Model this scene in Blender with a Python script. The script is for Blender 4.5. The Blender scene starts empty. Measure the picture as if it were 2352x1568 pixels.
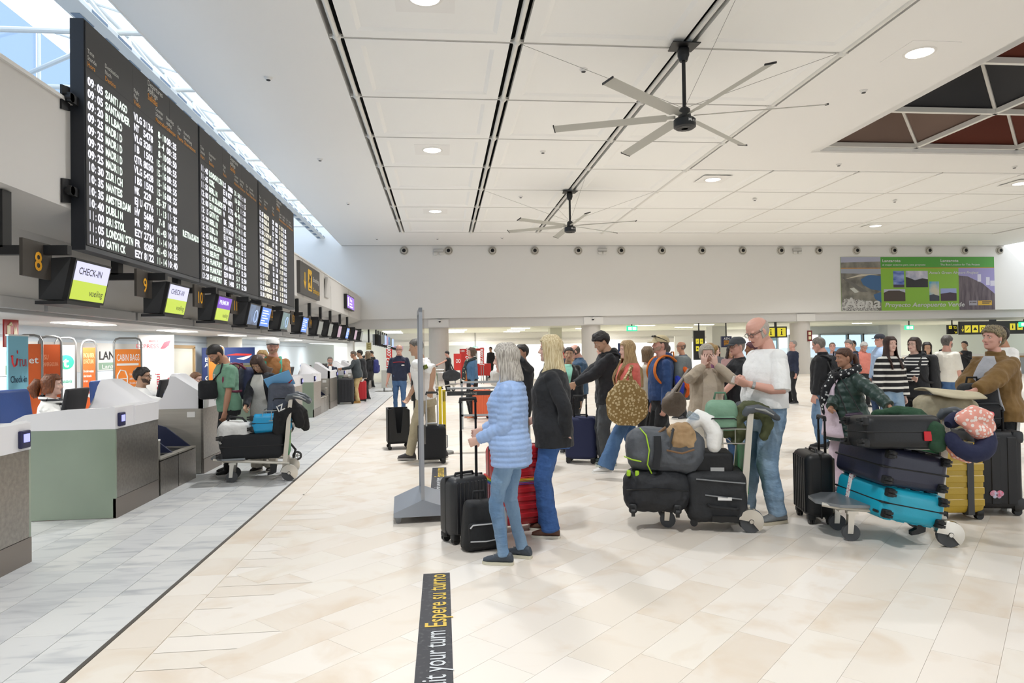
import bpy, math, random
from mathutils import Vector as V, Matrix, Euler
random.seed(7)
C = bpy.context.scene.collection
S = bpy.context.scene
PI = math.pi

# ------------------------------------------------------------------ camera
FPX, CX, CY = 1568.0, 1176.0, 784.0
CAM = V((0, 0, 1.52))
AX = [V((0.99471612, 0.01392603, 0.1017148)), V((-0.10150192, -0.01522529, 0.99471883)), V((-0.01540112, 0.99978711, 0.01373132))]
# AX: world X, Y, Z axes in camera (right, up, forward) coordinates
def ray(px, py):
    d = V((px - CX, CY - py, FPX))
    return V((AX[0].dot(d), AX[1].dot(d), AX[2].dot(d)))
def at(px, py, X=None, Y=None, Z=0.0):
    d = ray(px, py)
    if X is not None: t = (X - CAM.x) / d.x
    elif Y is not None: t = (Y - CAM.y) / d.y
    else: t = (Z - CAM.z) / d.z
    return CAM + d * t
cam_data = bpy.data.cameras.new('camera')
cam = bpy.data.objects.new('camera', cam_data); C.objects.link(cam)
right = V((AX[0].x, AX[1].x, AX[2].x)); up = V((AX[0].y, AX[1].y, AX[2].y)); fwd = V((AX[0].z, AX[1].z, AX[2].z))
m = Matrix((right, up, -fwd)).transposed().to_4x4(); m.translation = CAM
cam.matrix_world = m
cam_data.sensor_width = 36.0; cam_data.lens = 24.0; cam_data.clip_end = 400; cam_data.clip_start = 0.05
S.camera = cam

# ------------------------------------------------------------------ world, light, exposure
w = bpy.data.worlds.new('overcast_sky'); S.world = w; w.use_nodes = True
bg = w.node_tree.nodes['Background']
bg.inputs[0].default_value = (0.86, 0.93, 1.0, 1); bg.inputs[1].default_value = 2.5
S.view_settings.view_transform = 'Standard'; S.view_settings.look = 'None'
S.view_settings.gamma = 1.0; S.view_settings.use_curve_mapping = False
S.view_settings.exposure = 0.22
S.cycles.max_bounces = 8; S.cycles.diffuse_bounces = 4; S.cycles.glossy_bounces = 3
S.cycles.transparent_max_bounces = 12; S.cycles.caustics_reflective = False; S.cycles.caustics_refractive = False
S.cycles.sample_clamp_indirect = 6.0
CEIL = 7.1
LAMPS = []
def area(name, loc, size, power, col=(.965, .985, 1.0), rot=(0, 0, 0), sy=None, spread=PI):
    L = bpy.data.lights.new(name, 'AREA'); L.energy = power; L.color = col; L.size = size; L.spread = spread
    if sy: L.shape = 'RECTANGLE'; L.size_y = sy
    else: L.shape = 'DISK'
    o = bpy.data.objects.new(name, L); C.objects.link(o); o.location = loc; o.rotation_euler = rot
    return o
# the hall's own downlights (a regular grid of ceiling fittings, also above and behind the viewer)
DOWNLIGHTS = [(-.2, 10.8), (-.2, 19.0), (-.2, 27.3), (9.15, 12.1), (9.0, 21.75), (20.2, 29.9), (20.2, 21.85), (-.2, 2.6), (9.15, 3.8), (9.0, 30.0)]
for (x, y) in DOWNLIGHTS:
    area('hall_downlight_lamp', (x, y, CEIL - .06), .5, 145 if y < 5 else 200, spread=2.3)
# linear fittings under the check-in soffit and in the low hall behind
for y in (4.0, 7.6, 11.4, 15.2, 19, 22.8, 26.6, 30.4, 34):
    area('soffit_lamp', (-5.6, y, 2.03), .35, 40, (1, .98, .94), sy=1.1)
for x in (2, 12, 22, 32):
    for y in (41, 47): area('low_hall_lamp', (x, y, 2.7), 1.2, 120, (1, .97, .9), sy=1.2)

# ------------------------------------------------------------------ colours and materials
def lin(c):
    c = c / 255.0
    return c / 12.92 if c <= .04045 else ((c + .055) / 1.055) ** 2.4
def rgb(h):
    if isinstance(h, str): h = (int(h[0:2], 16), int(h[2:4], 16), int(h[4:6], 16))
    return (lin(h[0]), lin(h[1]), lin(h[2]), 1.0)
MATS = {}
def mat(name, col, rough=.55, metal=0.0, noise=None, bump=None, emit=None, spec=.5, coat=0.0, col2=None, alpha=None, sheen=0.0, kind=None, trans=0.0):
    """noise=(scale,(sx,sy,sz)) mixes col and col2; bump=(scale,strength,(sx,sy,sz)); kind: stripes etc."""
    if name in MATS: return MATS[name]
    m = bpy.data.materials.new(name); m.use_nodes = True; MATS[name] = m
    nt = m.node_tree; N = nt.nodes; L = nt.links
    b = N['Principled BSDF']
    b.inputs['Base Color'].default_value = rgb(col); b.inputs['Roughness'].default_value = rough
    b.inputs['Metallic'].default_value = metal; b.inputs['Specular IOR Level'].default_value = spec
    if coat: b.inputs['Coat Weight'].default_value = coat; b.inputs['Coat Roughness'].default_value = .1
    if sheen: b.inputs['Sheen Weight'].default_value = sheen
    if trans: b.inputs['Transmission Weight'].default_value = trans
    if alpha is not None: b.inputs['Alpha'].default_value = alpha
    if emit: b.inputs['Emission Color'].default_value = rgb(col); b.inputs['Emission Strength'].default_value = emit; b.inputs['Base Color'].default_value = (0, 0, 0, 1)
    tc = None
    def coords(s):
        nonlocal tc
        if tc is None: tc = N.new('ShaderNodeTexCoord')
        mp = N.new('ShaderNodeMapping'); mp.inputs['Scale'].default_value = s
        L.new(tc.outputs['Object'], mp.inputs['Vector']); return mp.outputs['Vector']
    if noise:
        n = N.new('ShaderNodeTexNoise'); n.inputs['Scale'].default_value = noise[0]; n.inputs['Detail'].default_value = 4
        L.new(coords(noise[1] if len(noise) > 1 else (1, 1, 1)), n.inputs['Vector'])
        r = N.new('ShaderNodeValToRGB'); r.color_ramp.elements[0].position = noise[2] if len(noise) > 2 else .35
        r.color_ramp.elements[1].position = noise[3] if len(noise) > 3 else .65
        r.color_ramp.elements[0].color = rgb(col); r.color_ramp.elements[1].color = rgb(col2 or col)
        L.new(n.outputs['Fac'], r.inputs['Fac']); L.new(r.outputs['Color'], b.inputs['Base Color'])
    if kind and kind[0] == 'stripes':   # ('stripes', axis, period, duty)
        sep = N.new('ShaderNodeSeparateXYZ'); L.new(coords((1, 1, 1)), sep.inputs[0])
        a = N.new('ShaderNodeMath'); a.operation = 'DIVIDE'; L.new(sep.outputs[kind[1]], a.inputs[0]); a.inputs[1].default_value = kind[2]
        f = N.new('ShaderNodeMath'); f.operation = 'FRACT'; L.new(a.outputs[0], f.inputs[0])
        g = N.new('ShaderNodeMath'); g.operation = 'GREATER_THAN'; L.new(f.outputs[0], g.inputs[0]); g.inputs[1].default_value = kind[3]
        mx = N.new('ShaderNodeMix'); mx.data_type = 'RGBA'; L.new(g.outputs[0], mx.inputs['Factor'])
        mx.inputs['A'].default_value = rgb(col); mx.inputs['B'].default_value = rgb(col2); L.new(mx.outputs['Result'], b.inputs['Base Color'])
    if kind and kind[0] == 'spots':     # ('spots', scale, threshold)
        vn = N.new('ShaderNodeTexVoronoi'); vn.inputs['Scale'].default_value = kind[1]; L.new(coords((1, 1, 1)), vn.inputs['Vector'])
        r = N.new('ShaderNodeValToRGB'); r.color_ramp.interpolation = 'CONSTANT'
        r.color_ramp.elements[0].color = rgb(col2); r.color_ramp.elements[1].color = rgb(col); r.color_ramp.elements[1].position = kind[2]
        L.new(vn.outputs['Distance'], r.inputs['Fac']); L.new(r.outputs['Color'], b.inputs['Base Color'])
    if bump:
        n2 = N.new('ShaderNodeTexNoise'); n2.inputs['Scale'].default_value = bump[0]; n2.inputs['Detail'].default_value = 3
        L.new(coords(bump[2] if len(bump) > 2 else (1, 1, 1)), n2.inputs['Vector'])
        bp = N.new('ShaderNodeBump'); bp.inputs['Strength'].default_value = bump[1]; bp.inputs['Distance'].default_value = .025
        L.new(n2.outputs['Fac'], bp.inputs['Height']); L.new(bp.outputs['Normal'], b.inputs['Normal'])
    return m
def glass_mat(name, tint, opacity, rough=.03):
    if name in MATS: return MATS[name]
    m = bpy.data.materials.new(name); m.use_nodes = True; MATS[name] = m
    nt = m.node_tree; N = nt.nodes; L = nt.links; N.remove(N['Principled BSDF'])
    t = N.new('ShaderNodeBsdfTransparent'); t.inputs[0].default_value = rgb(tint)
    g = N.new('ShaderNodeBsdfGlossy'); g.inputs['Roughness'].default_value = rough
    mx = N.new('ShaderNodeMixShader'); mx.inputs[0].default_value = opacity
    L.new(t.outputs[0], mx.inputs[1]); L.new(g.outputs[0], mx.inputs[2]); L.new(mx.outputs[0], N['Material Output'].inputs[0])
    return m
def tile_mat(name, cols, rough, veincol, veinscale, island=False, vs=(1, 1, 1), veinamt=.5):
    """polished stone: base tone per tile from the object's own random number (or per mesh island), veins from noise"""
    m = bpy.data.materials.new(name); m.use_nodes = True; MATS[name] = m
    nt = m.node_tree; N = nt.nodes; L = nt.links; b = N['Principled BSDF']; b.inputs['Roughness'].default_value = rough
    b.inputs['Specular IOR Level'].default_value = .5
    if island: src = N.new('ShaderNodeNewGeometry').outputs['Random Per Island']
    else: src = N.new('ShaderNodeObjectInfo').outputs['Random']
    r = N.new('ShaderNodeValToRGB')
    while len(r.color_ramp.elements) < len(cols): r.color_ramp.elements.new(.5)
    for i, c in enumerate(cols): r.color_ramp.elements[i].position = i / (len(cols) - 1); r.color_ramp.elements[i].color = rgb(c)
    L.new(src, r.inputs['Fac'])
    geo = N.new('ShaderNodeNewGeometry')
    mp = N.new('ShaderNodeMapping'); mp.inputs['Scale'].default_value = vs; L.new(geo.outputs['Position'], mp.inputs['Vector'])
    off = N.new('ShaderNodeMath'); off.operation = 'MULTIPLY'; L.new(src, off.inputs[0]); off.inputs[1].default_value = 37.0
    n = N.new('ShaderNodeTexNoise'); n.noise_dimensions = '4D'; n.inputs['Scale'].default_value = veinscale; n.inputs['Detail'].default_value = 6
    n.inputs['Distortion'].default_value = 1.2
    L.new(mp.outputs['Vector'], n.inputs['Vector']); L.new(off.outputs[0], n.inputs['W'])
    r2 = N.new('ShaderNodeValToRGB'); r2.color_ramp.elements[0].position = .5; r2.color_ramp.elements[1].position = .72
    r2.color_ramp.elements[0].color = (0, 0, 0, 1); r2.color_ramp.elements[1].color = (veinamt, veinamt, veinamt, 1)
    L.new(n.outputs['Fac'], r2.inputs['Fac'])
    mx = N.new('ShaderNodeMix'); mx.data_type = 'RGBA'; L.new(r2.outputs['Color'], mx.inputs['Factor'])
    L.new(r.outputs['Color'], mx.inputs['A']); mx.inputs['B'].default_value = rgb(veincol)
    L.new(mx.outputs['Result'], b.inputs['Base Color'])
    return m

# ------------------------------------------------------------------ mesh helpers
def frames(pts):
    pts = [V(p) for p in pts]; n = len(pts); T = []
    for i in range(n):
        a = pts[max(i - 1, 0)]; b = pts[min(i + 1, n - 1)]; t = (b - a)
        T.append(t.normalized() if t.length > 1e-9 else V((0, 0, 1)))
    ref = V((0, 0, 1)) if abs(T[0].z) < .9 else V((0, 1, 0))
    u = (ref - T[0] * ref.dot(T[0])).normalized(); out = []
    for t in T:
        u = u - t * u.dot(t); u = u.normalized() if u.length > 1e-6 else t.orthogonal().normalized()
        out.append((u, t.cross(u)))
    return pts, out
class MB:
    def __init__(s): s.v = []; s.f = []; s.m = []; s.cur = 0; s.X = None
    def add(s, vs, fs):
        b = len(s.v)
        if s.X is not None: vs = [s.X @ V(p) for p in vs]
        s.v += [tuple(p) for p in vs]
        for f in fs: s.f.append(tuple(i + b for i in f)); s.m.append(s.cur)
        return s
    def box(s, c, d, R=None):
        h = [x / 2 for x in d]; vs = []
        for k in range(8):
            p = V((h[0] * (1 if k & 1 else -1), h[1] * (1 if k & 2 else -1), h[2] * (1 if k & 4 else -1)))
            vs.append((R @ p if R is not None else p) + V(c))
        return s.add(vs, [(0, 2, 3, 1), (4, 5, 7, 6), (0, 1, 5, 4), (2, 6, 7, 3), (0, 4, 6, 2), (1, 3, 7, 5)])
    def b2(s, lo, hi):
        return s.box([(a + b) / 2 for a, b in zip(lo, hi)], [abs(b - a) for a, b in zip(lo, hi)])
    def rbox(s, c, d, r, n=3, R=None, flat=None, taper=0.0):
        h = [max(x / 2 - r, .0001) for x in d]; nu = 4 * (n + 1); ph = []
        for i in range(n + 1): ph.append((-PI / 2 + (PI / 2) * i / n, -1))
        for i in range(n + 1): ph.append(((PI / 2) * i / n, 1))
        vs = []
        for (p, sz) in ph:
            for q in range(4):
                for j in range(n + 1):
                    a = (q + j / n) * PI / 2
                    sx = 1 if q in (0, 3) else -1; sy = 1 if q in (0, 1) else -1
                    z = r * math.sin(p) + sz * h[2]; k = 1 - taper * (z / d[2] + .5)
                    pt = V(((r * math.cos(p) * math.cos(a) + sx * h[0]) * k, (r * math.cos(p) * math.sin(a) + sy * h[1]) * k, z))
                    vs.append((R @ pt if R is not None else pt) + V(c))
        fs = []
        for i in range(len(ph) - 1):
            for j in range(nu):
                k = (j + 1) % nu; fs.append((i * nu + j, i * nu + k, (i + 1) * nu + k, (i + 1) * nu + j))
        fs.append(tuple(range(nu - 1, -1, -1))); t = (len(ph) - 1) * nu; fs.append(tuple(range(t, t + nu)))
        return s.add(vs, fs)
    def loft(s, rings, caps=True, closed=True):
        n = len(rings[0]); vs = [p for r in rings for p in r]; fs = []
        for i in range(len(rings) - 1):
            for j in range(n if closed else n - 1):
                k = (j + 1) % n; fs.append((i * n + j, i * n + k, (i + 1) * n + k, (i + 1) * n + j))
        if caps: fs.append(tuple(range(n - 1, -1, -1))); t = (len(rings) - 1) * n; fs.append(tuple(range(t, t + n)))
        return s.add(vs, fs)
    def tube(s, pts, r, n=10, caps=True, sq=1.0, rnd=False):
        pts, fr = frames(pts); m = len(pts)
        rs = r if isinstance(r, (list, tuple)) else [r] * m
        if rnd:
            a = pts[0] - (pts[1] - pts[0]).normalized() * rs[0] * .7; b = pts[-1] + (pts[-1] - pts[-2]).normalized() * rs[-1] * .7
            pts = [a] + pts + [b]; fr = [fr[0]] + fr + [fr[-1]]; rs = [rs[0] * .55] + list(rs) + [rs[-1] * .55]
        rings = []
        for p, (u, w_), q in zip(pts, fr, rs):
            rings.append([p + (u * math.cos(2 * PI * k / n) * sq + w_ * math.sin(2 * PI * k / n)) * q for k in range(n)])
        return s.loft(rings, caps)
    def cyl(s, p0, p1, r0, r1=None, n=14): return s.tube([p0, p1], [r0, r0 if r1 is None else r1], n)
    def lathe(s, prof, c=(0, 0, 0), n=20, axis='z', a0=0.0, a1=2 * PI):
        full = abs(a1 - a0 - 2 * PI) < 1e-6; rings = []; k2 = n if full else n + 1
        for (r, z) in prof:
            ring = []
            for k in range(k2):
                a = a0 + (a1 - a0) * k / n; x, y = r * math.cos(a), r * math.sin(a)
                p = (x, y, z) if axis == 'z' else ((x, -z, y) if axis == 'y' else (z, x, y))
                ring.append(V(p) + V(c))
            rings.append(ring)
        return s.loft(rings, caps=full, closed=full)
    def ell(s, c, r, R=None, nu=16, nv=10):
        if not isinstance(r, (list, tuple)): r = (r, r, r)
        rings = []
        for i in range(nv + 1):
            p = -PI / 2 + PI * i / nv; cp = max(math.cos(p), .02); ring = []
            for j in range(nu):
                a = 2 * PI * j / nu; q = V((r[0] * cp * math.cos(a), r[1] * cp * math.sin(a), r[2] * math.sin(p)))
                ring.append((R @ q if R is not None else q) + V(c))
            rings.append(ring)
        return s.loft(rings)
    def prism(s, poly, o, u, w_, d):
        """polygon (2d points) in the plane o,u,w extruded by vector d"""
        o, u, w_, d = V(o), V(u), V(w_), V(d); n = len(poly)
        a = [o + u * p[0] + w_ * p[1] for p in poly]; b = [p + d for p in a]
        return s.add(a + b, [tuple(range(n))[::-1], tuple(range(n, 2 * n))] + [(i, (i + 1) % n, n + (i + 1) % n, n + i) for i in range(n)])
    def quad(s, a, b, c, d): return s.add([a, b, c, d], [(0, 1, 2, 3)])
    def build(s, name, mats, parent=None, smooth=35, mods=None):
        me = bpy.data.meshes.new(name); me.from_pydata(s.v, [], s.f)
        if not isinstance(mats, (list, tuple)): mats = [mats]
        for x in mats: me.materials.append(x)
        if len(mats) > 1: me.polygons.foreach_set('material_index', s.m)
        if smooth:
            me.polygons.foreach_set('use_smooth', [True] * len(me.polygons))
            if smooth < 180: me.set_sharp_from_angle(angle=math.radians(smooth))
        me.update()
        o = bpy.data.objects.new(name, me); C.objects.link(o)
        if 'lettering' in name: o['kind'] = 'stuff'
        if parent is not None: o.parent = parent
        return o
def Rz(a): return Matrix.Rotation(a, 3, 'Z')
def Rx(a): return Matrix.Rotation(a, 3, 'X')
def Ry(a): return Matrix.Rotation(a, 3, 'Y')
def thing(name, label, cat, loc=(0, 0, 0), rot=(0, 0, 0), group=None):
    o = bpy.data.objects.new(name, None); C.objects.link(o); o.empty_display_size = .1
    o.location = loc; o.rotation_euler = rot if isinstance(rot, (tuple, list, Euler)) else (0, 0, rot)
    return tag(o, label, cat, group)
def tag(o, label, cat, group=None):
    o['label'] = label; o['category'] = cat
    if group: o['group'] = group
    return o
def struct(o, label=None):
    o['kind'] = 'structure'
    if label: o['label'] = label
    return o
def copy_tree(o, parent=None):
    c = o.copy(); C.objects.link(c)
    if parent is not None: c.parent = parent
    for ch in list(o.children):
        copy_tree(ch, c)
    return c
# lettering: whole strings turned to mesh; placed on a plane given by origin, right and up vectors
TXT = {}
def text_geo(body, bold=0.0):
    key = (body, bold)
    if key in TXT: return TXT[key]
    cu = bpy.data.curves.new('t', 'FONT'); cu.body = body; cu.size = 1.0; cu.resolution_u = 2; cu.offset = bold
    o = bpy.data.objects.new('t', cu)
    me = bpy.data.meshes.new_from_object(o)
    vs = [tuple(p.co) for p in me.vertices]; fs = [tuple(p.vertices) for p in me.polygons]
    wd = max([p[0] for p in vs], default=0)
    bpy.data.meshes.remove(me); bpy.data.objects.remove(o); bpy.data.curves.remove(cu)
    TXT[key] = (vs, fs, wd); return TXT[key]
def put_text(mb, body, o, u, w_, size, bold=0.0, align='l', sx=1.0, lift=.002, width=None, shear=0.0):
    vs, fs, wd = text_geo(body, bold)
    if width: sx = width / (wd * size)
    o, u, w_ = V(o), V(u).normalized(), V(w_).normalized(); n = u.cross(w_)
    off = {'l': 0, 'c': -wd / 2, 'r': -wd}[align]
    mb.add([o + u * ((p[0] + off + p[1] * shear) * size * sx) + w_ * (p[1] * size) + n * lift for p in vs], fs)
def panel(mb, o, u, w_, wd, ht, lift=.0):
    o, u, w_ = V(o), V(u), V(w_); n = u.cross(w_) * lift
    mb.quad(o + n, o + u * wd + n, o + u * wd + w_ * ht + n, o + w_ * ht + n)
def spline(pts, k=4):
    pts = [V(p) for p in pts]; out = []
    for i in range(len(pts) - 1):
        p0, p1, p2, p3 = pts[max(i - 1, 0)], pts[i], pts[i + 1], pts[min(i + 2, len(pts) - 1)]
        for j in range(k):
            t = j / k; out.append(.5 * ((2 * p1) + (p2 - p0) * t + (2 * p0 - 5 * p1 + 4 * p2 - p3) * t * t + (3 * p1 - p0 - 3 * p2 + p3) * t ** 3))
    return out + [pts[-1]]
RX, RY, RZ = V((1, 0, 0)), V((0, 1, 0)), V((0, 0, 1))
# ================================================================== SETTING
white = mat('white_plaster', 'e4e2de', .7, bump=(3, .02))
ceil_m = mat('ceiling_paint', 'f0efec', .75)
panel_m = mat('ceiling_panel_white', 'f5f5f2', .7)
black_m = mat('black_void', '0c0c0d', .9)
steelw = mat('white_enamel_tube', 'e3e1da', .4)
# ---- floors
beige = tile_mat('beige_marble', ['e6dccf', 'ece4da', 'eae2d6', 'e5dacc', 'efe8df'], .34, 'd3bb9e', 2.2, vs=(1, 1, 1), veinamt=.5)
beige_i = tile_mat('beige_marble_field', ['e6dccf', 'ece4da', 'eae2d6', 'e5dacc', 'efe8df'], .34, 'd3bb9e', 2.2, island=True, veinamt=.5)
grey = tile_mat('grey_veined_marble', ['d2d2d0', 'dcdcda', 'cdcecf', 'd9dad9'], .34, 'a3a6ab', 3.0, vs=(.6, 2.6, 1), veinamt=.75)
grey_i = tile_mat('grey_veined_marble_field', ['d2d2d0', 'dcdcda', 'cdcecf', 'd9dad9'], .34, 'a3a6ab', 3.0, island=True, vs=(.6, 2.6, 1), veinamt=.75)
joint_b = mat('beige_joint', 'e2d8ca', .5); joint_g = mat('grey_joint', 'cdcdcc', .5)
fl = MB(); fl.b2((-1.79, -9, -.2), (46, 36.0, -.005)); floor = struct(fl.build('floor', joint_b, smooth=0))
fl = MB(); fl.b2((-9, -9, -.2), (-1.8, 36.0, -.005)); floor_g = struct(fl.build('floor.001', joint_g, smooth=0))
fl = MB(); fl.b2((-9, 36.0, -.2), (46, 75, 0)); struct(fl.build('floor.002', mat('far_stone_floor', 'e6ddd0', .2, noise=(1.2, (1, 1, 1)), col2='efe8dd'), smooth=0))
tb = MB(); tb.b2((-1.805, -9, -.02), (-1.782, 36, .001)); struct(tb.build('trim_1', mat('dark_joint_strip', '55504a', .5), smooth=0))
def tile_shape(l, w_, g=.0007, d=.006):
    return ([(g, g, -d), (l - g, g, -d), (l - g, w_ - g, -d), (g, w_ - g, -d), (g, g, 0), (l - g, g, 0), (l - g, w_ - g, 0), (g, w_ - g, 0)],
            [(4, 5, 6, 7), (0, 1, 5, 4), (1, 2, 6, 5), (2, 3, 7, 6), (3, 0, 4, 7)])
def in_view(p, mrg=1.5):
    d = V(p) - CAM; r = right.dot(d); f = fwd.dot(d)
    return f > 2.2 and abs(r) < f * .752 + mrg
def lay(base, tiles, n_each, m_each, m_field, name='tile'):
    """tiles = [(origin x, y, angle, length, width)]; the nearest n_each become objects, the rest one field"""
    tiles.sort(key=lambda t: (t[0] - 0) ** 2 + t[1] ** 2)
    shared = {}; fld = MB()
    for i, (x, y, a, l, wd) in enumerate(tiles):
        if i < n_each:
            k = (round(l, 3), round(wd, 3))
            if k not in shared:
                vs, fs = tile_shape(l, wd); me = bpy.data.meshes.new(name); me.from_pydata(vs, [], fs); me.materials.append(m_each); shared[k] = me
            o = bpy.data.objects.new(name, shared[k]); C.objects.link(o); o.parent = base; o.location = (x, y, 0); o.rotation_euler = (0, 0, a)
        else:
            vs, fs = tile_shape(l, wd); R = Rz(a); fld.add([R @ V(p) + V((x, y, 0)) for p in vs], fs)
    f = fld.build(name + '_field', m_field, base, smooth=0); f['kind'] = 'stuff'
tiles = []
TL, TW = .70, .281; ca = math.cos(PI / 4)
for j in range(-120, 190):
    for i in range(-70, 95):
        a = (i + (j % 2) * .5 + .17 * math.sin(j * 2.1)) * TL; b = j * TW
        x, y = (a - b) * ca, (a + b) * ca
        cx, cy = x + (TL - TW) * ca / 2, y + (TL + TW) * ca / 2
        if cx < -1.22 or cy < 2.3 or cy > 35.6: continue
        if in_view((cx, cy, 0)): tiles.append((x, y, PI / 4, TL, TW))
for k in range(90):
    y = 2.6 + k * .39
    if y < 35.5: tiles.append((-1.505, y, PI / 2, .39, .27))
# triangular cut tiles along the straight strip are one joined piece of the field (clipped rows)
clip = MB()
lay(floor, tiles, 300, beige, beige_i)
cut = MB()
for k in range(170):
    y = 2.5 + k * .1987
    if y > 35.4: break
    cut.add([(-1.5, y, -.0012), (-.62, y, -.0012), (-.62, y + .195, -.0012), (-1.5, y + .195, -.0012)], [(0, 1, 2, 3)])
c_ = cut.build('edge_tile_field', beige_i, floor, smooth=0); c_['kind'] = 'stuff'
tiles = []
for k in range(48):
    y = 2.5 + k * .7
    if y < 35.3: tiles.append((-1.805, y, PI / 2, .7, .27))
for r in range(18):
    for k in range(60):
        y = 2.2 + (k + (r % 2) * .5) * .6
        if y < 35.4 and in_view((-2.2 - r * .285, y, 0), .4): tiles.append((-2.08 - r * .285, y, PI / 2, .6, .282))
lay(floor_g, tiles, 200, grey, grey_i)
# ---- main ceiling
XL = [-1.78, 1.42, 4.56, 7.66, 10.52, 13.4, 16.3, 19.2, 22.1, 25.0, 27.9]
YR = [-7.6, -4.77, -1.94, .9, 3.73, 6.56, 9.4, 12.23, 15.04, 17.84, 20.67, 23.5, 26.39, 29.2, 31.95]
c = MB()
c.b2((-5.09, -9, CEIL), (-1.92, 36, 7.8)); c.b2((-1.92, 32.0, CEIL), (32, 36, 7.8)); c.b2((-1.92, -9, CEIL), (32, -7.7, 7.8))
c.b2((7.79, -7.7, CEIL), (10.81, 20.55, 7.8)); c.b2((10.81, 18.47, CEIL), (32, 20.55, 7.8)); c.b2((28.1, 20.55, CEIL), (32, 32.0, 7.8))
c.b2((32, -9, CEIL), (46, 29, 7.8))  # unseen ceiling stretch, added to keep skylight daylight off the right side
ceiling = struct(c.build('ceiling', ceil_m, smooth=0))
v = MB(); v.b2((-1.92, -7.7, 7.62), (7.79, 32, 7.8)); v.b2((7.79, 20.55, 7.62), (28.1, 32, 7.8)); v.build('void_shade_slab', black_m, ceiling, smooth=0)  # black slab: shade behind the ceiling slots, put into the colour
def coffer(w_, l):
    h = .1; a = .26; b = .34; mb = MB()
    def ring(dx, z): return [(-w_ / 2 + dx, -l / 2 + dx, z), (w_ / 2 - dx, -l / 2 + dx, z), (w_ / 2 - dx, l / 2 - dx, z), (-w_ / 2 + dx, l / 2 - dx, z)]
    mb.loft([ring(0, h), ring(0, 0), ring(a, 0), ring(b, .035)], caps=True); return mb
pm = {}
for i in range(len(XL) - 1):
    for j in range(len(YR) - 1):
        if i > 2 and j < 10: continue
        gl = .125 if i < 3 else .04; x0 = XL[i] + gl; x1 = XL[i + 1] - (.125 if i < 2 else .04)
        y0 = YR[j] + .035; y1 = YR[j + 1] - .035
        if j == 10 and i > 2: y0 = 20.6
        k = (round(x1 - x0, 2), round(y1 - y0, 2))
        if k not in pm:
            o = coffer(x1 - x0, y1 - y0).build('panel', panel_m, ceiling, smooth=0); pm[k] = o.data
        else: o = bpy.data.objects.new('panel', pm[k]); C.objects.link(o); o.parent = ceiling
        o.location = ((x0 + x1) / 2, (y0 + y1) / 2, CEIL)
for i, x in enumerate(XL):
    y0 = -7.6 if i < 4 else 20.9; r = .05 if i < 4 else .022; z = 7.13 if i < 3 else 7.11
    mb = MB(); mb.cyl((x, y0, z), (x, 31.9, z), r, n=10)
    for y in YR:
        if y >= y0: mb.ell((x, y, z), r * 1.7, nu=10, nv=6); mb.box((x, y, z), (r * 5, .035, r * 1.2))
    mb.build('rail', steelw, ceiling)
rodm = mat('grey_rod', 'b9b7b2', .5)
for j, y in enumerate(YR):
    if y > 31.5: continue
    mb = MB(); mb.cyl((-1.7, y, 7.12), ((7.6 if j < 10 else 28), y, 7.12), .024, n=8); mb.build('cross_rod', rodm, ceiling)
# ---- opening with coloured sails and a beam lattice on the right
lat = MB(); cols = {'brown': mat('sail_taupe', '6e5a50', .8), 'black': mat('sail_charcoal', '2a2b2e', .8), 'rust': mat('sail_rust', '5c2411', .8), 'tan': mat('sail_tan', '85756a', .8)}
GX = [10.6 + 3.15 * k for k in range(6)]; GY = [18.4 - 2.83 * k for k in range(8)]; ZL = 7.27
pattern = [['brown', 'rust', 'rust', 'brown', 'black'], ['black', 'tan', 'brown', 'rust', 'tan'], ['rust', 'black', 'rust', 'black', 'rust'], ['brown', 'rust', 'black', 'tan', 'black'], ['tan', 'black', 'rust', 'brown', 'rust'], ['rust', 'brown', 'tan', 'black', 'rust'], ['black', 'rust', 'brown', 'tan', 'rust']]
pattern[1][0] = 'black'; second = {(0, 0): 'brown', (1, 0): 'black', (0, 1): 'rust', (1, 1): 'tan'}
for j in range(7):
    for i in range(5):
        x0, x1, y1, y0 = GX[i], GX[i + 1], GY[j], GY[j + 1]; ap = ((x0 + x1) / 2 - .1, (y0 + y1) / 2, ZL + 1.1)
        q = MB(); a, b, c2, d = (x0, y0, ZL + .08), (x1, y0, ZL + .08), (x1, y1, ZL + .08), (x0, y1, ZL + .08)
        q.add([a, b, c2, d, ap], [(0, 1, 4), (1, 2, 4), (2, 3, 4), (3, 0, 4)])
        q.build('sail_panel', cols[pattern[j][i]], ceiling, smooth=0)
        bm_ = MB(); bm_.cyl((x1, y1, ZL + .05), ap, .045, n=8); bm_.build('sail_strut', steelw, ceiling)
for x in GX:
    mb = MB(); mb.box((x, 8.5, ZL), (.1, 19.9, .12)); mb.build('lattice_beam', steelw, ceiling, smooth=0)
for y in GY:
    mb = MB(); mb.box((18.5, y, ZL), (15.9, .1, .12)); mb.build('lattice_beam', steelw, ceiling, smooth=0)
rv = MB(); rv.b2((10.6, 18.46, CEIL), (30, 18.6, 9.5)); rv.b2((10.6, -9, CEIL), (10.805, 18.5, 9.5)); rv.b2((10.6, -9, 9.0), (30, 18.6, 9.2)); rv.build('opening_reveal', ceil_m, ceiling, smooth=0)
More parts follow.
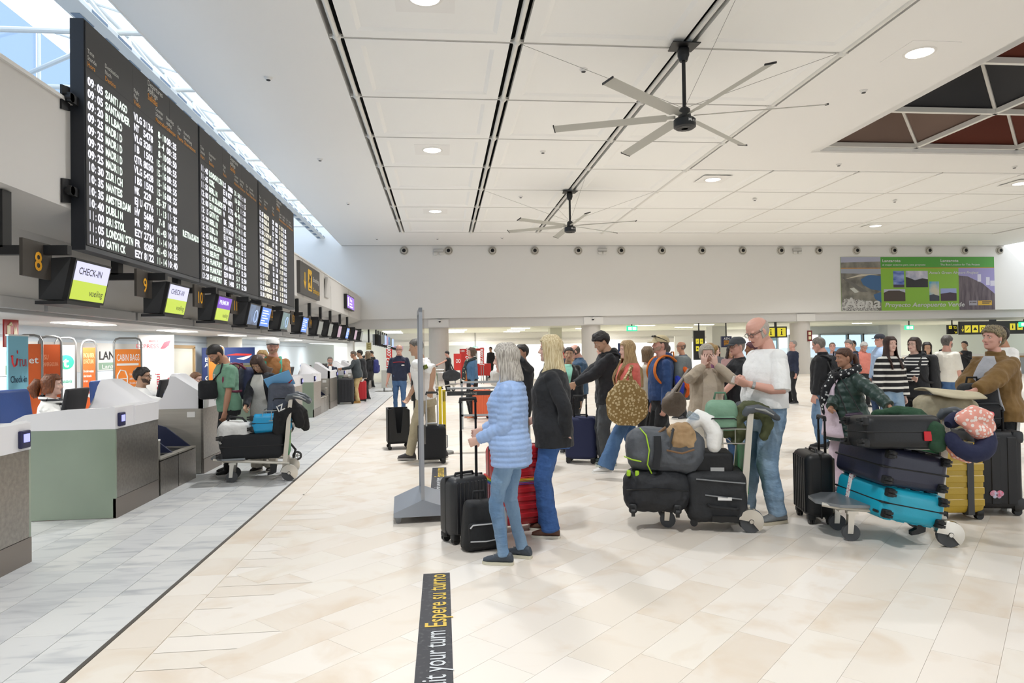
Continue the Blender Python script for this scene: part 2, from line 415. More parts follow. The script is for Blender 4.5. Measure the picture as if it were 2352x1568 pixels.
# ---- far wall with mural strip, bulkhead beam and round columns
W = 35.9
wl = MB()
wl.prism([(-9, 3.24), (19.5, 3.38), (36, 3.47), (36, 3.6), (33.3, 5.95), (32.0, 7.14), (32.0, 9), (-9, 9)], (0, W, 0), RX, RZ, (0, .3, 0))
struct(wl.build('wall_back', white, smooth=0))
fb = MB(); fb.prism([(-9, 2.72), (19.5, 2.92), (46, 3.1), (46, 3.6), (19.5, 3.5), (-9, 3.3)], (0, W + .16, 0), RX, RZ, (0, .25, 0))
struct(fb.build('trim_2', mat('beam_paint', 'd4d2cf', .7), smooth=0))
tr = MB(); tr.b2((-5.09, W - .03, CEIL - .03), (32, W, CEIL)); struct(tr.build('trim_3', mat('shadow_gap', 'bdbbb8', .7), smooth=0))
colm = mat('column_paint', 'd6d1ca', .6)
def column(x, y, r, ztop, cap=True):
    mb = MB(); mb.cyl((x, y, 0), (x, y, ztop), r, n=32)
    o = struct(mb.build('column', colm))
    if cap:
        q = MB(); q.b2((x - r * 1.0, W + .1, ztop), (x + r * 1.02, W + .34, ztop + .4)); q.build('capital', white, o, smooth=0)
    return o
column(-.18, 36.7, .53, 2.83); column(8.1, 36.7, .52, 2.88); column(20.1, 36.7, .53, 2.92)
for x, y, w_, cc in ((6.75, 40.2, .7, 'd9dac8'), (17.2, 41, .95, 'cfd0cc'), (29.5, 42, .9, 'c9cdd0')):
    mb = MB(); mb.b2((x - w_ / 2, y, 0), (x + w_ / 2, y + w_, 2.86)); struct(mb.build('column', mat('square_column_' + cc, cc, .6), smooth=0))
wf = MB(); wf.b2((-9, -9.3, 4.2), (46, -9, 9)); wf.b2((-9, -9.3, 0), (4, -9, 4.2)); wf.b2((18, -9.3, 0), (46, -9, 4.2)); struct(wf.build('added_wall_front', white, smooth=0))  # unseen wall, added; its opening is shaped to steer daylight onto the ceiling
wr = MB(); wr.b2((45.7, -9, 0), (46, 36, 6.0)); struct(wr.build('added_wall_right', white, smooth=0))  # unseen wall, added to block daylight from the right
# ---- low hall behind
lc = MB(); lc.b2((-9, W + .4, 2.86), (46, 52, 3.1)); lc.b2((-9, 52, 2.86), (2, 75, 3.1)); low_ceiling = struct(lc.build('ceiling.001', mat('low_ceiling_tile', 'dfe2d6', .7), smooth=0))
lb = MB(); lb.b2((-9, 49.0, 1.98), (25, 49.3, 2.86)); struct(lb.build('wall_back.001', mat('header_white', 'e6e4e2', .6), smooth=0))
lb = MB(); lb.b2((-9, 48.9, 2.28), (25, 49.0, 2.36)); struct(lb.build('trim_4', mat('header_band', 'c9c7c6', .6), smooth=0))
lb = MB(); lb.b2((-9, 58, 0), (25, 58.3, 3)); struct(lb.build('wall_back.002', mat('shop_back_wall', 'e9e6df', .6), smooth=0))
lb = MB(); lb.b2((30.2, 44.2, 0), (46, 44.5, 2.9)); struct(lb.build('wall_back.003', mat('pale_green_wall', 'dfe4dc', .6), smooth=0))
lb = MB(); lb.b2((25, 44.2, 2.3), (31, 44.5, 2.9)); lb.b2((22, 44.2, 0), (46, 44.4, .75)); struct(lb.build('wall_back.004', mat('grey_spandrel', 'b9c1c6', .6), smooth=0))
wg = glass_mat('window_glass', 'cfe2ee', .12); alu = mat('window_aluminium', 'a4acb3', .4, .3)
for n_, (x0, x1) in enumerate(((20.9, 22.6), (23.4, 24.7), (25.6, 27.6), (27.65, 28.7), (28.75, 30.0))):
    f = MB()
    for a in (x0, x1): f.b2((a - .05, 44.1, .75), (a + .05, 44.3, 2.32))
    f.b2((x0, 44.1, .72), (x1, 44.3, .8)); f.b2((x0, 44.1, 2.26), (x1, 44.3, 2.34))
    fo = struct(f.build('window_%d' % (n_ + 1), alu, smooth=0))
    g = MB(); g.b2((x0 + .05, 44.19, .8), (x1 - .05, 44.21, 2.26)); g.build('pane', wg, fo, smooth=0)
og = MB(); og.b2((12, 62, -.3), (80, 62.4, 1.4)); struct(og.build('hill', mat('far_hillside', '9aa7ae', .9, noise=(.4, (1, 1, 1)), col2='c3ccd2'), smooth=0))
# ---- left: bulkhead over the check-in desks, back wall, skylight
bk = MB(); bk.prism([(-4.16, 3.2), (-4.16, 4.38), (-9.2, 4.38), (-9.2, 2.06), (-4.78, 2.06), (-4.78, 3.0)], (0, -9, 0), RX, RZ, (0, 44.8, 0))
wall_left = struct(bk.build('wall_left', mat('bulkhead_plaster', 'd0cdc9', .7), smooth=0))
jn = mat('panel_joint', '9d9b97', .6)
for y in (11.6, 17.5, 21.1, 26.3, 31.2):
    mb = MB(); mb.b2((-4.162, y, 3.2), (-4.155, y + .015, 4.38)); mb.build('panel_joint', jn, wall_left, smooth=0)
cp = MB(); cp.b2((-4.3, -9, 4.38), (-4.13, 35.8, 4.42)); cp.build('coping', white, wall_left, smooth=0)
edge_m = mat('soffit_edge_metal', 'a7a6a5', .45, .4)
tr5 = struct(MB().b2((-4.84, -9, 2.03), (-4.76, 35.7, 2.07)).build('trim_5', edge_m, smooth=0))
y = -1.0
while y < 35:
    l = 2.32; mb = MB(); mb.b2((-4.79, y, 2.07), (-4.64, y + l, 2.19)); mb.b2((-4.79, y, 2.19), (-4.7, y + l, 2.21)); mb.build('edge_section', edge_m, tr5, smooth=0); y += 2.4
bw = MB(); bw.b2((-7.0, -9, 0), (-6.8, 44, 2.06)); struct(bw.build('wall_left.001', mat('blue_white_panel', 'dbe7f0', .5), smooth=0))
mb = MB(); mb.b2((-6.81, 7, 1.86), (-6.78, 35, 1.9)); struct(mb.build('trim_6', mat('blue_grey_band', 'b6c2cc', .5), smooth=0))
for y, w_ in ((20.6, 1.4),):
    mb = MB(); mb.b2((-6.85, y, 0), (-6.2, y + w_, 2.06)); struct(mb.build('column', mat('beige_pier', 'dcd6c8', .6), smooth=0))
mb = MB(); mb.b2((-6.9, 9.1, 0), (-6.0, 9.45, 2.06)); struct(mb.build('column', MATS['beige_pier'], smooth=0))
mb = MB(); mb.b2((-4.78, 35.2, 0), (-4.5, 35.9, 2.3)); struct(mb.build('column', white, smooth=0))
# door in the back wall
d = MB(); d.b2((-6.79, 17.4, 0), (-6.74, 19.3, 1.72)); dd = struct(d.build('door_1', mat('cream_door', 'e2e2d6', .5), smooth=0))
d = MB(); d.b2((-6.8, 17.3, 1.72), (-6.7, 19.4, 1.8)); d.b2((-6.8, 17.3, 0), (-6.7, 17.4, 1.75)); d.b2((-6.8, 19.3, 0), (-6.7, 19.4, 1.75)); d.build('door_frame', mat('wood_frame', 'b79c74', .5), dd, smooth=0)
# skylight: tinted upright glazing, clear sloped roof glazing, white steel lattice
sk = MB()
sk.b2((-9.15, -9, 4.38), (-9.05, W, 4.6))
skl = struct(sk.build('window_6', steelw, smooth=0))
gl = glass_mat('skylight_side_glass', 'aebccb', .06); gr = glass_mat('skylight_roof_glass', 'f2f8ff', .04)
y = -9.0
while y < 35:
    g = MB(); g.b2((-9.11, y + .04, 4.6), (-9.09, y + 2.79, 9.0)); g.build('side_pane', gl, skl, smooth=0)
    g = MB(); g.prism([(-5.2, 7.86), (-9.0, 9.1), (-9.0, 9.12), (-5.2, 7.88)], (0, y + .04, 0), RX, RZ, (0, 2.75, 0)); g.build('roof_pane', gr, skl, smooth=0)
    g = MB(); g.cyl((-5.15, y, 7.84), (-9.05, y, 9.06), .035, n=8); g.cyl((-9.05, y, 4.5), (-9.05, y, 9.06), .04, n=8); g.build('glazing_bar', steelw, skl)
    y += 2.83
gu = MB(); gu.prism([(-6.3, 7.42), (-5.9, 7.42), (-5.9, 7.5), (-6.0, 7.62), (-6.2, 7.62), (-6.3, 7.5)], (0, -9, 0), RX, RZ, (0, 44.8, 0)); gut = gu.build('gutter_beam', steelw, skl, smooth=0)
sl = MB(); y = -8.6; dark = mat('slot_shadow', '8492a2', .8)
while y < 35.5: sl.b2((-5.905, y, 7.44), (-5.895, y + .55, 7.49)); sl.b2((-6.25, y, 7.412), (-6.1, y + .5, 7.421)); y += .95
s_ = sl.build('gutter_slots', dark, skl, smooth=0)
edge = MB(); edge.b2((-5.12, -9, CEIL - .01), (-5.09, 36, 8.0)); struct(edge.build('trim_7', ceil_m, smooth=0))
zz = MB(); y = -8.0; k = 0
while y < 35:
    zz.cyl((-6.1, y, 7.62), (-6.5, y + .9, 8.25), .04, n=6); zz.cyl((-6.5, y + .9, 8.25), (-6.1, y + 1.85, 7.62), .04, n=6); y += 1.85
z1 = zz.build('lattice_web', steelw, skl)
zz = MB(); zz.cyl((-6.5, -9, 8.27), (-6.5, W, 8.27), .05, n=10); zz.cyl((-8.4, -9, 7.0), (-8.4, W, 7.0), .05, n=10); zz.build('lattice_chord', steelw, skl)
for y in (4.9, 7.7, 10.6, 13.4, 16.2, 19.0, 21.9, 24.7, 27.5, 30.4, 33.2):
    g = MB(); g.cyl((-5.1, y, 7.6), (-9.0, y, 7.6), .055, n=10); g.cyl((-9.0, y - .3, 7.75), (-6.4, y - 1.6, 8.15), .05, n=8); g.cyl((-9.0, y + 1.6, 7.5), (-8.4, y + 2.8, 7.0), .03, n=6); g.build('cross_tube', steelw, skl)
# ================================================================== CEILING FITTINGS
blackp = mat('black_powder_coat', '161618', .5); graypl = mat('grey_blade', 'aeaea7', .5, .2); whitep = mat('white_plastic', 'e8e6e2', .5)
lampm = mat('lamp_glow', 'fff6e8', .5, emit=14); lampm2 = mat('panel_lamp_glow', 'fffaf0', .5, emit=6); sensor_dark = mat('sensor_dark', '3a3a3a', .5)
places = {(-.2, 10.8): 'nearest in the left-hand coffer column, at the top of the photo', (-.2, 19.0): 'middle one of the left-hand coffer column', (-.2, 27.3): 'farthest one of the left-hand coffer column', (9.15, 12.1): 'big near one on the plain ceiling by the coloured opening', (9.0, 21.75): 'on the plain ceiling behind the large fan', (20.2, 29.9): 'far right, just above the row of air nozzles', (20.2, 21.85): 'at the right edge under the coloured opening'}
for (x, y), lab in places.items():
    t = thing('downlight', 'round white recessed downlight, ' + lab, 'downlight', (x, y, CEIL + (.035 if x < 0 else 0)), group='round ceiling downlights')
    m_ = MB(); m_.lathe([(.29, -.012), (.24, -.02), (.235, 0), (.29, 0)], n=28); m_.build('rim', whitep, t); m_ = MB(); m_.cyl((0, 0, -.012), (0, 0, 0), .238, n=28); m_.build('diffuser', lampm, t, smooth=0)
    m_ = MB(); m_.b2((-.48, -.48, -.008), (.48, .48, 0)); m_.build('hatch_plate', ceil_m, t, smooth=0)
sm = [(-3.41, 14.1), (-3.41, 19.94), (-3.4, 25.75), (2.89, 13.37), (2.9, 18.99), (2.915, 24.6), (9.25, 14.0), (12.2, 19.77), (18.06, 19.76), (17.5, 24.7), (11.8, 24.6), (-3.09, 33.65), (-.16, 33.6), (3.0, 33.35)]
proto = None
for i, (x, y) in enumerate(sm):
    lab = ['small white smoke detector high on the plain ceiling strip, nearest the boards', 'small white smoke detector on the ceiling strip, second along from the boards', 'small white smoke detector on the ceiling strip, third along from the boards', 'small white smoke detector in the coffer left of the large fan', 'small white smoke detector in a coffer beyond the large fan', 'small white smoke detector near the smaller fan\'s mount', 'small white smoke detector on plain ceiling right of the large fan', 'small white smoke detector between the coloured opening and the far coffers', 'small white smoke detector at the right edge below the coloured opening', 'small white smoke detector in the far right coffers, above the mural', 'small white smoke detector in far coffers right of the smaller fan', 'small flat ceiling sensor at the far left by the end wall', 'small flat ceiling sensor by the end wall above the second nozzle', 'small flat ceiling sensor by the end wall left of the smaller fan'][i]
    if proto is None:
        proto = thing('smoke_detector', lab, 'smoke detector', (x, y, CEIL), group='ceiling smoke detectors')
        m_ = MB(); m_.lathe([(.001, -.05), (.05, -.05), (.065, -.03), (.065, -.018), (.085, -.012), (.085, 0), (.001, 0)], n=16); m_.build('housing', whitep, proto); m_ = MB(); m_.lathe([(.04, -.062), (.045, -.05), (.02, -.05), (.02, -.062)], n=12); m_.build('grille', sensor_dark, proto); o = proto
    else: o = copy_tree(proto); o.location = (x, y, CEIL); o['label'] = lab
    if 2 < i < 6: o.location.z = CEIL + .035
# ---- fans
def fan(x, y, zc, zh, rad, a0, lab):
    t = thing('ceiling_fan', lab, 'fan', (x, y, 0))
    m_ = MB(); m_.prism([(-.26, -.2), (.26, -.2), (.22, .2), (-.22, .2)], (0, 0, zc), RX, RY, (0, 0, .02)); m_.rbox((0, 0, zc - .1), (.2, .16, .2), .05); m_.cyl((0, 0, zc - .26), (0, 0, zc - .16), .07, .1); m_.build('mount', blackp, t)
    m_ = MB(); m_.cyl((0, 0, zh + .2), (0, 0, zc - .2), .035, n=12); m_.build('rod', blackp, t)
    m_ = MB(); m_.lathe([(.001, zh - .13), (.17, zh - .13), (.2, zh - .11), (.2, zh + .02), (.17, zh + .05), (.12, zh + .06), (.1, zh + .22), (.05, zh + .26), (.001, zh + .26)], n=28); hub = m_.build('motor_hub', mat('fan_hub', '1b1e22', .45), t)
    m_ = MB(); m_.lathe([(.16, zh - .138), (.165, zh - .13), (.06, zh - .13), (.06, zh - .138)], n=28)
    for k in range(16): m_.box(((.11) * math.cos(k * PI / 8), .11 * math.sin(k * PI / 8), zh - .137), (.09, .012, .01), Rz(k * PI / 8))
    m_.build('grille', sensor_dark, hub)
    m_ = MB(); word = 'MacroAir'
    for i, ch in enumerate(word):
        a = -PI / 2 + .05 + (i - .3) * .24; u = V((-math.sin(a), math.cos(a), 0)); put_text(m_, ch, V((.202 * math.cos(a), .202 * math.sin(a), zh - .05)), u, RZ, .075, .01)
    l_ = m_.build('lettering', mat('white_print', 'e8e8e8', .6), hub, smooth=0)
    for k in range(6):
        a = math.radians(a0 + 60 * k); d = V((math.cos(a), math.sin(a), 0)); sd = V((-d.y, d.x, 0)); rings = []
        for r in (.16, .3, .34, rad):
            w_ = .05 if r < .32 else .105; zz = zh + .09 - .02 * (r / rad)
            rings.append([d * r + sd * w_ * c_ + V((0, 0, zz + .012 * q + c_ * w_ * .28)) for c_, q in ((-1, 0), (-.5, 1), (.3, 1.3), (1, 0), (.3, -.2), (-.5, -.3))])
        m_ = MB(); m_.loft(rings); b = m_.build('blade', graypl, t, smooth=50)
        m_ = MB(); m_.box(d * (rad + .01) + V((0, 0, zh + .075)), (.02, .215, .03), Matrix((d, (sd + V((0, 0, .28))).normalized(), V((0, 0, 1)))).transposed()); m_.build('end_cap', blackp, b, smooth=0)
    for (nx, ny) in ((1.45, 12.23 if y < 15 else 23.5), (7.6, 12.23 if y < 15 else 23.5), (4.56, (9.4 if y < 15 else 20.67)), (4.56, (15.04 if y < 15 else 26.39))):
        m_ = MB(); m_.cyl((0, 0, zh + .24), (nx - x, ny - y, CEIL), .004, n=5); m_.build('guy_wire', mat('wire_grey', '8e8c88', .5, .6), t)
fan(4.46, 12.02, 7.02, 5.66, 2.4, 41, 'large six-bladed grey ceiling fan on a black rod, nearest the viewer')
fan(4.50, 23.45, 7.02, 5.76, 2.3, 33, 'smaller looking six-bladed grey ceiling fan farther down the hall')
# ---- air nozzles and emergency lamps along the end wall
words16 = ['first', 'second', 'third', 'fourth', 'fifth', 'sixth', 'seventh', 'eighth', 'ninth', 'tenth', 'eleventh', 'twelfth', 'thirteenth', 'fourteenth', 'fifteenth', 'sixteenth']
xs = [-1.913, .392, 2.7, 4.956, 7.3, 9.64, 11.9, 14.15, 16.45, 18.65, 20.86, 23.08, 25.29, 27.41, 29.6, 31.75]; proto = None
for i, x in enumerate(xs):
    lab = 'round white air nozzle on the end wall, %s from the left in the row' % words16[i]
    if proto is None:
        proto = o = thing('air_nozzle', lab, 'air nozzle', (x, W, 6.82), group='air nozzles along the end wall')
        m_ = MB(); m_.lathe([(.27, .0), (.27, .03), (.235, .05), (.2, .02), (.19, -.02)], n=24, axis='y'); m_.build('collar', mat('collar_grey', 'c9c5bd', .5), proto)
        m_ = MB(); m_.lathe([(.19, .0), (.185, .08), (.14, .13), (.11, .14), (.10, .06), (.001, .055)], n=24, axis='y'); m_.build('barrel', mat('nozzle_white', 'b9b4aa', .5), proto)
        m_ = MB(); m_.lathe([(.105, .142), (.1, .07), (.001, .07)], n=20, axis='y'); m_.build('throat', mat('nozzle_dark', '121212', .9), proto)
        for ch in proto.children: ch.scale = (.88, .9, .88)
    else: o = copy_tree(proto); o.location = (x, W, 6.82); o['label'] = lab
for i, (x, z) in enumerate(((-.132, 6.72), (8.61, 6.76), (19.58, 6.76))):
    t = thing('emergency_lamp', 'grey twin emergency lamp under the air nozzles, %s' % ['left one', 'middle one', 'right one beside the mural'][i], 'emergency lamp', (x, W, z))
    m_ = MB(); m_.rbox((0, -.06, .1), (.5, .12, .14), .02); m_.build('housing', mat('lamp_grey', 'c2c0bc', .4), t)
    for sx in (-.14, .14): m_ = MB(); m_.rbox((sx, -.08, -.06), (.2, .14, .14), .03); m_.build('lamp_head', mat('lamp_face', 'd8d6d0', .3), t)
# ================================================================== DEPARTURE BOARDS (screens facing the hall)
board_m = mat('led_face', '39393b', .6); case_m = mat('board_case', '1d2027', .5); ledw = mat('led_white', 'f4f4ff', .5, emit=1.25); ledg = mat('led_green_white', 'eefff0', .5, emit=1.2); prw = mat('print_white', 'c9c9c6', .6); pro = mat('print_orange', 'd08a2a', .6)
ledy = mat('led_warm_white', 'fff8e4', .5, emit=1.2)
B1 = '09:05|SANTIAGO|VLG|3136|8-10|08:35;09:05|SANTANDER|NT|5478|3-4|08:35;09:20|BILBAO|VLG|3281|8-10|08:50;09:25|MADRID|IB|1502|15-16|08:55;09:25|MADRID|QTR|8030|15-16|08:55;09:25|MADRID|VLG|5428|15-16|08:55;09:25|MADRID|IBS|1502|15-16|08:55;10:30|ZURICH|WK|229|35-37|10:00;10:35|NANTES|EJU|4776|11-13|11:35;10:35|AMSTERDAM|HV|5686|7-8|10:05;10:40|DUBLIN|FR|5911|41-43|10:10;11:00|BRISTOL|EZY|2734|11-14|10:30;11:05|LONDON/STN|FR|8285|41-43|10:35;11:10|GATWICK|EZY|8122|11-14|10:40'
B2 = '11:40|LONDON/LTN|LS|3086|31-34|11:10;11:45|CORK|EIN|877|18-20|11:15;11:50|BERLIN|EWG|6871|1-2|11:20;12:00|E.MIDLANDS|FR|3173|40-43|11:30;12:00|EDINBURGH|W|4658|9-10|11:30;12:15|GATWICK|BA|2705|14-16|11:45;12:30|BERLIN|EJU|5010|11-13|12:00;12:35|DUBLIN|EIN|777|3-4|12:05;12:45|MALAGA|FR|3023|40-43|12:15;13:05|BARCELONA|VLG|2073|14-15|12:35;13:05|BELFAST|LS|390|31-34|12:35;13:20|FRANKFURT|ASA|0009|5-7|12:50;13:20|FRANKFURT|EDW|0813|5-7|12:50;13:20|FRANKFURT|DE|1400|5-7|12:50'
B3 = '13:25|MUNICH|DE|4081|31-33|12:55;13:30|DUBLIN|EW|823|31-33|13:00;13:35|ZURICH|LS|290|31-33|13:05;13:50|L/GATWICK|U|881|8-40|13:20;14:05|MILAN|FR|081|8-40|13:35;14:20|BIRMINGHAM|LS|202|31-33|13:50;14:25|DUSSELDORF|EW|231|1-10|13:55;15:00|DUSSELDORF|U|281|8-40|14:30;15:05|LEEDS|LS|110|31-33|14:35;15:15|MADRID|UX|308|3-3|14:45;15:15|VIGO|UX|308|3-3|14:45;15:15|GLASGOW|LS|28|31-33|14:45;15:25|MANCHESTER|LS|91|31-33|14:55;15:30|LIVERPOOL|LS|202|31-33|15:00'
def board(y0, rows, lab, salidas, dest):
    x = -4.0; wd, z0, z1 = 3.64, 2.74, 5.38; t = thing('departure_board', lab, 'departure board', (x, y0, 0))
    m_ = MB(); m_.b2((-.16, 0, z0), (-.012, wd, z1)); m_.build('casing', case_m, t, smooth=0)
    m_ = MB(); m_.b2((-.012, .02, z0 + .06), (0, wd - .02, z1 - .015)); face = m_.build('screen_face', board_m, t, smooth=0)
    m_ = MB(); m_.b2((-.012, 0, z0), (-.002, wd, z0 + .05)); m_.build('bottom_rail', mat('rail_grey', '4a4c50', .5), t, smooth=0)
    m_ = MB()
    for zz in (4.83,): m_.b2((0, .02, zz), (.0012, wd - .02, zz + .008))
    for yy in (1.22, 2.43): m_.b2((0, yy, z0 + .06), (.0008, yy + .006, z1 - .02))
    m_.build('module_joint', mat('joint_dark', '2a2a2c', .6), face, smooth=0)
    T1, T2, T3, H1, H2 = MB(), MB(), MB(), MB(), MB(); n = 14; pitch = .1395; hgt = .135
    for i, r in enumerate(rows.split(';')):
        a, b_, c_, d_, e_, f_ = r.split('|'); z = 4.645 - i * pitch
        def mono(mb, s_, yy, cw):
            for k, ch in enumerate(s_):
                if ch == ' ': continue
                put_text(mb, ch, (.002, yy + k * cw + (cw * .25 if ch in ':.-1I/' else 0), z), RY, RZ, hgt, .035, sx=cw * 1.02 / (max(text_geo(ch, .035)[2], .5) * hgt) * (.5 if ch in ':.-1I/' else 1))
        mono(T1, a, .05, .072); mono(T2, b_, .46, .072); mono(T1, c_, 1.23, .078); mono(T1, d_, 1.51, .078); mono(T3 if False else T2, e_, 1.92 + (.08 if len(e_) < 5 else 0), .07); mono(T1, f_, 2.3, .075)
        if i == 9 and 'AMSTERDAM' in r: mono(T2, 'RETRASADO', 2.9, .078)
    for (yy, a, b_, c_) in ((.05, 'Time', 'Stunde', 'Hora'), (.46, 'Destination', 'Nach', 'Destino'), (1.23, 'Flight', 'Flug', 'Vuelo'), (1.92, 'Counter', 'Schalter', 'Mostrador'), (2.3, 'Boarding', 'Abflug', 'Embarque'), (2.72, 'Gate', 'Tor', 'Puerta')):
        put_text(H1, a, (.002, yy, 5.01), RY, RZ, .075, .005); put_text(H1, b_, (.002, yy, 4.935), RY, RZ, .075, .005); put_text(H2, c_, (.002, yy, 4.855), RY, RZ, .085, .01)
    put_text(H1, 'Remarks', (.002, 2.98, 5.01), RY, RZ, .075, .005); put_text(H1, 'Bemerkung', (.002, 2.98, 4.935), RY, RZ, .075, .005); put_text(H2, 'Observaciones', (.002, 2.98, 4.855), RY, RZ, .085, .01)
    put_text(H1, 'Departures', (.002, 1.66, 5.27), RY, RZ, .11, .008); put_text(H1, 'Abfl\u00fcge', (.002, 1.66, 5.175), RY, RZ, .11, .008); put_text(H2, salidas, (.002, 1.66, 5.075), RY, RZ, .125, .012)
    for mb, nm, mm in ((T1, 'flight_lettering', ledw), (T2, 'destination_lettering', dest), (H1, 'header_lettering', prw), (H2, 'spanish_header_lettering', pro)):
        o = mb.build(nm, mm, face, smooth=0); o['kind'] = 'stuff'
    for zz in (4.35, 3.3):
        for yy in (.35, wd - .5):
            m_ = MB(); m_.cyl((-.16, yy, zz), (-.165 - .0, yy, zz), .05); m_.b2((-.3, yy - .12, zz - .17), (-.16, yy + .12, zz + .17)) if False else m_.box((-.158, yy, zz), (.012, .24, .3)); m_.cyl((-.16, yy, zz), (-.165, yy, zz), .05, n=12); m_.build('bracket', blackp, t)
    return t
board(8.17, B1, 'nearest big black departure board, listing flights from 09:05 Santiago', 'Salidas', ledg)
board(11.85, B2, 'middle big black departure board, listing flights from 11:40', 'Salidas', ledg)
board(15.53, B3, 'farthest big black departure board, flights from 13:25 with yellowish destinations', 'Salidas', ledy)
# arms that carry the first board off the bulkhead show at its near end
for k, zz in enumerate((4.42, 3.38)):
    t = thing('wall_bracket', 'black wall bracket with round arm behind the nearest board, %s one' % ['upper', 'lower'][k], 'bracket', (-4.16, 8.06, zz))
    m_ = MB(); m_.prism([(-.1, .12), (.07, .15), (.07, -.12), (-.1, -.15)], (0.001, 0, 0), RY, RZ, (.02, 0, 0)); m_.build('plate', blackp, t, smooth=0); m_ = MB(); m_.cyl((.02, -.02, 0), (.09, -.02, 0), .05); m_.b2((.05, -.06, -.05), (.09, .2, .05)); m_.build('arm', blackp, t)
# ---- boarding sign, speaker and purple screen on the bulkhead
yel = mat('sign_yellow', 'e0b021', .5); yelglow = mat('sign_yellow_lit', 'f4e23a', .5, emit=.7); signdk = mat('sign_charcoal', '4a4744', .5); prwhite = mat('print_bright', 'd9d8d4', .6)
t = thing('boarding_sign', 'grey boarding sign with yellow arrow on the bulkhead beyond the boards', 'sign', (-4.06, 20.24, 0))
m_ = MB(); m_.b2((-.1, 0, 3.3), (0, 3.15, 4.24)); face = m_.build('sign_panel', signdk, t, smooth=0)
m_ = MB(); m_.prism([(.62, 3.97), (.72, 3.97), (.72, 3.68), (.86, 3.72), (.67, 3.47), (.48, 3.72), (.62, 3.68)], (.001, 0, 0), RY, RZ, (.004, 0, 0)); m_.build('arrow', yel, face, smooth=0)
m_ = MB(); m_.prism([(1.2, 3.47), (1.72, 3.47), (1.78, 3.53), (1.78, 4.07), (1.72, 4.13), (1.2, 4.13), (1.14, 4.07), (1.14, 3.53)], (.001, 0, 0), RY, RZ, (.004, 0, 0)); pl = m_.build('pictogram_tile', yel, face, smooth=0)
m_ = MB(); m_.prism([(1.22, 3.72), (1.3, 3.69), (1.62, 3.92), (1.7, 4.02), (1.6, 4.0), (1.27, 3.78)], (.006, 0, 0), RY, RZ, (.002, 0, 0)); m_.prism([(1.4, 3.84), (1.3, 3.98), (1.36, 3.99), (1.52, 3.9)], (.006, 0, 0), RY, RZ, (.002, 0, 0)); m_.prism([(1.46, 3.8), (1.52, 3.62), (1.57, 3.66), (1.56, 3.86)], (.006, 0, 0), RY, RZ, (.002, 0, 0)); m_.b2((.006, 1.25, 3.53), (.008, 1.68, 3.56)); m_.build('aeroplane_pictogram', mat('pictogram_black', '191919', .6), pl, smooth=0)
m_ = MB(); put_text(m_, 'Boarding', (.003, 1.95, 3.82), RY, RZ, .22, .008, width=1.0); m_.build('english_lettering', prwhite, face, smooth=0)
m_ = MB(); put_text(m_, 'Embarque', (.003, 1.95, 3.46), RY, RZ, .24, .012, width=1.12); m_.build('spanish_lettering', yel, face, smooth=0)
t = thing('wall_speaker', 'slim white column loudspeaker on bulkhead after the boarding sign', 'speaker', (-4.1, 25.2, 3.55))
m_ = MB(); m_.rbox((0, 0, .35), (.1, .75, .72), .03, R=Ry(.12)); m_.build('cabinet', mat('speaker_white', 'cfcdca', .5), t); m_ = MB(); m_.b2((-.06, -.35, .05), (.0, -.28, .2)); m_.build('bracket', blackp, t, smooth=0)
t = thing('wall_screen', 'purple lit screen on the far end of the bulkhead', 'screen', (-4.02, 29.7, 3.45))
m_ = MB(); m_.b2((-.14, 0, 0), (0, 2.4, .62)); m_.build('casing', blackp, t, smooth=0); m_ = MB(); m_.b2((0, .06, .04), (.006, 2.34, .58)); sc_ = m_.build('display', mat('screen_purple', '9a6fd6', .4, emit=1.0), t, smooth=0)
m_ = MB(); put_text(m_, 'Shop', (.008, .9, .36), RY, RZ, .2, .02, width=.7); m_.b2((.007, .8, .1), (.009, 1.8, .16)); m_.b2((.007, .8, .22), (.009, 1.6, .28)); m_.b2((.007, .2, .12), (.009, .55, .5)); m_.build('display_print', mat('screen_white', 'efe8ff', .4, emit=1.2), sc_, smooth=0)
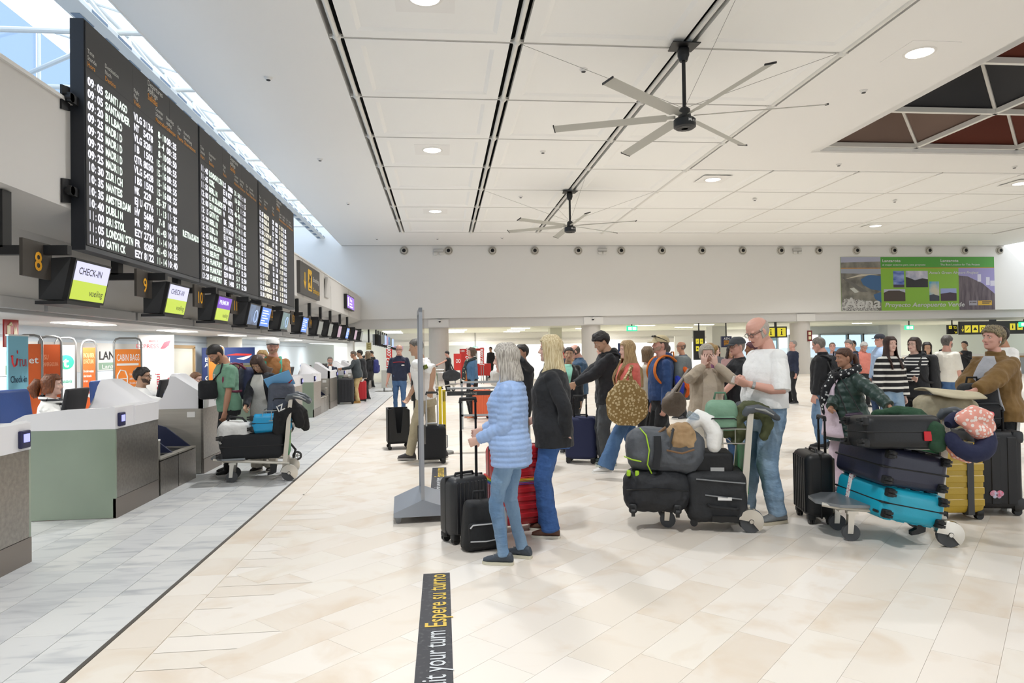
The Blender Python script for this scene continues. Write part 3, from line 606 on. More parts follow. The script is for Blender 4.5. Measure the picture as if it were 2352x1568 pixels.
# ================================================================== NUMBERED CHECK-IN MONITORS
scr = {'lilac': mat('screen_lilac', 'dcdcff', .4, emit=.95), 'lime': mat('screen_lime', 'c6dc4a', .4, emit=.9), 'ink': mat('screen_ink', '2a2440', .4), 'violet': mat('screen_violet', '7d45c8', .4, emit=.9), 'blue': mat('screen_blue', '5c8df0', .4, emit=1.0), 'pale': mat('screen_pale', 'b9cffc', .4, emit=1.0),
       'teal': mat('screen_teal', '3f5f66', .3, emit=.4, noise=(3, (1, 1, 1)), col2='7fa3a6'), 'navy': mat('screen_navy', '2b3f5a', .3, emit=.5, noise=(3, (1, 1, 1)), col2='6d93c4'), 'greyp': mat('screen_grey', '9a9d96', .4, emit=.6), 'pink': mat('screen_pink', 'c9a8bd', .4, emit=.7), 'white': mat('screen_whitetext', 'eaf2ff', .4, emit=1.2)}
def monitor(num, y, kind, lab, post=True, plate=True, yo=.0):
    t = thing('check_in_monitor', lab, 'monitor', (-3.75, y, 0), group=None)
    if post:
        m_ = MB(); m_.b2((-.56, -.02, 2.6), (-.47, .12, 3.165)); m_.build('hanging_post', blackp, t, smooth=0)
        m_ = MB(); m_.b2((-.7, -.02, 2.53), (.12, .06, 2.62)); m_.build('crossbar', blackp, t, smooth=0)
    if plate:
        m_ = MB(); m_.b2((-.13, -.35, 2.29), (-.1, .13, 2.64)); pl = m_.build('number_plate', mat('plate_brown', '3b352f', .5), t, smooth=0)
        m_ = MB(); put_text(m_, num, (-.098, -.11, 2.36), RY, RZ, .26, .012, 'c'); m_.build('numeral', mat('numeral_amber', 'e0a020', .5), pl, smooth=0)
    th = math.radians(12); n = V((math.cos(th), 0, -math.sin(th))); w_ = V((math.sin(th), 0, math.cos(th))); o = V((.02, .16 + yo, 2.09)); wd, ht = .74, .44
    m_ = MB(); f = [o, o + RY * wd, o + RY * wd + w_ * ht, o + w_ * ht]; m_.loft([[p - n * .0 for p in f], [p - n * .05 for p in f]]); bk_ = [V((-.2, .08 + yo, 2.10)), V((-.2, .62 + yo, 2.1)), V((-.2, .62 + yo, 2.5)), V((-.2, .08 + yo, 2.5))]
    m_.loft([[p - n * .05 for p in f], bk_]); m_.build('casing', blackp, t, smooth=0)
    m_ = MB(); m_.b2((-.22, .05 + yo, 2.05), (.08, .7 + yo, 2.085)); m_.build('shelf', blackp, t, smooth=0)
    m_ = MB(); ins = .025
    def P(a, b, l=.004): return o + RY * a + w_ * b + n * l
    A, B = ins, wd - ins; Lo, Hi = ins, ht - ins
    if kind in ('vueling', 'premium'):
        mid = Lo + (Hi - Lo) * .5; m_.cur = 0; m_.quad(P(A, mid), P(B, mid), P(B, Hi), P(A, Hi)); m_.cur = 1; m_.quad(P(A, Lo), P(B, Lo), P(B, mid), P(A, mid))
        d = m_.build('display', [scr['lilac'] if kind == 'vueling' else scr['violet'], scr['lime']], t, smooth=0)
        m_ = MB(); put_text(m_, 'CHECK-IN' if kind == 'vueling' else 'PREMIUM', P(.09, .29), RY, w_, .1, .012, width=.47); q = m_.build('lettering', scr['ink'] if kind == 'vueling' else scr['white'], d, smooth=0)
        m_ = MB(); put_text(m_, 'vueling', P(.38, .08), RY, w_, .1, .004, width=.28); m_.build('logo_lettering', scr['ink'], d, smooth=0)
    else:
        m_.quad(P(A, Lo), P(B, Lo), P(B, Hi), P(A, Hi)); d = m_.build('display', scr[kind], t, smooth=0)
        if kind in ('blue', 'pale'):
            m_ = MB()
            for k, (a, b) in enumerate(((.08, .5), (.08, .6), (.08, .42), (.1, .55), (.08, .36), (.08, .6))): z = .34 - k * .052; m_.quad(P(a, z, .006), P(b, z, .006), P(b, z + .02, .006), P(a, z + .02, .006))
            m_.build('text_bars', scr['white'], d, smooth=0)
        elif kind in ('teal', 'navy'):
            m_ = MB(); m_.tube([P(.5 + .11 * math.cos(a), .2 + .12 * math.sin(a), .008) for a in [2 * PI * i / 20 for i in range(21)]], .008, 5); m_.build('ring_graphic', scr['pale'], d)
    return t
UN = [('8', 7.08, 'vueling', 'monitor 8, nearest, white and lime CHECK-IN screen'), ('9', 9.45, 'vueling', 'monitor 9, second, white and lime CHECK-IN screen with glare'), ('10', 11.48, 'premium', 'monitor 10 with purple and lime PREMIUM screen'), ('11', 13.35, 'navy', 'monitor 11 with dark car picture on its screen'), ('12', 16.05, 'teal', 'monitor 12 with dim teal screen'), ('13', 18.35, 'blue', 'monitor 13 with bright blue text screen under the last board'), ('14', 20.7, 'greyp', 'monitor 14 with dull grey screen'), ('15', 22.6, 'greyp', 'monitor 15 with pale olive screen, after number 14'), ('16', 24.6, 'pink', 'monitor 16 with pale pink screen'), ('17', 26.7, 'blue', 'monitor 17 with bright blue screen, far along'), ('18', 29.2, 'pink', 'monitor 18 with pinkish screen near the far end'), ('19', 31.4, 'greyp', 'monitor 19, the farthest of the numbered row')]
for a in UN: monitor(*a)
monitor('', 14.24, 'blue', 'extra monitor right of number 11 with bright blue text screen', post=True, plate=False)
mon2 = []
for i in range(16):     # second row of check-in screens in the hall beyond
    f = i / 15; yy = 40 + 26 * f; p0 = at(868 + 70 * f, 780 + 24 * f, Y=yy); x = p0.x; zz = p0.z - .3
    lab = 'small hanging check-in screen in the hall beyond, %s from the left of its row' % words16[i]
    t = thing('hanging_screen', lab, 'monitor', (x, yy, zz), (0, 0, .5), group='check-in screens in the hall beyond')
    m_ = MB(); m_.b2((-.22, -.05, 0), (.0, .25, .62)); m_.build('casing', blackp, t, smooth=0); m_ = MB(); m_.b2((0, -.5, .04), (.2, -.46, .58)); m_.build('display', scr[['greyp', 'pale', 'pink', 'navy'][i % 4]], t, smooth=0); m_ = MB(); m_.b2((-.14, 0, .6), (-.07, .07, 2.86 - zz)); m_.build('hanging_post', blackp, t, smooth=0)
t = thing('letter_sign', 'yellowish hanging sign with the letter E past the bulkhead', 'sign', tuple(at(847, 795, Y=37)))
m_ = MB(); m_.b2((-.13, 0, -.2), (.13, .05, .2)); pl = m_.build('sign_panel', mat('pale_yellow_sign', 'd8cf9a', .5), t, smooth=0); m_ = MB(); put_text(m_, 'E', (0, -.002, -.13), RX, RZ, .36, .02, 'c'); m_.build('lettering', mat('khaki_print', 'a8995c', .6), pl, smooth=0); m_ = MB(); m_.b2((-.04, 0, .2), (.04, .05, 1.0)); m_.build('hanging_post', blackp, t, smooth=0)
# ---- soffit lamps over the desks
for i, (y, lab) in enumerate(((3.6, 'at the left edge of the photo'), (7.6, 'between the first two desks'), (11.4, 'over the second desk pair'), (15.2, 'third along'), (19.0, 'fourth along'), (22.8, 'fifth along'), (26.6, 'sixth along'))):
    t = thing('soffit_light', 'flat rectangular light in the check-in soffit, ' + lab, 'ceiling light', (-5.6, y, 2.055), group='lights in the check-in soffit'); m_ = MB(); m_.b2((-.2, -.6, -.012), (.2, .6, 0)); m_.build('diffuser', lampm2, t, smooth=0); m_ = MB(); m_.b2((-.23, -.63, -.008), (.23, -.6, 0)); m_.b2((-.23, .6, -.008), (.23, .63, 0)); m_.b2((-.23, -.6, -.008), (-.2, .6, 0)); m_.b2((.2, -.6, -.008), (.23, .6, 0)); m_.build('frame', whitep, t, smooth=0)
for i, (x, y) in enumerate(((-3.1, 42.7), (-3.15, 44.6), (-3.2, 46.8), (.95, 41.7), (.9, 44.2), (.95, 47), (4.6, 39.9), (4.7, 43.3), (4.8, 47), (8.9, 42.2), (11.5, 37.9), (14.9, 37.7), (15.3, 42.1), (25, 38.5), (34, 38.5))):
    t = thing('linear_light', 'slim white light strip in the low ceiling, %s counting from left' % words16[i], 'ceiling light', (x, y, 2.86), group='light strips in the low ceiling'); m_ = MB(); m_.b2((-.55, -.12, -.03), (.55, .12, 0)); m_.build('diffuser', lampm2, t, smooth=0)
# ================================================================== MURAL AND FAR SIGNS
t = thing('wall_mural', 'green printed wall mural with photographs, Proyecto Aeropuerto Verde', 'mural', (22.12, W - .03, 3.45))
m_ = MB(); m_.b2((0, 0, 0), (9.25, .02, 3.01)); base = m_.build('mural_sheet', mat('mural_lime', '86b53c', .6), t, smooth=0)
def patch(nm, x0, z0, x1, z1, mm, l=.0): m_ = MB(); m_.quad((x0, -.002 - l, z0), (x1, -.002 - l, z0), (x1, -.002 - l, z1), (x0, -.002 - l, z1)); return m_.build(nm, mm, base, smooth=0)
def poly(nm, pts, mm, l=.002): m_ = MB(); m_.add([(a, -.002 - l, b) for a, b in pts], [tuple(range(len(pts)))]); return m_.build(nm, mm, base, smooth=0)
fm = lambda n, c: mat('print_' + n, c, .6)
patch('green_band', 2.36, 2.4, 9.25, 3.01, fm('green', '4f9a3a')); patch('orange_line', 0, 2.37, 9.25, 2.4, fm('orange', 'c0702a'), .001)
ph = patch('harbour_photo', 0, 0, 2.36, 3.01, mat('print_coast', '8d8a80', .6, noise=(1.6, (1, 1, 1)), col2='5f5d58')); poly('sea_print', [(1.15, 1.75), (1.6, 2.0), (2.36, 1.95), (2.36, 1.1), (1.75, 1.2), (1.3, 1.45)], fm('sea', '3f6590')); poly('sea_print', [(1.9, .9), (2.36, 1.05), (2.36, .45), (2.0, .65)], fm('sea', '3f6590')); poly('sky_print', [(0, 2.7), (2.36, 2.75), (2.36, 3.01), (0, 3.01)], fm('sky', 'a7a9bd')); poly('haze_print', [(0, 2.1), (2.36, 2.05), (2.36, 2.35), (0, 2.35)], fm('haze', '9aa0ad'))
poly('shore_print', [(.1, 1.75), (1.2, 2.05), (2.2, 2.05), (1.0, 1.9)], fm('sand', 'c6bfae')); poly('runway_print', [(.05, 1.85), (.15, 1.9), (1.6, 1.05), (1.15, 1.05)], fm('runway', '6a6865')); poly('runway_print', [(.5, 1.25), (.75, 1.3), (1.05, 1.05), (.8, 1.0)], fm('apron', 'c9cbc5')); poly('town_print', [(0, 0), (2.2, 0), (1.9, .3), (1.3, .6), (.2, .7), (0, .4)], mat('print_town', '4c4a4c', .6, noise=(14, (1, 1, 1)), col2='d8d6d2'))
patch('sky_photo', 3.1, 1.3, 3.75, 2.22, mat('print_bluesky', '3550a8', .6, noise=(1.5, (1, 1, 3)), col2='93a6d6')); poly('ground_print', [(3.1, 1.3), (3.75, 1.3), (3.75, 1.45), (3.1, 1.45)], fm('ground', '4a3f52'))
patch('volcano_photo', 3.85, 1.3, 5.18, 2.22, mat('print_cloud', '8f94b0', .6, noise=(1.4, (1, 1, 1)), col2='d9d5de')); poly('volcano_print', [(3.85, 1.3), (5.18, 1.3), (5.18, 1.75), (4.85, 1.8), (4.4, 1.7), (4.0, 1.85), (3.85, 1.88)], fm('volcano', '2e2c30'))
patch('crater_photo', 2.52, .52, 3.8, 1.2, fm('palesky', 'b6b8c9')); poly('crater_print', [(2.52, .52), (3.8, .52), (3.8, 1.0), (3.45, 1.12), (2.8, 1.12), (2.52, 1.0)], fm('crater', '4a3f38'))
patch('beach_photo', 5.25, .52, 5.85, 1.62, mat('print_beach', '4fa0c4', .6, noise=(1.5, (1, 1, 1)), col2='c9c3ae')); poly('rock_print', [(5.25, .52), (5.85, .52), (5.85, .8), (5.5, .9), (5.25, .85)], fm('rock', '3e4350'))
patch('plain_photo', 5.93, .52, 6.9, 1.22, fm('violetsky', '97a2cf')); poly('plain_print', [(5.93, .52), (6.9, .52), (6.9, .95), (6.5, 1.0), (5.93, .92)], fm('lava', '43303f'))
patch('tower_photo', 7.05, 0, 9.25, 2.37, fm('dusk', '9a93c4')); poly('cliff_print', [(7.05, 0), (9.25, 0), (9.25, .9), (8.5, 1.5), (7.6, 1.9), (7.05, 1.95)], mat('print_cliff', '4b4048', .6, noise=(2, (3, 1, .5)), col2='6e6268')); poly('tower_print', [(8.2, 1.6), (8.42, 1.6), (8.42, 2.02), (8.2, 2.02)], fm('towerw', 'd5d2e2'), .004); poly('tower_print', [(8.72, 1.4), (8.95, 1.4), (8.95, 1.85), (8.72, 1.85)], fm('towerw', 'd5d2e2'), .004); poly('tower_print', [(8.98, 1.35), (9.25, 1.35), (9.25, 1.65), (8.98, 1.65)], fm('towerw', 'd5d2e2'), .004)
patch('crest_plate', 7.65, .25, 8.15, .52, fm('crestgrey', '9a97a0'), .003); patch('crest_plate', 8.2, .25, 9.05, .52, fm('crestgold', 'cfa63a'), .003)
m_ = MB()
for a in ((7.7, .4, 7.8), (7.85, .4, 8.1), (8.45, .42, 9.0), (8.45, .34, 8.9)): m_.quad((a[0], -.007, a[1]), (a[2], -.007, a[1]), (a[2], -.007, a[1] + .05), (a[0], -.007, a[1] + .05))
m_.build('crest_print', fm('crestdark', '554a44'), base, smooth=0)
m_ = MB()
for s_, x_, z_, sz, w_, sh in (('Lanzarote', 2.45, 2.72, .22, 1.1, 0), ('el mejor entorno para este proyecto', 2.45, 2.52, .14, 2.6, 0), ('Lanzarote', 5.95, 2.72, .22, 1.1, 0), ('The Best Location for This Project', 5.95, 2.52, .14, 2.4, 0), ("Aena's Green Airport Project", 5.25, 2.05, .2, 3.0, .2), ('Proyecto Aeropuerto Verde', 2.55, .2, .34, 4.8, .2), ('Aena', .15, .18, .8, 2.15, .12)): put_text(m_, s_, (x_, -.012, z_), RX, RZ, sz, .02, width=w_, shear=sh)
m_.build('lettering', fm('white', 'dfe3dc'), base, smooth=0)
def hang_sign(name, lab, px0, py0, px1, py1, Y, mm, txt=None, tm=None, cat='sign', tiles=None):
    a, b_ = at(px0, py0, Y=Y), at(px1, py1, Y=Y); t = thing(name, lab, cat, (a.x, Y, b_.z)); wd, ht = b_.x - a.x, a.z - b_.z
    m_ = MB(); m_.b2((0, 0, 0), (wd, .12, ht)); pl = m_.build('sign_panel', mm, t, smooth=0)
    m_ = MB(); m_.b2((wd * .45, .04, ht), (wd * .55, .08, 2.88 - b_.z)); m_.build('hanging_post', blackp, t, smooth=0) if 2.88 - b_.z > ht + .02 else None
    if txt:
        m_ = MB()
        for s_, fx, fz, fs, fw in txt: put_text(m_, s_, (wd * fx, -.003, ht * fz), RX, RZ, ht * fs, .012, width=wd * fw)
        m_.build('lettering', tm, pl, smooth=0)
    if tiles:
        for (fx, fz, fw, fh, kind) in tiles:
            m_ = MB(); m_.b2((wd * fx, -.006, ht * fz), (wd * (fx + fw), -.001, ht * (fz + fh))); q = m_.build('pictogram_tile', yelglow, pl, smooth=0); m_ = MB(); cx_, cz_, r_ = wd * (fx + fw / 2), ht * (fz + fh / 2), min(wd * fw, ht * fh)
            if kind == 'i': m_.b2((cx_ - r_ * .07, -.009, cz_ - r_ * .3), (cx_ + r_ * .07, -.007, cz_ + r_ * .12)); m_.b2((cx_ - r_ * .16, -.009, cz_ - r_ * .34), (cx_ + r_ * .16, -.007, cz_ - r_ * .26)); m_.cyl((cx_, -.009, cz_ + r_ * .28), (cx_, -.007, cz_ + r_ * .28), r_ * .09, n=10)
            elif kind == 'car': m_.b2((cx_ - r_ * .28, -.009, cz_ - r_ * .2), (cx_ + r_ * .28, -.007, cz_)); m_.prism([(-.18, 0), (.18, 0), (.12, .2), (-.12, .2)], (cx_, -.009, cz_), RX * r_, RZ * r_, (0, .002, 0))
            elif kind == 'man': m_.cyl((cx_, -.009, cz_ + r_ * .25), (cx_, -.007, cz_ + r_ * .25), r_ * .1, n=8); m_.b2((cx_ - r_ * .1, -.009, cz_ - r_ * .3), (cx_ + r_ * .1, -.007, cz_ + r_ * .12))
            elif kind == 'up': m_.prism([(-.3, -.25), (-.15, -.25), (.3, .2), (.15, .25)], (cx_, -.009, cz_), RX * r_, RZ * r_, (0, .002, 0))
            else: m_.tube([(cx_ + r_ * .2 * math.cos(q_), -.008, cz_ + r_ * .2 * math.sin(q_)) for q_ in [2 * PI * k / 12 for k in range(13)]], r_ * .06, 5)
            m_.build('pictogram', MATS['pictogram_black'], q, smooth=0)
    return t
sgn = mat('sign_black', '201f1c', .5)
hang_sign('pictogram_totem', 'tall black sign with four yellow pictogram tiles', 1593, 759, 1620, 826, 36.2, sgn, tiles=[(.18, .55, .28, .17, 'up'), (.55, .55, .28, .17, 'q'), (.18, .3, .28, .17, 'car'), (.55, .3, .28, .17, 'man')])
hang_sign('cash_machine_sign', 'dark blue ATM sign with orange label', 1657, 772, 1681, 797, 36.1, mat('sign_navy', '1d2347', .5), txt=[('ATM', .22, .68, .28, .55)], tm=prwhite)
t_ = bpy.data.objects['cash_machine_sign']; m_ = MB(); m_.b2((.13, -.005, .08), (.42, -.001, .38)); q = m_.build('orange_label', mat('atm_orange', 'e0962a', .5, emit=.3), t_, smooth=0); m_ = MB(); put_text(m_, 'ATM', (.16, -.008, .24), RX, RZ, .11, .01, width=.2); put_text(m_, 'Cajero', (.16, -.008, .13), RX, RZ, .08, .005, width=.2); m_.build('lettering', sgn, q, smooth=0)
hang_sign('information_sign', 'black hanging sign with two yellow letter i tiles', 1757, 750, 1808, 775, 36.0, sgn, tiles=[(.08, .12, .36, .76, 'i'), (.56, .12, .38, .76, 'i')])
hang_sign('terminal_sign', 'small black T2 hanging sign at the right', 2177, 746, 2200, 767, 36.0, sgn, txt=[('T2', .55, .58, .36, .34), ('\u2198', .6, .1, .4, .3)], tm=yelglow, tiles=[(.1, .58, .3, .32, 'q')])
hang_sign('direction_sign', 'long black direction sign with yellow pictograms at right', 2204, 738, 2360, 766, 35.6, sgn, tiles=[(.07, .15, .09, .55, 'up'), (.18, .15, .09, .55, 'car'), (.29, .15, .09, .55, 'q'), (.4, .15, .09, .55, 'man'), (.74, .3, .08, .5, 'man'), (.85, .3, .08, .5, 'car')], txt=[('\u2193', .02, .2, .6, .04)], tm=yelglow)
exg = mat('exit_green_glow', '38d39a', .5, emit=1.3); exw = mat('exit_white_glow', 'd8fff0', .5, emit=1.6)
for lab, a in (('green lit exit sign left of the pictogram totem', (1440, 748, 1464, 760, 36.1)), ('green lit exit sign in front of the far windows', (2080, 747, 2099, 757, 36.1)), ('green lit exit sign at the right edge of the photo', (2343, 739, 2366, 750, 35.3)), ('tiny green exit sign deep in the low hall', (1086, 796, 1097, 801, 48.8))):
    t = hang_sign('exit_sign', lab, *a, exg, cat='exit sign'); p = [c_ for c_ in t.children if c_.name.startswith('sign_panel')][0]; bb = p.bound_box; wd, ht = bb[6][0], bb[6][2]
    m_ = MB(); m_.b2((wd * .12, -.004, ht * .2), (wd * .46, -.001, ht * .8)); m_.b2((wd * .54, -.004, ht * .2), (wd * .9, -.001, ht * .8)); m_.build('lit_pictograms', exw, p, smooth=0)
for lab, (px, py, Y) in (('dome camera on the beam over the middle column', (1362, 731, 35.98)), ('tiny dome camera left on the beam over the first column', (1010, 736, 35.98))):
    p = at(px, py, Y=Y); t = thing('dome_camera', lab, 'camera', tuple(p)); m_ = MB(); m_.lathe([(.09, .05), (.11, 0), (.09, -.03), (.001, -.03)], n=16); m_.build('housing', whitep, t); m_ = MB(); m_.ell((0, -.02, -.04), .065); m_.build('lens_dome', mat('dome_black', '15171b', .2), t)
# ================================================================== CHECK-IN DESKS
steel = mat('brushed_steel', '8f8a84', .32, .85, noise=(2.5, (.6, 12, 12), .3, .7), col2='a39d96', bump=(60, .04, (1, 40, 40)))
steel2 = mat('brushed_steel_light', 'b5b0a6', .38, .75, noise=(2.5, (.6, 8, 8), .3, .7), col2='c4bfb5'); gpanel = mat('green_glass_panel', '8d998a', .3, .35, noise=(1.1, (1, 1, 1), .3, .75), col2='9ba896', coat=.2)
deskw = mat('desk_white', 'e6e4e6', .35, coat=.2); navyp = mat('dark_blue_fin', '1d2440', .5); beltm = mat('belt_rubber', '2b2b2b', .7); termm = mat('terminal_dark', '23234a', .4); termg = mat('terminal_glow', '9a9cff', .4, emit=1.6)
FX = -3.08
def desk(y0, kind, lab):
    """one check-in desk; kind B has the glass end at low y, kind C is its mirror image"""
    t = thing('check_in_desk', lab, 'desk', (FX, y0, 0), group='check-in desks'); L = .97 if kind == 'B' else 1.28; f = (lambda y: y) if kind == 'B' else (lambda y: L - y)
    def bx(mb, lo, hi): return mb.b2((lo[0], f(lo[1]), lo[2]), (hi[0], f(hi[1]), hi[2]))
    m_ = MB(); bx(m_, (-.03, .026, .19), (0, L, .838)); m_.build('front_panel', steel, t, smooth=0)
    m_ = MB(); bx(m_, (-.025, 0, .0), (.003, L, .186)); m_.build('kick_plate', mat('kick_steel', '8b827b', .4, .7), t, smooth=0)
    m_ = MB(); bx(m_, (-.78, -.0, .005), (-.0, .025, .838)); m_.build('end_panel', gpanel, t, smooth=0)
    m_ = MB(); bx(m_, (-.9, L - .03, .005), (-.03, L, .838)); m_.build('inner_end_panel', steel2, t, smooth=0)
    m_ = MB(); bx(m_, (-.9, .07, .842), (-.062, L - .004, .862)); pr = [(-.06, .84), (.0, .84), (.0, 1.04), (-.03, 1.055), (-.06, 1.04)]
    m_.prism(pr, (0, f(0), 0), RX, RZ, (0, f(L) - f(0), 0)); m_.prism([(-.95, .84), (-.002, .84), (-.002, 1.043), (-.45, 1.03), (-.8, .99), (-.9, .94), (-.95, .90)], (0, f(-.002), 0), RX, RZ, (0, f(.06) - f(0), 0)); m_.build('white_top', deskw, t, smooth=0)
    ww = .58; y1 = L; m_ = MB(); n_ = 8; rings = []
    for i in range(n_ + 1):
        u = i / n_; yy = f(y1 - ww + ww * u); rise = min(1, u / .35); rise = rise * rise * (3 - 2 * rise)
        if u > .92: rise *= 1 - (u - .92) * 1.2
        zt = .98 + .31 * rise
        rings.append([V(p) for p in ((-.62, yy, .84), (-.62, yy, .88), (-.50, yy, .92 + .08 * rise), (-.43, yy, .6 * zt + .4), (-.41, yy, zt), (-.34, yy, zt - .005), (-.06, yy, 1.05 + .02 * rise), (.012, yy, 1.03), (.006, yy, .84))])
    m_.loft(rings); m_.build('monitor_shield', deskw, t, smooth=50)
    m_ = MB(); ty = f(.1 if kind == 'B' else .1); m_.rbox((.014, ty, .925), (.03, .115, .13), .01); q = m_.build('card_terminal', termm, t); m_ = MB(); m_.b2((.029, ty - .035, .905), (.032, ty + .035, .965)); m_.build('lit_screen', termg, q, smooth=0)
    if kind == 'C' or y0 > 8:
        m_ = MB(); m_.b2((-.2, f(L) - .004 if f(L) < .5 else f(L), .73), (-.1, (f(L) - .004 if f(L) < .5 else f(L)) + .004, .8)); m_.build('sticker', whitep, t, smooth=0)
    m_ = MB(); m_.b2((-.5, f(L * .72), 1.0), (-.52, f(L * .3), 1.26)) if False else m_.rbox((-.66, f(L * .62), 1.07), (.04, .42, .28), .015, R=Ry(.2)); m_.build('back_screen', mat('screen_back', '15161a', .5), t)
    return t
def conveyor(y0, w_, lab):
    t = thing('baggage_conveyor', lab, 'conveyor', (FX, y0, 0), group='baggage scales between the desks')
    m_ = MB(); m_.b2((-.05, 0, 0), (0, w_ - .01, .38)); m_.build('front_panel', steel, t, smooth=0)
    m_ = MB(); m_.prism([(-1.1, .40), (-.03, .33), (-.03, .37), (-1.1, .44)], (0, .02, 0), RX, RZ, (0, w_ - .05, 0)); m_.build('belt', beltm, t, smooth=0)
    m_ = MB(); m_.b2((-.09, 0, .37), (0, w_ - .01, .4)); m_.build('lip', steel2, t, smooth=0)
    m_ = MB(); m_.prism([(-.95, .42), (-.75, .42), (-.95, .7), (-1.0, .7)], (0, .02, 0), RX, RZ, (0, w_ - .06, 0)); m_.build('back_plate', steel2, t, smooth=0)
    m_ = MB(); m_.prism([(-.9, .4), (-.06, .4), (-.35, .64), (-.55, .7), (-.9, .7)], (0, w_ - .03, 0), RX, RZ, (0, .025, 0)); m_.build('divider_fin', navyp, t, smooth=0)
def post(y):
    t = thing('guard_post', 'thin steel guard post beside the desk with the green-glass end', 'post', (FX, y, 0)); m_ = MB(); m_.b2((-.05, 0, 0), (.0, .05, .6)); m_.build('post_tube', steel2, t, smooth=0); m_ = MB(); m_.b2((-.052, -.002, .6), (.002, .052, .615)); m_.build('post_cap', whitep, t, smooth=0); return t
pw = ['nearest, cut by the left edge', 'with the green glass end panel beside the seated agents', 'behind the green-shirted man', 'hidden behind the couple with the trolley', 'beside the woman with the blue folder', 'with the white shield below monitor 11', 'with pale glass end, before the grey-jacketed man', 'where the far agents lean together', 'next to the man in khaki trousers', 'beyond the khaki trousers', 'second farthest in the row', 'farthest in the row']
k = 0
for j, yb in enumerate((1.81, 6.8, 11.79, 16.78, 21.77, 26.76)):
    if j > 0: desk(yb, 'B', 'white-topped steel check-in desk ' + pw[2 * j - 1]); 
    if j > 0: conveyor(yb + .98, .56, 'low steel baggage scale, first one after desk pair %s' % ['', 'nearest the viewer', 'second', 'third', 'fourth', 'fifth'][j]); conveyor(yb + 1.55, .56, 'low steel baggage scale, second one after desk pair %s' % ['', 'nearest the viewer', 'second', 'third', 'fourth', 'fifth'][j])
    desk(yb + 2.38, 'C', 'white-topped steel check-in desk ' + pw[2 * j])
post(7.775)
for i in (1, 2): 
    o = copy_tree(bpy.data.objects['guard_post']); o.location.y = 7.775 + 4.99 * i + .9; o['label'] = ['', 'thin steel guard post hidden behind the couple at the desks', 'thin steel guard post between desks near the far agents'][i]
# perforations of the nearest desk's front
m_ = MB()
for i in range(7):
    for j in range(14): m_.b2((FX + .0005, 4.62 + i * .035, .4 + j * .025), (FX + .0015, 4.628 + i * .035, .406 + j * .025))
o = m_.build('perforations', mat('perforation_dark', '5b544e', .6), None, smooth=0); o['kind'] = 'stuff'; o.parent = [q for q in bpy.data.objects if q.name.startswith('check_in_desk')][0]; o.location = (-FX, -4.19, 0)
# office chairs
bluel = mat('blue_leatherette', '33508f', .5, bump=(30, .1))
def chair(x, y, rz, lab, col=None, zb=0):
    t = thing('office_chair', lab, 'chair', (x, y, 0), rz); m_ = MB(); m_.rbox((0, 0, .47), (.5, .48, .1), .045); m_.build('seat', col or bluel, t)
    m_ = MB(); R_ = Rx(.12); m_.rbox((0, -.25, .86), (.50, .08, .64), .04, R=R_, taper=.12); m_.build('backrest', col or bluel, t)
    m_ = MB(); m_.tube([(0, 0, .42), (0, -.25, .45), (0, -.3, .7)], .025, 8); m_.build('back_support', blackp, t)
    m_ = MB(); m_.cyl((0, 0, .1), (0, 0, .44), .03); m_.build('gas_column', blackp, t)
    m_ = MB()
    for k in range(5): a = k * 2 * PI / 5; m_.tube([(0, 0, .12), (.28 * math.cos(a), .28 * math.sin(a), .07)], [.03, .02], 8)
    m_.build('star_base', blackp, t)
    for k in range(5): a = k * 2 * PI / 5; m_ = MB(); m_.cyl((.28 * math.cos(a), .28 * math.sin(a) - .02, .03), (.28 * math.cos(a), .28 * math.sin(a) + .02, .03), .03, n=10); m_.build('caster', blackp, t)
    return t
chair(-4.46, 7.95, -PI / 2 - .3, 'blue office chair at the left, behind the red-haired agent'); chair(-4.75, 10.6, -PI / 2 - .2, 'blue office chair between the two front agents'); chair(-4.75, 13.7, -PI / 2, 'blue office chair behind the water bottle'); chair(-4.3, 23.0, -PI / 2 + .4, 'blue office chair by the grey-haired far agent'); chair(-3.9, 34.2, .4, 'black swivel stool chair by the photographing man', mat('black_fabric', '1a1a1c', .8))
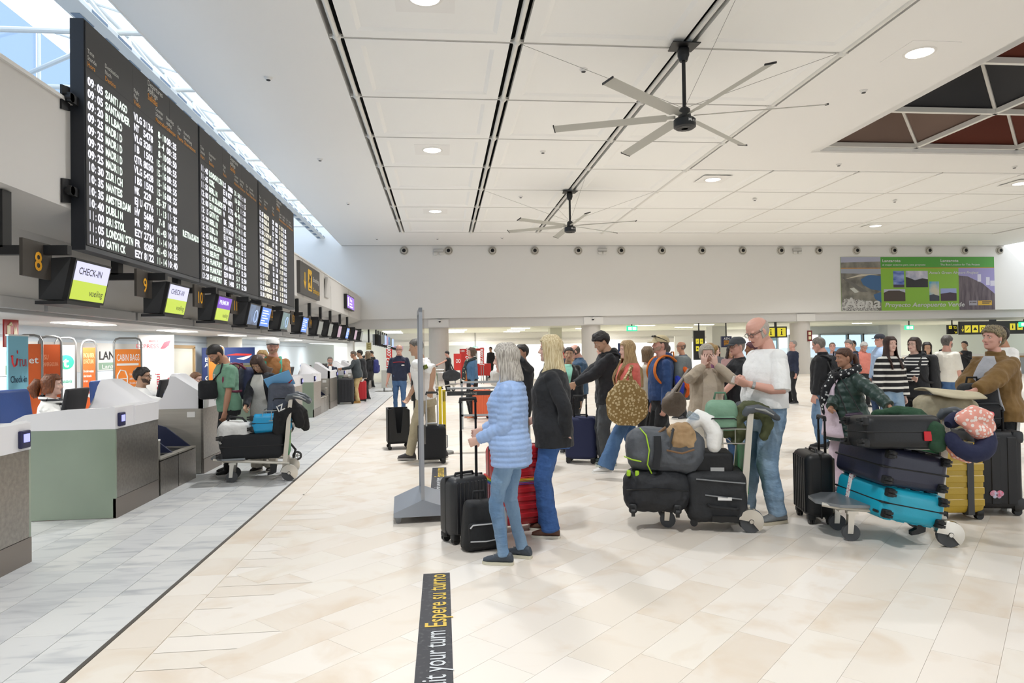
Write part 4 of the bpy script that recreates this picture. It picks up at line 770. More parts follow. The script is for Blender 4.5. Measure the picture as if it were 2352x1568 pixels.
# ---- banners behind the desks
frm = mat('banner_frame', '8d8f8e', .35, .7); org = mat('poster_orange', 'd8622a', .6); org2 = mat('poster_bright_orange', 'f08a36', .6); aqua = mat('poster_aqua', '86c3d6', .6); paper = mat('poster_white', 'e9e9e6', .6); teal = mat('poster_teal', '2aa583', .6); redp = mat('poster_red', 'c6312b', .6); bluep = mat('poster_navy', '22376e', .6); palep = mat('poster_pale', 'cfdcdf', .6); ink = mat('poster_ink', '1f1f22', .6)
def loop_banner(lab, x, y, rz, w_, z0, z1, mm, texts, loop=.12, legs=True):
    t = thing('loop_banner', lab, 'banner', (x, y, 0), rz); h = z1 + loop
    m_ = MB(); m_.tube([(-w_ / 2, 0, 0), (-w_ / 2, 0, h - .08), (-w_ / 2 + .03, 0, h - .02), (-w_ / 2 + .09, 0, h), (w_ / 2 - .09, 0, h), (w_ / 2 - .03, 0, h - .02), (w_ / 2, 0, h - .08), (w_ / 2, 0, 0)], .018, 8)
    if legs: m_.b2((-w_ / 2 - .02, -.2, 0), (-w_ / 2 + .02, .2, .025)); m_.b2((w_ / 2 - .02, -.2, 0), (w_ / 2 + .02, .2, .025))
    m_.build('tube_frame', frm, t); m_ = MB(); m_.b2((-w_ / 2 + .015, -.008, z0), (w_ / 2 - .015, .008, z1)); p = m_.build('poster', mm, t, smooth=0)
    groups = {}
    for (s_, fx, z, sz, wd, tm) in texts: groups.setdefault(tm.name, MB()); put_text(groups[tm.name], s_, (-w_ / 2 + w_ * fx, -.011, z), RX, RZ, sz, .01, width=w_ * wd)
    for k_, g in groups.items(): o = g.build('lettering', MATS[k_], p, smooth=0); o['kind'] = 'stuff'
    return t, p
RB = .75   # banners are turned towards the hall (face -y before turning)
t = thing('roll_up_banner', 'tall aqua roll-up banner with red smile logo, TUI Check-in', 'banner', (-5.3, 9.15, 0), 1.45); m_ = MB(); m_.b2((-.17, -.01, .1), (.17, .01, 1.80)); p = m_.build('banner_sheet', aqua, t, smooth=0); m_ = MB(); m_.b2((-.175, -.02, 1.80), (.175, .02, 1.82)); m_.build('top_rail', paper, t, smooth=0); m_ = MB(); m_.b2((-.3, -.1, 0), (.3, .1, .1)); m_.build('base', frm, t, smooth=0)
m_ = MB(); put_text(m_, 'TUI', (.0, -.013, 1.42), RX, RZ, .13, .01, width=.13); m_.tube([(-.11, -.014, 1.55), (-.105, -.014, 1.47), (-.075, -.014, 1.42), (-.04, -.014, 1.44), (-.02, -.014, 1.52)], .011, 6); m_.ell((-.02, -.014, 1.60), (.011, .003, .024), nu=8, nv=6); m_.b2((-.13, -.015, 1.54), (-.09, -.012, 1.56)); o = m_.build('logo_lettering', mat('poster_logo_red', 'cf3a3c', .6), p, smooth=0)
m_ = MB(); put_text(m_, 'Check-in', (-.14, -.013, 1.22), RX, RZ, .12, .012, width=.28); m_.build('lettering', mat('poster_dark_blue', '24425c', .6), p, smooth=0)
fade = mat('poster_faint', 'f0b58a', .6)
loop_banner('orange easyJet banner half hidden behind the aqua banner', -5.7, 10.1, RB, .3, .55, 1.72, org, [('Jet', .35, 1.45, .14, .5, paper)])
loop_banner('orange banner with grey loop frame above the red-haired agent', -5.8, 10.8, RB, .28, .5, 1.72, org, [('SU', .2, 1.5, .1, .2, fade), ('ENVERGADURA', .15, 1.4, .08, .7, fade), ('Your luggage', .2, 1.25, .06, .6, fade), ('must fit here', .2, 1.17, .06, .55, fade)])
tt, p = loop_banner('white banner with round green letter t logo', -6.0, 11.6, RB, .28, .8, 1.72, palep, [('transavia', .2, 1.12, .08, .6, teal)]); m_ = MB(); m_.cyl((0, -.012, 1.45), (0, -.009, 1.45), .115, n=28); q = m_.build('logo_disc', teal, p, smooth=0); m_ = MB(); put_text(m_, 't', (-.04, -.016, 1.37), RX, RZ, .23, .02); m_.build('logo_lettering', paper, q, smooth=0)
tt, p = loop_banner('tall orange baggage size banner beside the red-haired agent', -5.72, 11.75, RB, .21, .35, 1.68, org, [('ENCAJA BIEN,', .1, 1.52, .1, .75, fade), ('LO FACTURAS', .1, 1.42, .1, .7, fade), ('Si no cabe tu equipaje', .1, 1.28, .06, .7, paper), ('debes facturarlo', .1, 1.2, .06, .55, paper), ('de mano', .1, 1.12, .06, .3, paper), ('Bulto extra', .3, .6, .05, .5, fade), ('Tasas aplicables', .3, .5, .05, .55, fade)])
m_ = MB(); m_.cyl((-.06, -.012, 1.02), (-.06, -.009, 1.02), .018, n=12); m_.b2((-.08, -.012, .85), (-.04, -.009, .98)); m_.b2((-.068, -.012, .72), (-.052, -.009, .85)); m_.b2((.03, -.012, .8), (.08, -.009, .98)); m_.build('size_pictogram', ink, p, smooth=0); m_ = MB(); m_.prism([(-.03, .88), (-.01, .88), (-.01, .86), (.02, .9), (-.01, .94), (-.01, .92), (-.03, .92)], (0, -.013, 0), RX, RZ, (0, .003, 0)); m_.build('arrow_pictogram', paper, p, smooth=0)
for k in range(4): m_ = MB(); m_.cyl((-.075, -.012, .68 - k * .08), (-.075, -.009, .68 - k * .08), .022, n=10); m_.build('bullet_print', fade, p, smooth=0)
tt, p = loop_banner('bright orange CABIN BAGS poster in a white loop frame', -5.75, 13.2, RB, .46, .55, 1.66, org2, [('CABIN BAGS', .08, 1.45, .17, .84, paper), ('Carry one small bag', .55, 1.18, .06, .38, paper), ('under the seat', .55, 1.1, .06, .3, paper), ('No extra fee', .55, 1.02, .06, .3, paper)], loop=.2)
m_ = MB(); m_.b2((-.19, -.012, 1.36), (.18, -.009, 1.4)); m_.b2((-.19, -.012, .86), (.2, -.009, .9)); m_.build('print_bar', paper, p, smooth=0); m_ = MB(); m_.tube([(-.18, -.013, 1.0), (-.18, -.013, 1.18), (-.13, -.013, 1.28), (-.05, -.013, 1.26), (-.015, -.013, 1.16), (-.015, -.013, 1.0), (-.18, -.013, 1.0)], .012, 6); m_.tube([(-.13, -.013, 1.02), (-.13, -.013, 1.12), (-.015, -.013, 1.12)], .01, 6); m_.build('bag_pictogram', paper, p)
t = thing('airline_stand', 'tall white EXPRESS panel with red leaf logo and vertical words', 'panel', (-6.15, 15.3, 0), .75); m_ = MB(); m_.b2((-.3, -.03, 0), (.42, .03, 1.98)); p = m_.build('panel_board', mat('stand_pale', 'cfcfcd', .6), t, smooth=0); crim = mat('poster_crimson', 'b03340', .6)
m_ = MB(); put_text(m_, 'EXPRESS', (-.36, -.033, 1.7), RX, RZ, .11, .004, width=.46); put_text(m_, 'IBERIA', (-.1, -.033, 1.83), RX, RZ, .05, .01, width=.2); m_.prism([(.13, 1.68), (.22, 1.83), (.36, 1.87), (.31, 1.75), (.22, 1.68)], (0, -.034, 0), RX, RZ, (0, .002, 0)); m_.build('logo_lettering', crim, p, smooth=0)
m_ = MB(); put_text(m_, 'aqu\u00ed', (.12, -.033, .8), RZ, -RX, .14, .006, width=.36); put_text(m_, 'here', (.34, -.033, .7), RZ, -RX, .14, .006, width=.36); m_.build('lettering', crim, p, smooth=0)
loop_banner('narrow orange banner left of the navy airline banner', -6.0, 18.9, .6, .4, .6, 1.74, org2, [('easyJet', .15, 1.58, .1, .6, paper)], loop=.03)
t = thing('airline_banner', 'navy BRITISH AIRWAYS CHECK-IN banner behind the green-shirted man', 'banner', (-6.0, 20.0, 0), .6); m_ = MB(); m_.b2((-.72, -.02, .3), (.72, .02, 1.74)); p = m_.build('banner_sheet', bluep, t, smooth=0); m_ = MB(); put_text(m_, 'BRITISH', (-.66, -.024, 1.35), RX, RZ, .16, .008, width=.68); put_text(m_, 'AIRWAYS', (-.66, -.024, 1.2), RX, RZ, .16, .008, width=.74); put_text(m_, 'CHECK-IN', (-.66, -.024, .82), RX, RZ, .21, .01, width=1.15); m_.build('lettering', paper, p, smooth=0)
m_ = MB(); m_.prism([(-.1, 1.52), (.6, 1.5), (.64, 1.55), (.2, 1.57)], (0, -.024, 0), RX, RZ, (0, .002, 0)); m_.build('ribbon_red', redp, p, smooth=0); m_ = MB(); m_.prism([(.2, 1.42), (.64, 1.52), (.55, 1.44), (.4, 1.38)], (0, -.024, 0), RX, RZ, (0, .002, 0)); m_.build('ribbon_white', paper, p, smooth=0); m_ = MB(); m_.cyl((-.6, 0, 0), (-.6, 0, .3), .02); m_.cyl((.6, 0, 0), (.6, 0, .3), .02); m_.b2((-.7, -.15, 0), (.7, .15, .03)); m_.build('foot_frame', frm, t)
t = thing('wall_lettering', 'green and black LANZAROTE lettering panel on the back wall', 'sign', (-6.78, 13.0, 1.25)); m_ = MB(); m_.b2((-.02, -2.0, 0), (0, 3.6, .55)); p = m_.build('panel_board', paper, t, smooth=0)
m_ = MB(); put_text(m_, 'LANZAROTE', (.003, -1.6, .22), RY, RZ, .24, .012, width=2.0); put_text(m_, 'LANZAROTE', (.003, 1.3, .22), RY, RZ, .24, .012, width=2.0); m_.build('lettering', ink, p, smooth=0); m_ = MB(); m_.b2((0, -1.6, .02), (.004, .4, .16)); m_.b2((0, 1.3, .02), (.004, 3.3, .16)); q = m_.build('green_bar', mat('poster_sage', '8fae98', .6), p, smooth=0); m_ = MB(); put_text(m_, 'Lanzarote', (.006, -1.5, .04), RY, RZ, .12, .01, width=1.1); put_text(m_, 'Lanzarote', (.006, 1.4, .04), RY, RZ, .12, .01, width=1.1); m_.build('bar_lettering', paper, q, smooth=0)
for lab, (px, py, X, s_) in (('red fire extinguisher sign at the left edge under the soffit', (23, 764, -5.98, .2)), ('red fire sign on the far white wall above the queueing men', (804, 808, -6.77, .34))):
    p_ = at(px, py, X=X); t = thing('fire_sign', lab, 'sign', tuple(p_)); m_ = MB(); m_.b2((0, -s_ * .8, -s_), (.02, s_ * .8, s_)); p = m_.build('sign_panel', mat('fire_red', 'a8201f', .5), t, smooth=0); m_ = MB(); m_.b2((.021, -s_ * .5, -s_ * .6), (.024, -s_ * .15, s_ * .5)); m_.tube([(.022, -s_ * .3, s_ * .5), (.022, -s_ * .1, s_ * .7), (.022, 0, s_ * .5)], s_ * .07, 6); m_.build('extinguisher_pictogram', mat('sign_cream', 'e6dfb6', .5), p, smooth=0)
    m_ = MB(); m_.prism([(.15, -.6), (.6, -.6), (.65, -.1), (.5, .5), (.45, .1), (.35, .55), (.25, .0)], (.021, 0, 0), RY * s_, RZ * s_, (.003, 0, 0)); m_.build('flame_pictogram', MATS['sign_cream'], p, smooth=0)
# glazed olive screens behind the far desks
for i, (x, y, w_) in enumerate(((-4.6, 16.6, 1.0), (-4.7, 19.2, .9))):
    t = thing('desk_screen', 'olive tinted glass screen behind the far desks, %s one' % ['left', 'right'][i], 'screen', (x, y, 0), PI / 2 - .5); m_ = MB(); m_.b2((-w_ / 2, -.01, .1), (w_ / 2, .01, 1.3)); m_.build('glass_sheet', mat('olive_glass', '7f7743', .15, noise=(2, (1, 1, 1)), col2='a59a5c'), t, smooth=0); m_ = MB(); m_.b2((-w_ / 2 - .02, -.02, 0), (-w_ / 2 + .02, .02, 1.33)); m_.b2((w_ / 2 - .02, -.02, 0), (w_ / 2 + .02, .02, 1.33)); m_.b2((-w_ / 2, -.02, 1.29), (w_ / 2, .02, 1.33)); m_.build('frame', frm, t, smooth=0)
# small things on the desks
p_ = at(375, 905, X=-3.75); t = thing('water_bottle', 'clear plastic water bottle with blue cap beside the young agent', 'bottle', (p_.x, p_.y, .86)); m_ = MB(); m_.lathe([(.001, 0), (.042, 0), (.045, .02), (.042, .06), (.045, .1), (.042, .14), (.045, .19), (.02, .25), (.016, .27), (.001, .27)], n=16); m_.build('bottle_body', glass_mat('clear_plastic', 'dfeaf4', .3, .08), t); m_ = MB(); m_.cyl((0, 0, .265), (0, 0, .295), .018); m_.build('cap', mat('cap_blue', '2f66b8', .4), t); m_ = MB(); m_.cyl((0, 0, .09), (0, 0, .16), .0462, n=16); m_.build('label_band', mat('bottle_label', '7d93b8', .5), t)
p_ = at(160, 930, X=-4.1); t = thing('tape_stub', 'small orange and black flask beside the red-haired agent', 'flask', (p_.x, p_.y, .86)); t.name = 'flask'; m_ = MB(); m_.cyl((0, 0, 0), (0, 0, .12), .045, n=16); m_.build('flask_body', org2, t); m_ = MB(); m_.cyl((0, 0, .12), (0, 0, .17), .04, n=16); m_.build('lid', blackp, t)
t = thing('paper_slip', 'white paper slip lying on the grey marble by the trolley', 'paper', tuple(at(478, 1106))); m_ = MB(); m_.add([(-.16, -.06, .004), (.12, -.09, .003), (.16, .06, .006), (-.1, .08, .004)], [(0, 1, 2, 3)]); m_.build('sheet', mat('paper_white', 'ecebe8', .7), t, smooth=0)
# ================================================================== TROLLEYS, LUGGAGE, QUEUE FURNITURE
chrome = mat('trolley_chrome', 'd2cec6', .22, .9); alum = mat('trolley_aluminium', 'cfc9bd', .4, .35); rubber = mat('wheel_rubber', '4a4b4d', .7); hgrey = mat('handle_grey', '4d5257', .45); hlight = mat('handle_light_grey', '9a9b98', .5); greenp = mat('panel_green', '1f7a44', .5); wirem = mat('basket_wire', 'b9b8b2', .3, .8)
def wheel(mb, c, r, w_, axis=(0, 1, 0)): a = V(axis) * w_ / 2; mb.cyl(V(c) - a, V(c) + a, r, n=20); mb.cyl(V(c) - a * 1.25, V(c) + a * 1.25, r * .25, n=10)
def trolley(lab, x, y, rz):
    t = thing('luggage_trolley', lab, 'trolley', (x, y, 0), rz)
    m_ = MB()
    for s in (-1, 1): m_.tube([(-.86, s * .14, .275), (-.75, s * .2, .265), (-.5, s * .22, .25), (.0, s * .23, .2)], .018, 8)
    for xx in (-.75, -.5, -.25, -.03): m_.cyl((xx, -.22, .255 + xx * .02 + .0), (xx, .22, .255 + xx * .02), .012, n=8)
    m_.build('deck_frame', alum, t)
    m_ = MB(); m_.loft([[V((-.9 + q[0], q[1], .272 + z)) for q in ((0, -.1), (0, .1), (.14, .24), (.4, .25), (.4, -.25), (.14, -.24))] for z in (0, .022)]); m_.build('nose_plate', mat('nose_grey', '878b8f', .35, .5), t, smooth=0)
    for s in (-1, 1):
        m_ = MB(); wheel(m_, (0, s * .27, .088), .088, .04); w_ = m_.build('rear_wheel', rubber, t)
        m_ = MB(); m_.lathe([(.02, -.035), (.098, -.03), (.103, 0), (.098, .03), (.02, .035)], c=(0, s * .27, .095), n=16, axis='y', a0=-PI * .28, a1=PI * .95); m_.cyl((0, s * .27 - .04, .095), (0, s * .27 + .04, .095), .016, n=10); cv = m_.build('wheel_cover', chrome, t)
        m_ = MB(); m_.cyl((-.66, s * .16 - .02, .065), (-.66, s * .16 + .02, .065), .065, n=18); m_.build('front_castor', rubber, t); m_ = MB(); m_.prism([(-.02, 0), (.02, 0), (.04, .17), (-.01, .17)], (-.67, s * .16 - .028, .06), RX, RZ, (0, .008, 0)); m_.prism([(-.02, 0), (.02, 0), (.04, .17), (-.01, .17)], (-.67, s * .16 + .02, .06), RX, RZ, (0, .008, 0)); m_.b2((-.69, s * .16 - .03, .21), (-.61, s * .16 + .03, .235)); m_.build('castor_fork', chrome, t, smooth=0)
        m_ = MB(); m_.loft([[V(p) for p in q] for q in (((-.085, s * .225 - .014, .12), (-.03, s * .225 - .014, .12), (-.03, s * .225 + .014, .12), (-.085, s * .225 + .014, .12)), ((.0, s * .225 - .014, .97), (.046, s * .225 - .014, .97), (.046, s * .225 + .014, .97), (.0, s * .225 + .014, .97)))]); m_.build('post', alum, t, smooth=0)
        m_ = MB(); m_.tube([(-.02, s * .225, .97), (.0, s * .225, 1.0), (.08, s * .23, 1.015), (.17, s * .235, .985), (.24, s * .22, .93)], [.03, .036, .034, .03, .023], 12, rnd=True); h_ = m_.build('grip_arm', hgrey, t); m_ = MB(); m_.tube([(.05, s * .262, 1.015), (.13, s * .265, 1.0), (.2, s * .258, .96)], [.007, .017, .007], 8, sq=.7); m_.build('grip_inlay', hlight, h_)
    m_ = MB(); m_.tube([(.225, -.23, .935), (.245, 0, .93), (.225, .23, .935)], .022, 10); m_.build('push_bar', hgrey, t)
    m_ = MB(); m_.b2((-.02, -.21, .3), (.0, .21, .7)); p = m_.build('advert_panel', greenp, t, smooth=0)
    for sg in (-1, 1):
        m_ = MB(); o_ = (-.022, .15, .42) if sg < 0 else (.002, -.15, .42); u_ = -RY if sg < 0 else RY
        put_text(m_, 'real', o_, u_, RZ, .1, .012); o2 = m_.build('lettering', mat('advert_yellow', 'b6c83a', .5), p, smooth=0); o2['kind'] = 'stuff'
    m_ = MB()
    for z in (.72, .84):
        m_.tube([(.02, -.22, z), (-.3, -.2, z), (-.3, .2, z), (.02, .22, z)], .006, 6)
    for i in range(5): m_.cyl((-.3, -.2 + i * .1, .72), (-.3, -.2 + i * .1, .84), .004, n=5)
    for s in (-1, 1):
        for i in range(3): m_.cyl((-.2 + i * .1, s * .21, .72), (-.2 + i * .1, s * .21, .84), .004, n=5)
    for i in range(4): m_.cyl((-.3 + i * .09, -.2, .72), (-.3 + i * .09, .2, .72), .004, n=5)
    m_.build('wire_basket', wirem, t)
    m_ = MB(); m_.prism([(-.02, .2), (.06, .2), (.05, .1), (.0, .08), (-.05, .07), (-.05, .1), (-.01, .12)], (-.2, -.24, 0), RX, RZ, (0, .05, 0)); m_.build('brake_foot', blackp, t, smooth=0)
    return t
def suitcase(lab, loc, rot, w_, d, h, col, ribs='v', n_ribs=9, rough=.45, strap=None, handle=0.0, hcol='1c1c1e', zip_='151516', wheels=True, corner=None, name='suitcase', cat='suitcase', two_tone=None):
    """stands on local z = 0; x width, y thickness, z height"""
    t = thing(name, lab, cat, loc, rot); body = mat('case_' + col, col, rough, bump=(80, .05)) if rough > .1 else None
    wz = .055 if wheels else .0; m_ = MB(); hh = h - wz; cz = wz + hh / 2
    m_.rbox((0, 0, cz), (w_, d, hh), min(.06, d * .24), n=4)
    if ribs:
        for s in (-1, 1):
            for i in range(n_ribs):
                u = (i + .5) / n_ribs - .5
                if ribs == 'v': m_.rbox((u * w_ * .86, s * d * .5, cz), (w_ / n_ribs * .5, .012, hh * .86), .005, n=1)
                else: m_.rbox((0, s * d * .5, cz + u * hh * .84), (w_ * .9, .012, hh / n_ribs * .5), .005, n=1)
    sh = m_.build('shell', body, t)
    m_ = MB(); m_.rbox((0, 0, cz), (w_ + .006, d * .06, hh + .006), .006, n=1); m_.build('zip_band', mat('zip_' + zip_, zip_, .6), t)
    if wheels:
        for sx in (-1, 1):
            for sy in (-1, 1):
                m_ = MB(); m_.rbox((sx * (w_ / 2 - .045), sy * (d / 2 - .045), .06), (.065, .065, .05), .012, n=2); wheel(m_, (sx * (w_ / 2 - .045), sy * (d / 2 - .045) - .013, .032), .032, .018); wheel(m_, (sx * (w_ / 2 - .045), sy * (d / 2 - .045) + .013, .032), .032, .018); m_.build('wheel', mat('caster_black', '171718', .5), t)
    for (c_, nm) in (((0, 0, h), 'top_handle'),):
        m_ = MB(); m_.tube([(-.09, 0, h - .005), (-.08, 0, h + .022), (.08, 0, h + .022), (.09, 0, h - .005)], .011, 8); m_.build(nm, mat('handle_' + hcol, hcol, .5), t)
    m_ = MB(); m_.tube([(w_ / 2 - .002, 0, cz + .09), (w_ / 2 + .022, 0, cz + .08), (w_ / 2 + .022, 0, cz - .08), (w_ / 2 - .002, 0, cz - .09)], .011, 8); m_.build('side_handle', mat('handle_' + hcol, hcol, .5), t)
    if handle:
        m_ = MB()
        for sx in (-1, 1): m_.cyl((sx * w_ * .2, -d * .32, h - .04), (sx * w_ * .2, -d * .32, h + handle * .6), .0115, n=8); m_.cyl((sx * w_ * .2, -d * .32, h + handle * .55), (sx * w_ * .2, -d * .32, h + handle), .009, n=8)
        m_.build('handle_tubes', mat('tube_' + hcol, hcol if hcol != 'c8c8c8' else 'c8c8c8', .3, .6), t); m_ = MB(); m_.tube([(-w_ * .2, -d * .32, h + handle - .03), (-w_ * .2, -d * .32, h + handle), (w_ * .2, -d * .32, h + handle), (w_ * .2, -d * .32, h + handle - .03)], .016, 8); m_.build('pull_grip', mat('handle_1c1c1e', '1c1c1e', .5), t)
    if strap:
        m_ = MB()
        for (za, zb, cc) in strap: m_.cur = 0; q = MB(); q.rbox((0, 0, (za + zb) / 2), (w_ + .012, d + .016, zb - za), .006, n=1); q.build('strap', cc, t)
    if corner:
        for sx in (-1, 1):
            for sz in (wz + .05, h - .05): m_ = MB(); m_.rbox((sx * (w_ / 2 - .04), 0, sz), (.1, d + .008, .11), .03, n=2); m_.build('corner_guard', mat('corner_' + corner, corner, .5), t)
    return t
def backpack(lab, loc, rot, w_, d, h, col, col2=None, straps='222224', zipc=None, zs=None, name='backpack', cat='backpack', extra=True, strapcol2=None):
    """local: base z=0, the wearer's back is at y=0 side (towards +y), pack bulges to -y"""
    t = thing(name, lab, cat, loc, rot); bm_ = cloth('pack_' + col, col, col2, rough=.75); m_ = MB()
    m_.rbox((0, -d * .5, h * .5), (w_, d, h), min(w_, d, h) * .32, n=5, taper=.18); m_.rbox((0, -d * .92, h * .34), (w_ * .78, d * .36, h * .5), min(d * .16, .06), n=4)
    b = m_.build('main_body', bm_, t, smooth=60); dd = b.modifiers.new('folds', 'DISPLACE'); dd.texture = folds(.1) if 'folds' in globals() else None; dd.strength = .018; dd.texture_coords = 'GLOBAL'
    zm = mat('zip_line_' + (zipc or '0e0e0f'), zipc or '0e0e0f', .4, .3 if zipc else 0)
    m_ = MB(); m_.tube([(-w_ * .36, -d * 1.1, h * .5), (-w_ * .3, -d * 1.115, h * .56), (w_ * .3, -d * 1.115, h * .56), (w_ * .36, -d * 1.1, h * .5)], .006, 6); m_.tube([(-w_ * .36, -d * 1.105, h * .24), (0, -d * 1.125, h * .22), (w_ * .36, -d * 1.105, h * .24)], .005, 6); m_.build('zips', zm, t)
    m_ = MB(); m_.tube([(-.05, -.02, h * .97), (-.04, -.02, h + .05), (.04, -.02, h + .05), (.05, -.02, h * .97)], .01, 8); m_.build('carry_loop', mat('strap_' + straps, straps, .8), t)
    if extra:
        for s in (-1, 1): m_ = MB(); zs = zs or h; m_.tube(spline([(s * .1, -.03, zs - .06), (s * .11, .05, zs + .0), (s * .115, .14, zs + .01), (s * .125, .235, zs - .06), (s * .145, .27, zs - .2), (s * .165, .2, zs - .33), (s * .18, .05, .12)]), .028, 8, sq=.5); m_.build('shoulder_strap', mat('strap_' + straps, straps, .8), t)
    return t
FOLDS0 = {}
def folds(sz):
    if sz not in FOLDS0:
        t = bpy.data.textures.new('folds', 'CLOUDS'); t.noise_scale = sz; t.noise_depth = 2; FOLDS0[sz] = t
    return FOLDS0[sz]
def cloth(name, c, c2=None, rough=.85, **k):
    return mat(name, c, rough, noise=(7, (1, 1, 1), .3, .7), col2=c2 or c, bump=k.pop('bump', (11, .55)), **k)
def drape(name, lab, cat, pts, rads, col, sq=1.0, fold=.05, vox=.012, extra=None, fsz=.08, pname='cloth', m2=None):
    """soft heap of cloth: fat bent tubes fused and crumpled; pts are world points"""
    c_ = V(pts[0][0]) if isinstance(pts[0], list) else V(pts[0]); t = thing(name, lab, cat, tuple(c_)); m_ = MB()
    runs = pts if isinstance(pts[0], list) else [pts]; rr = rads if isinstance(pts[0], list) else [rads]
    for P_, r_ in zip(runs, rr): m_.tube([V(p) - c_ for p in P_], r_, 12, rnd=True, sq=sq)
    o = m_.build(pname, m2 or cloth('drape_' + col, col, extra), t, smooth=0); r = o.modifiers.new('join', 'REMESH'); r.mode = 'VOXEL'; r.voxel_size = vox; r.use_smooth_shade = True
    d = o.modifiers.new('folds', 'DISPLACE'); d.texture = folds(fsz); d.strength = fold; d.texture_coords = 'GLOBAL'; return t
# ---- near luggage on the floor
suitcase('black ribbed carry-on with tall pull handle by the grey-haired woman', (.16, 5.56, 0), (0, 0, .55), .36, .23, .52, '26272a', 'v', 9, handle=.62)
suitcase('glossy red ribbed suitcase with rainbow strap behind the light-blue jacket', (.60, 5.82, 0), (0, 0, .25), .46, .28, .72, 'b3252c', 'h', 8, rough=.25, handle=.30, hcol='c8c8c8', strap=[(.40 + .011 * i, .411 + .011 * i, mat('rainbow_' + c, c, .6)) for i, c in enumerate(('5a3a9a', '2f5fc0', '2f9a5a', 'd9cf3a', 'e08a2a', 'c43030'))])
t = backpack('black floor backpack with silver front zip, leaning on the carry-on', (.26, 5.36, 0), (0, 0, .25), .33, .17, .38, '17181a', zipc='c9c9c9', extra=False)
m_ = MB(); m_.lathe([(.001, 0), (.03, 0), (.032, .12), (.016, .16), (.016, .18), (.001, .18)], c=(.19, -.06, .12), n=12); m_.build('side_bottle', mat('bottle_frost', 'c9ccd2', .2, trans=.5), t)
suitcase('navy fabric suitcase standing behind the black jacket', (1.86, 9.12, 0), (0, 0, -.35), .42, .3, .62, '23294a', None, rough=.8, handle=.28)
suitcase('black soft suitcase held by the man in white by the sign', (-.16, 9.45, 0), (0, 0, .1), .38, .26, .52, '1b1c1f', None, rough=.85, handle=.45, hcol='c8c8c8')
suitcase('orange suitcase waiting behind the belt barrier', (.86, 15.4, 0), (0, 0, .2), .42, .28, .66, 'd9663f', 'v', 6)
suitcase('slim black suitcase by the woman in the dark green coat', (3.23, 5.72, 0), (0, 0, 1.35), .42, .24, .60, '17181a', 'v', 7, handle=.30)
t = suitcase('yellow hard suitcase standing behind the stacked trolley', (4.46, 5.60, 0), (0, 0, -.1), .40, .26, .66, 'bd9c2e', 'h', 5, rough=.4, strap=None)
m_ = MB(); m_.b2((.03, -.142, .05), (.085, .142, .668)); m_.build('luggage_strap', mat('strap_dark_grey', '4a4a4c', .8), t, smooth=0)
t = suitcase('big black suitcase with butterfly sticker by the brown-jacketed woman', (4.88, 5.72, 0), (0, 0, -.25), .46, .30, .74, '1b1b1e', 'v', 3, rough=.6, corner='2b2c2f', handle=.2)
m_ = MB()
for s in (-1, 1): m_.ell((s * .028, -.158, .2), (.03, .004, .026), R=Ry(s * .5), nu=10, nv=6); m_.ell((s * .018, -.158, .172), (.018, .004, .016), nu=10, nv=6)
m_.build('butterfly_sticker', mat('sticker_pink', 'e06a86', .5, noise=(40, (1, 1, 1)), col2='c8d2ea'), t)
suitcase('black suitcase standing by the khaki trousers at the far desk', (-2.92, 21.0, 0), (0, 0, .1), .5, .3, .78, '232327', 'v', 5)
suitcase('red suitcase in the far desk queue', (-2.6, 21.9, 0), (0, 0, .2), .4, .26, .66, 'b32028', 'v', 5)
# ---- the three loaded trolleys
trB = trolley('luggage trolley loaded with black bags, pushed by the man in white T-shirt', 2.57, 5.66, math.radians(-15)); trC = trolley('luggage trolley at right under turquoise and navy suitcases', 3.83, 5.05, math.radians(-14)); trA = trolley('luggage trolley on the grey marble with a blue case, by the check-in desks', -1.90, 8.75, math.radians(9))
def soft(name, lab, cat, px, py, Y, w_, d, h, rz, col, col2=None, r=.1, fold=.04, taper=0.0, tilt=0.0, vox=.012):
    p = at(px, py, Y=Y); t = thing(name, lab, cat, (p.x, p.y, p.z - h / 2), (0, tilt, rz)); m_ = MB(); m_.rbox((0, 0, h / 2), (w_, d, h), r, n=5, taper=taper)
    o = m_.build('bag_body', cloth('bag_' + col, col, col2, rough=.7), t, smooth=0); q = o.modifiers.new('join', 'REMESH'); q.mode = 'VOXEL'; q.voxel_size = vox; q.use_smooth_shade = True; dd = o.modifiers.new('folds', 'DISPLACE'); dd.texture = folds(.11); dd.strength = fold; dd.texture_coords = 'GLOBAL'; return t
rzB = math.radians(-15)
t = soft('duffel_bag', 'black wheeled duffel at the lower left of the middle trolley', 'bag', 1507, 1122, 5.72, .56, .42, .35, rzB, '1a1b1e', '232428', .13)
for s in (-.2, .16): m_ = MB(); wheel(m_, (s, -.22, .02), .035, .03, (1, 0, 0)); m_.rbox((s, -.19, .05), (.07, .06, .08), .02); m_.build('wheel', mat('caster_black', '171718', .5), t)
m_ = MB(); m_.tube([(-.25, -.2, .2), (0, -.225, .22), (.25, -.2, .2)], .006, 6); m_.build('zip', mat('zip_0e', '0e0e0f', .4), t)
t = soft('wheeled_bag', 'black wheeled bag with grey zips at the lower right of the middle trolley', 'bag', 1641, 1132, 5.63, .49, .4, .43, rzB, '1d1e20', '26272a', .07, .02)
for z, a, b in ((.37, -.17, .22), (.24, -.1, .19)): m_ = MB(); m_.tube([(a, -.207, z), ((a + b) / 2, -.212, z - .015), (b, -.207, z - .03)], .006, 6); m_.build('zip', mat('zip_grey', '8b8d8f', .4, .4), t)
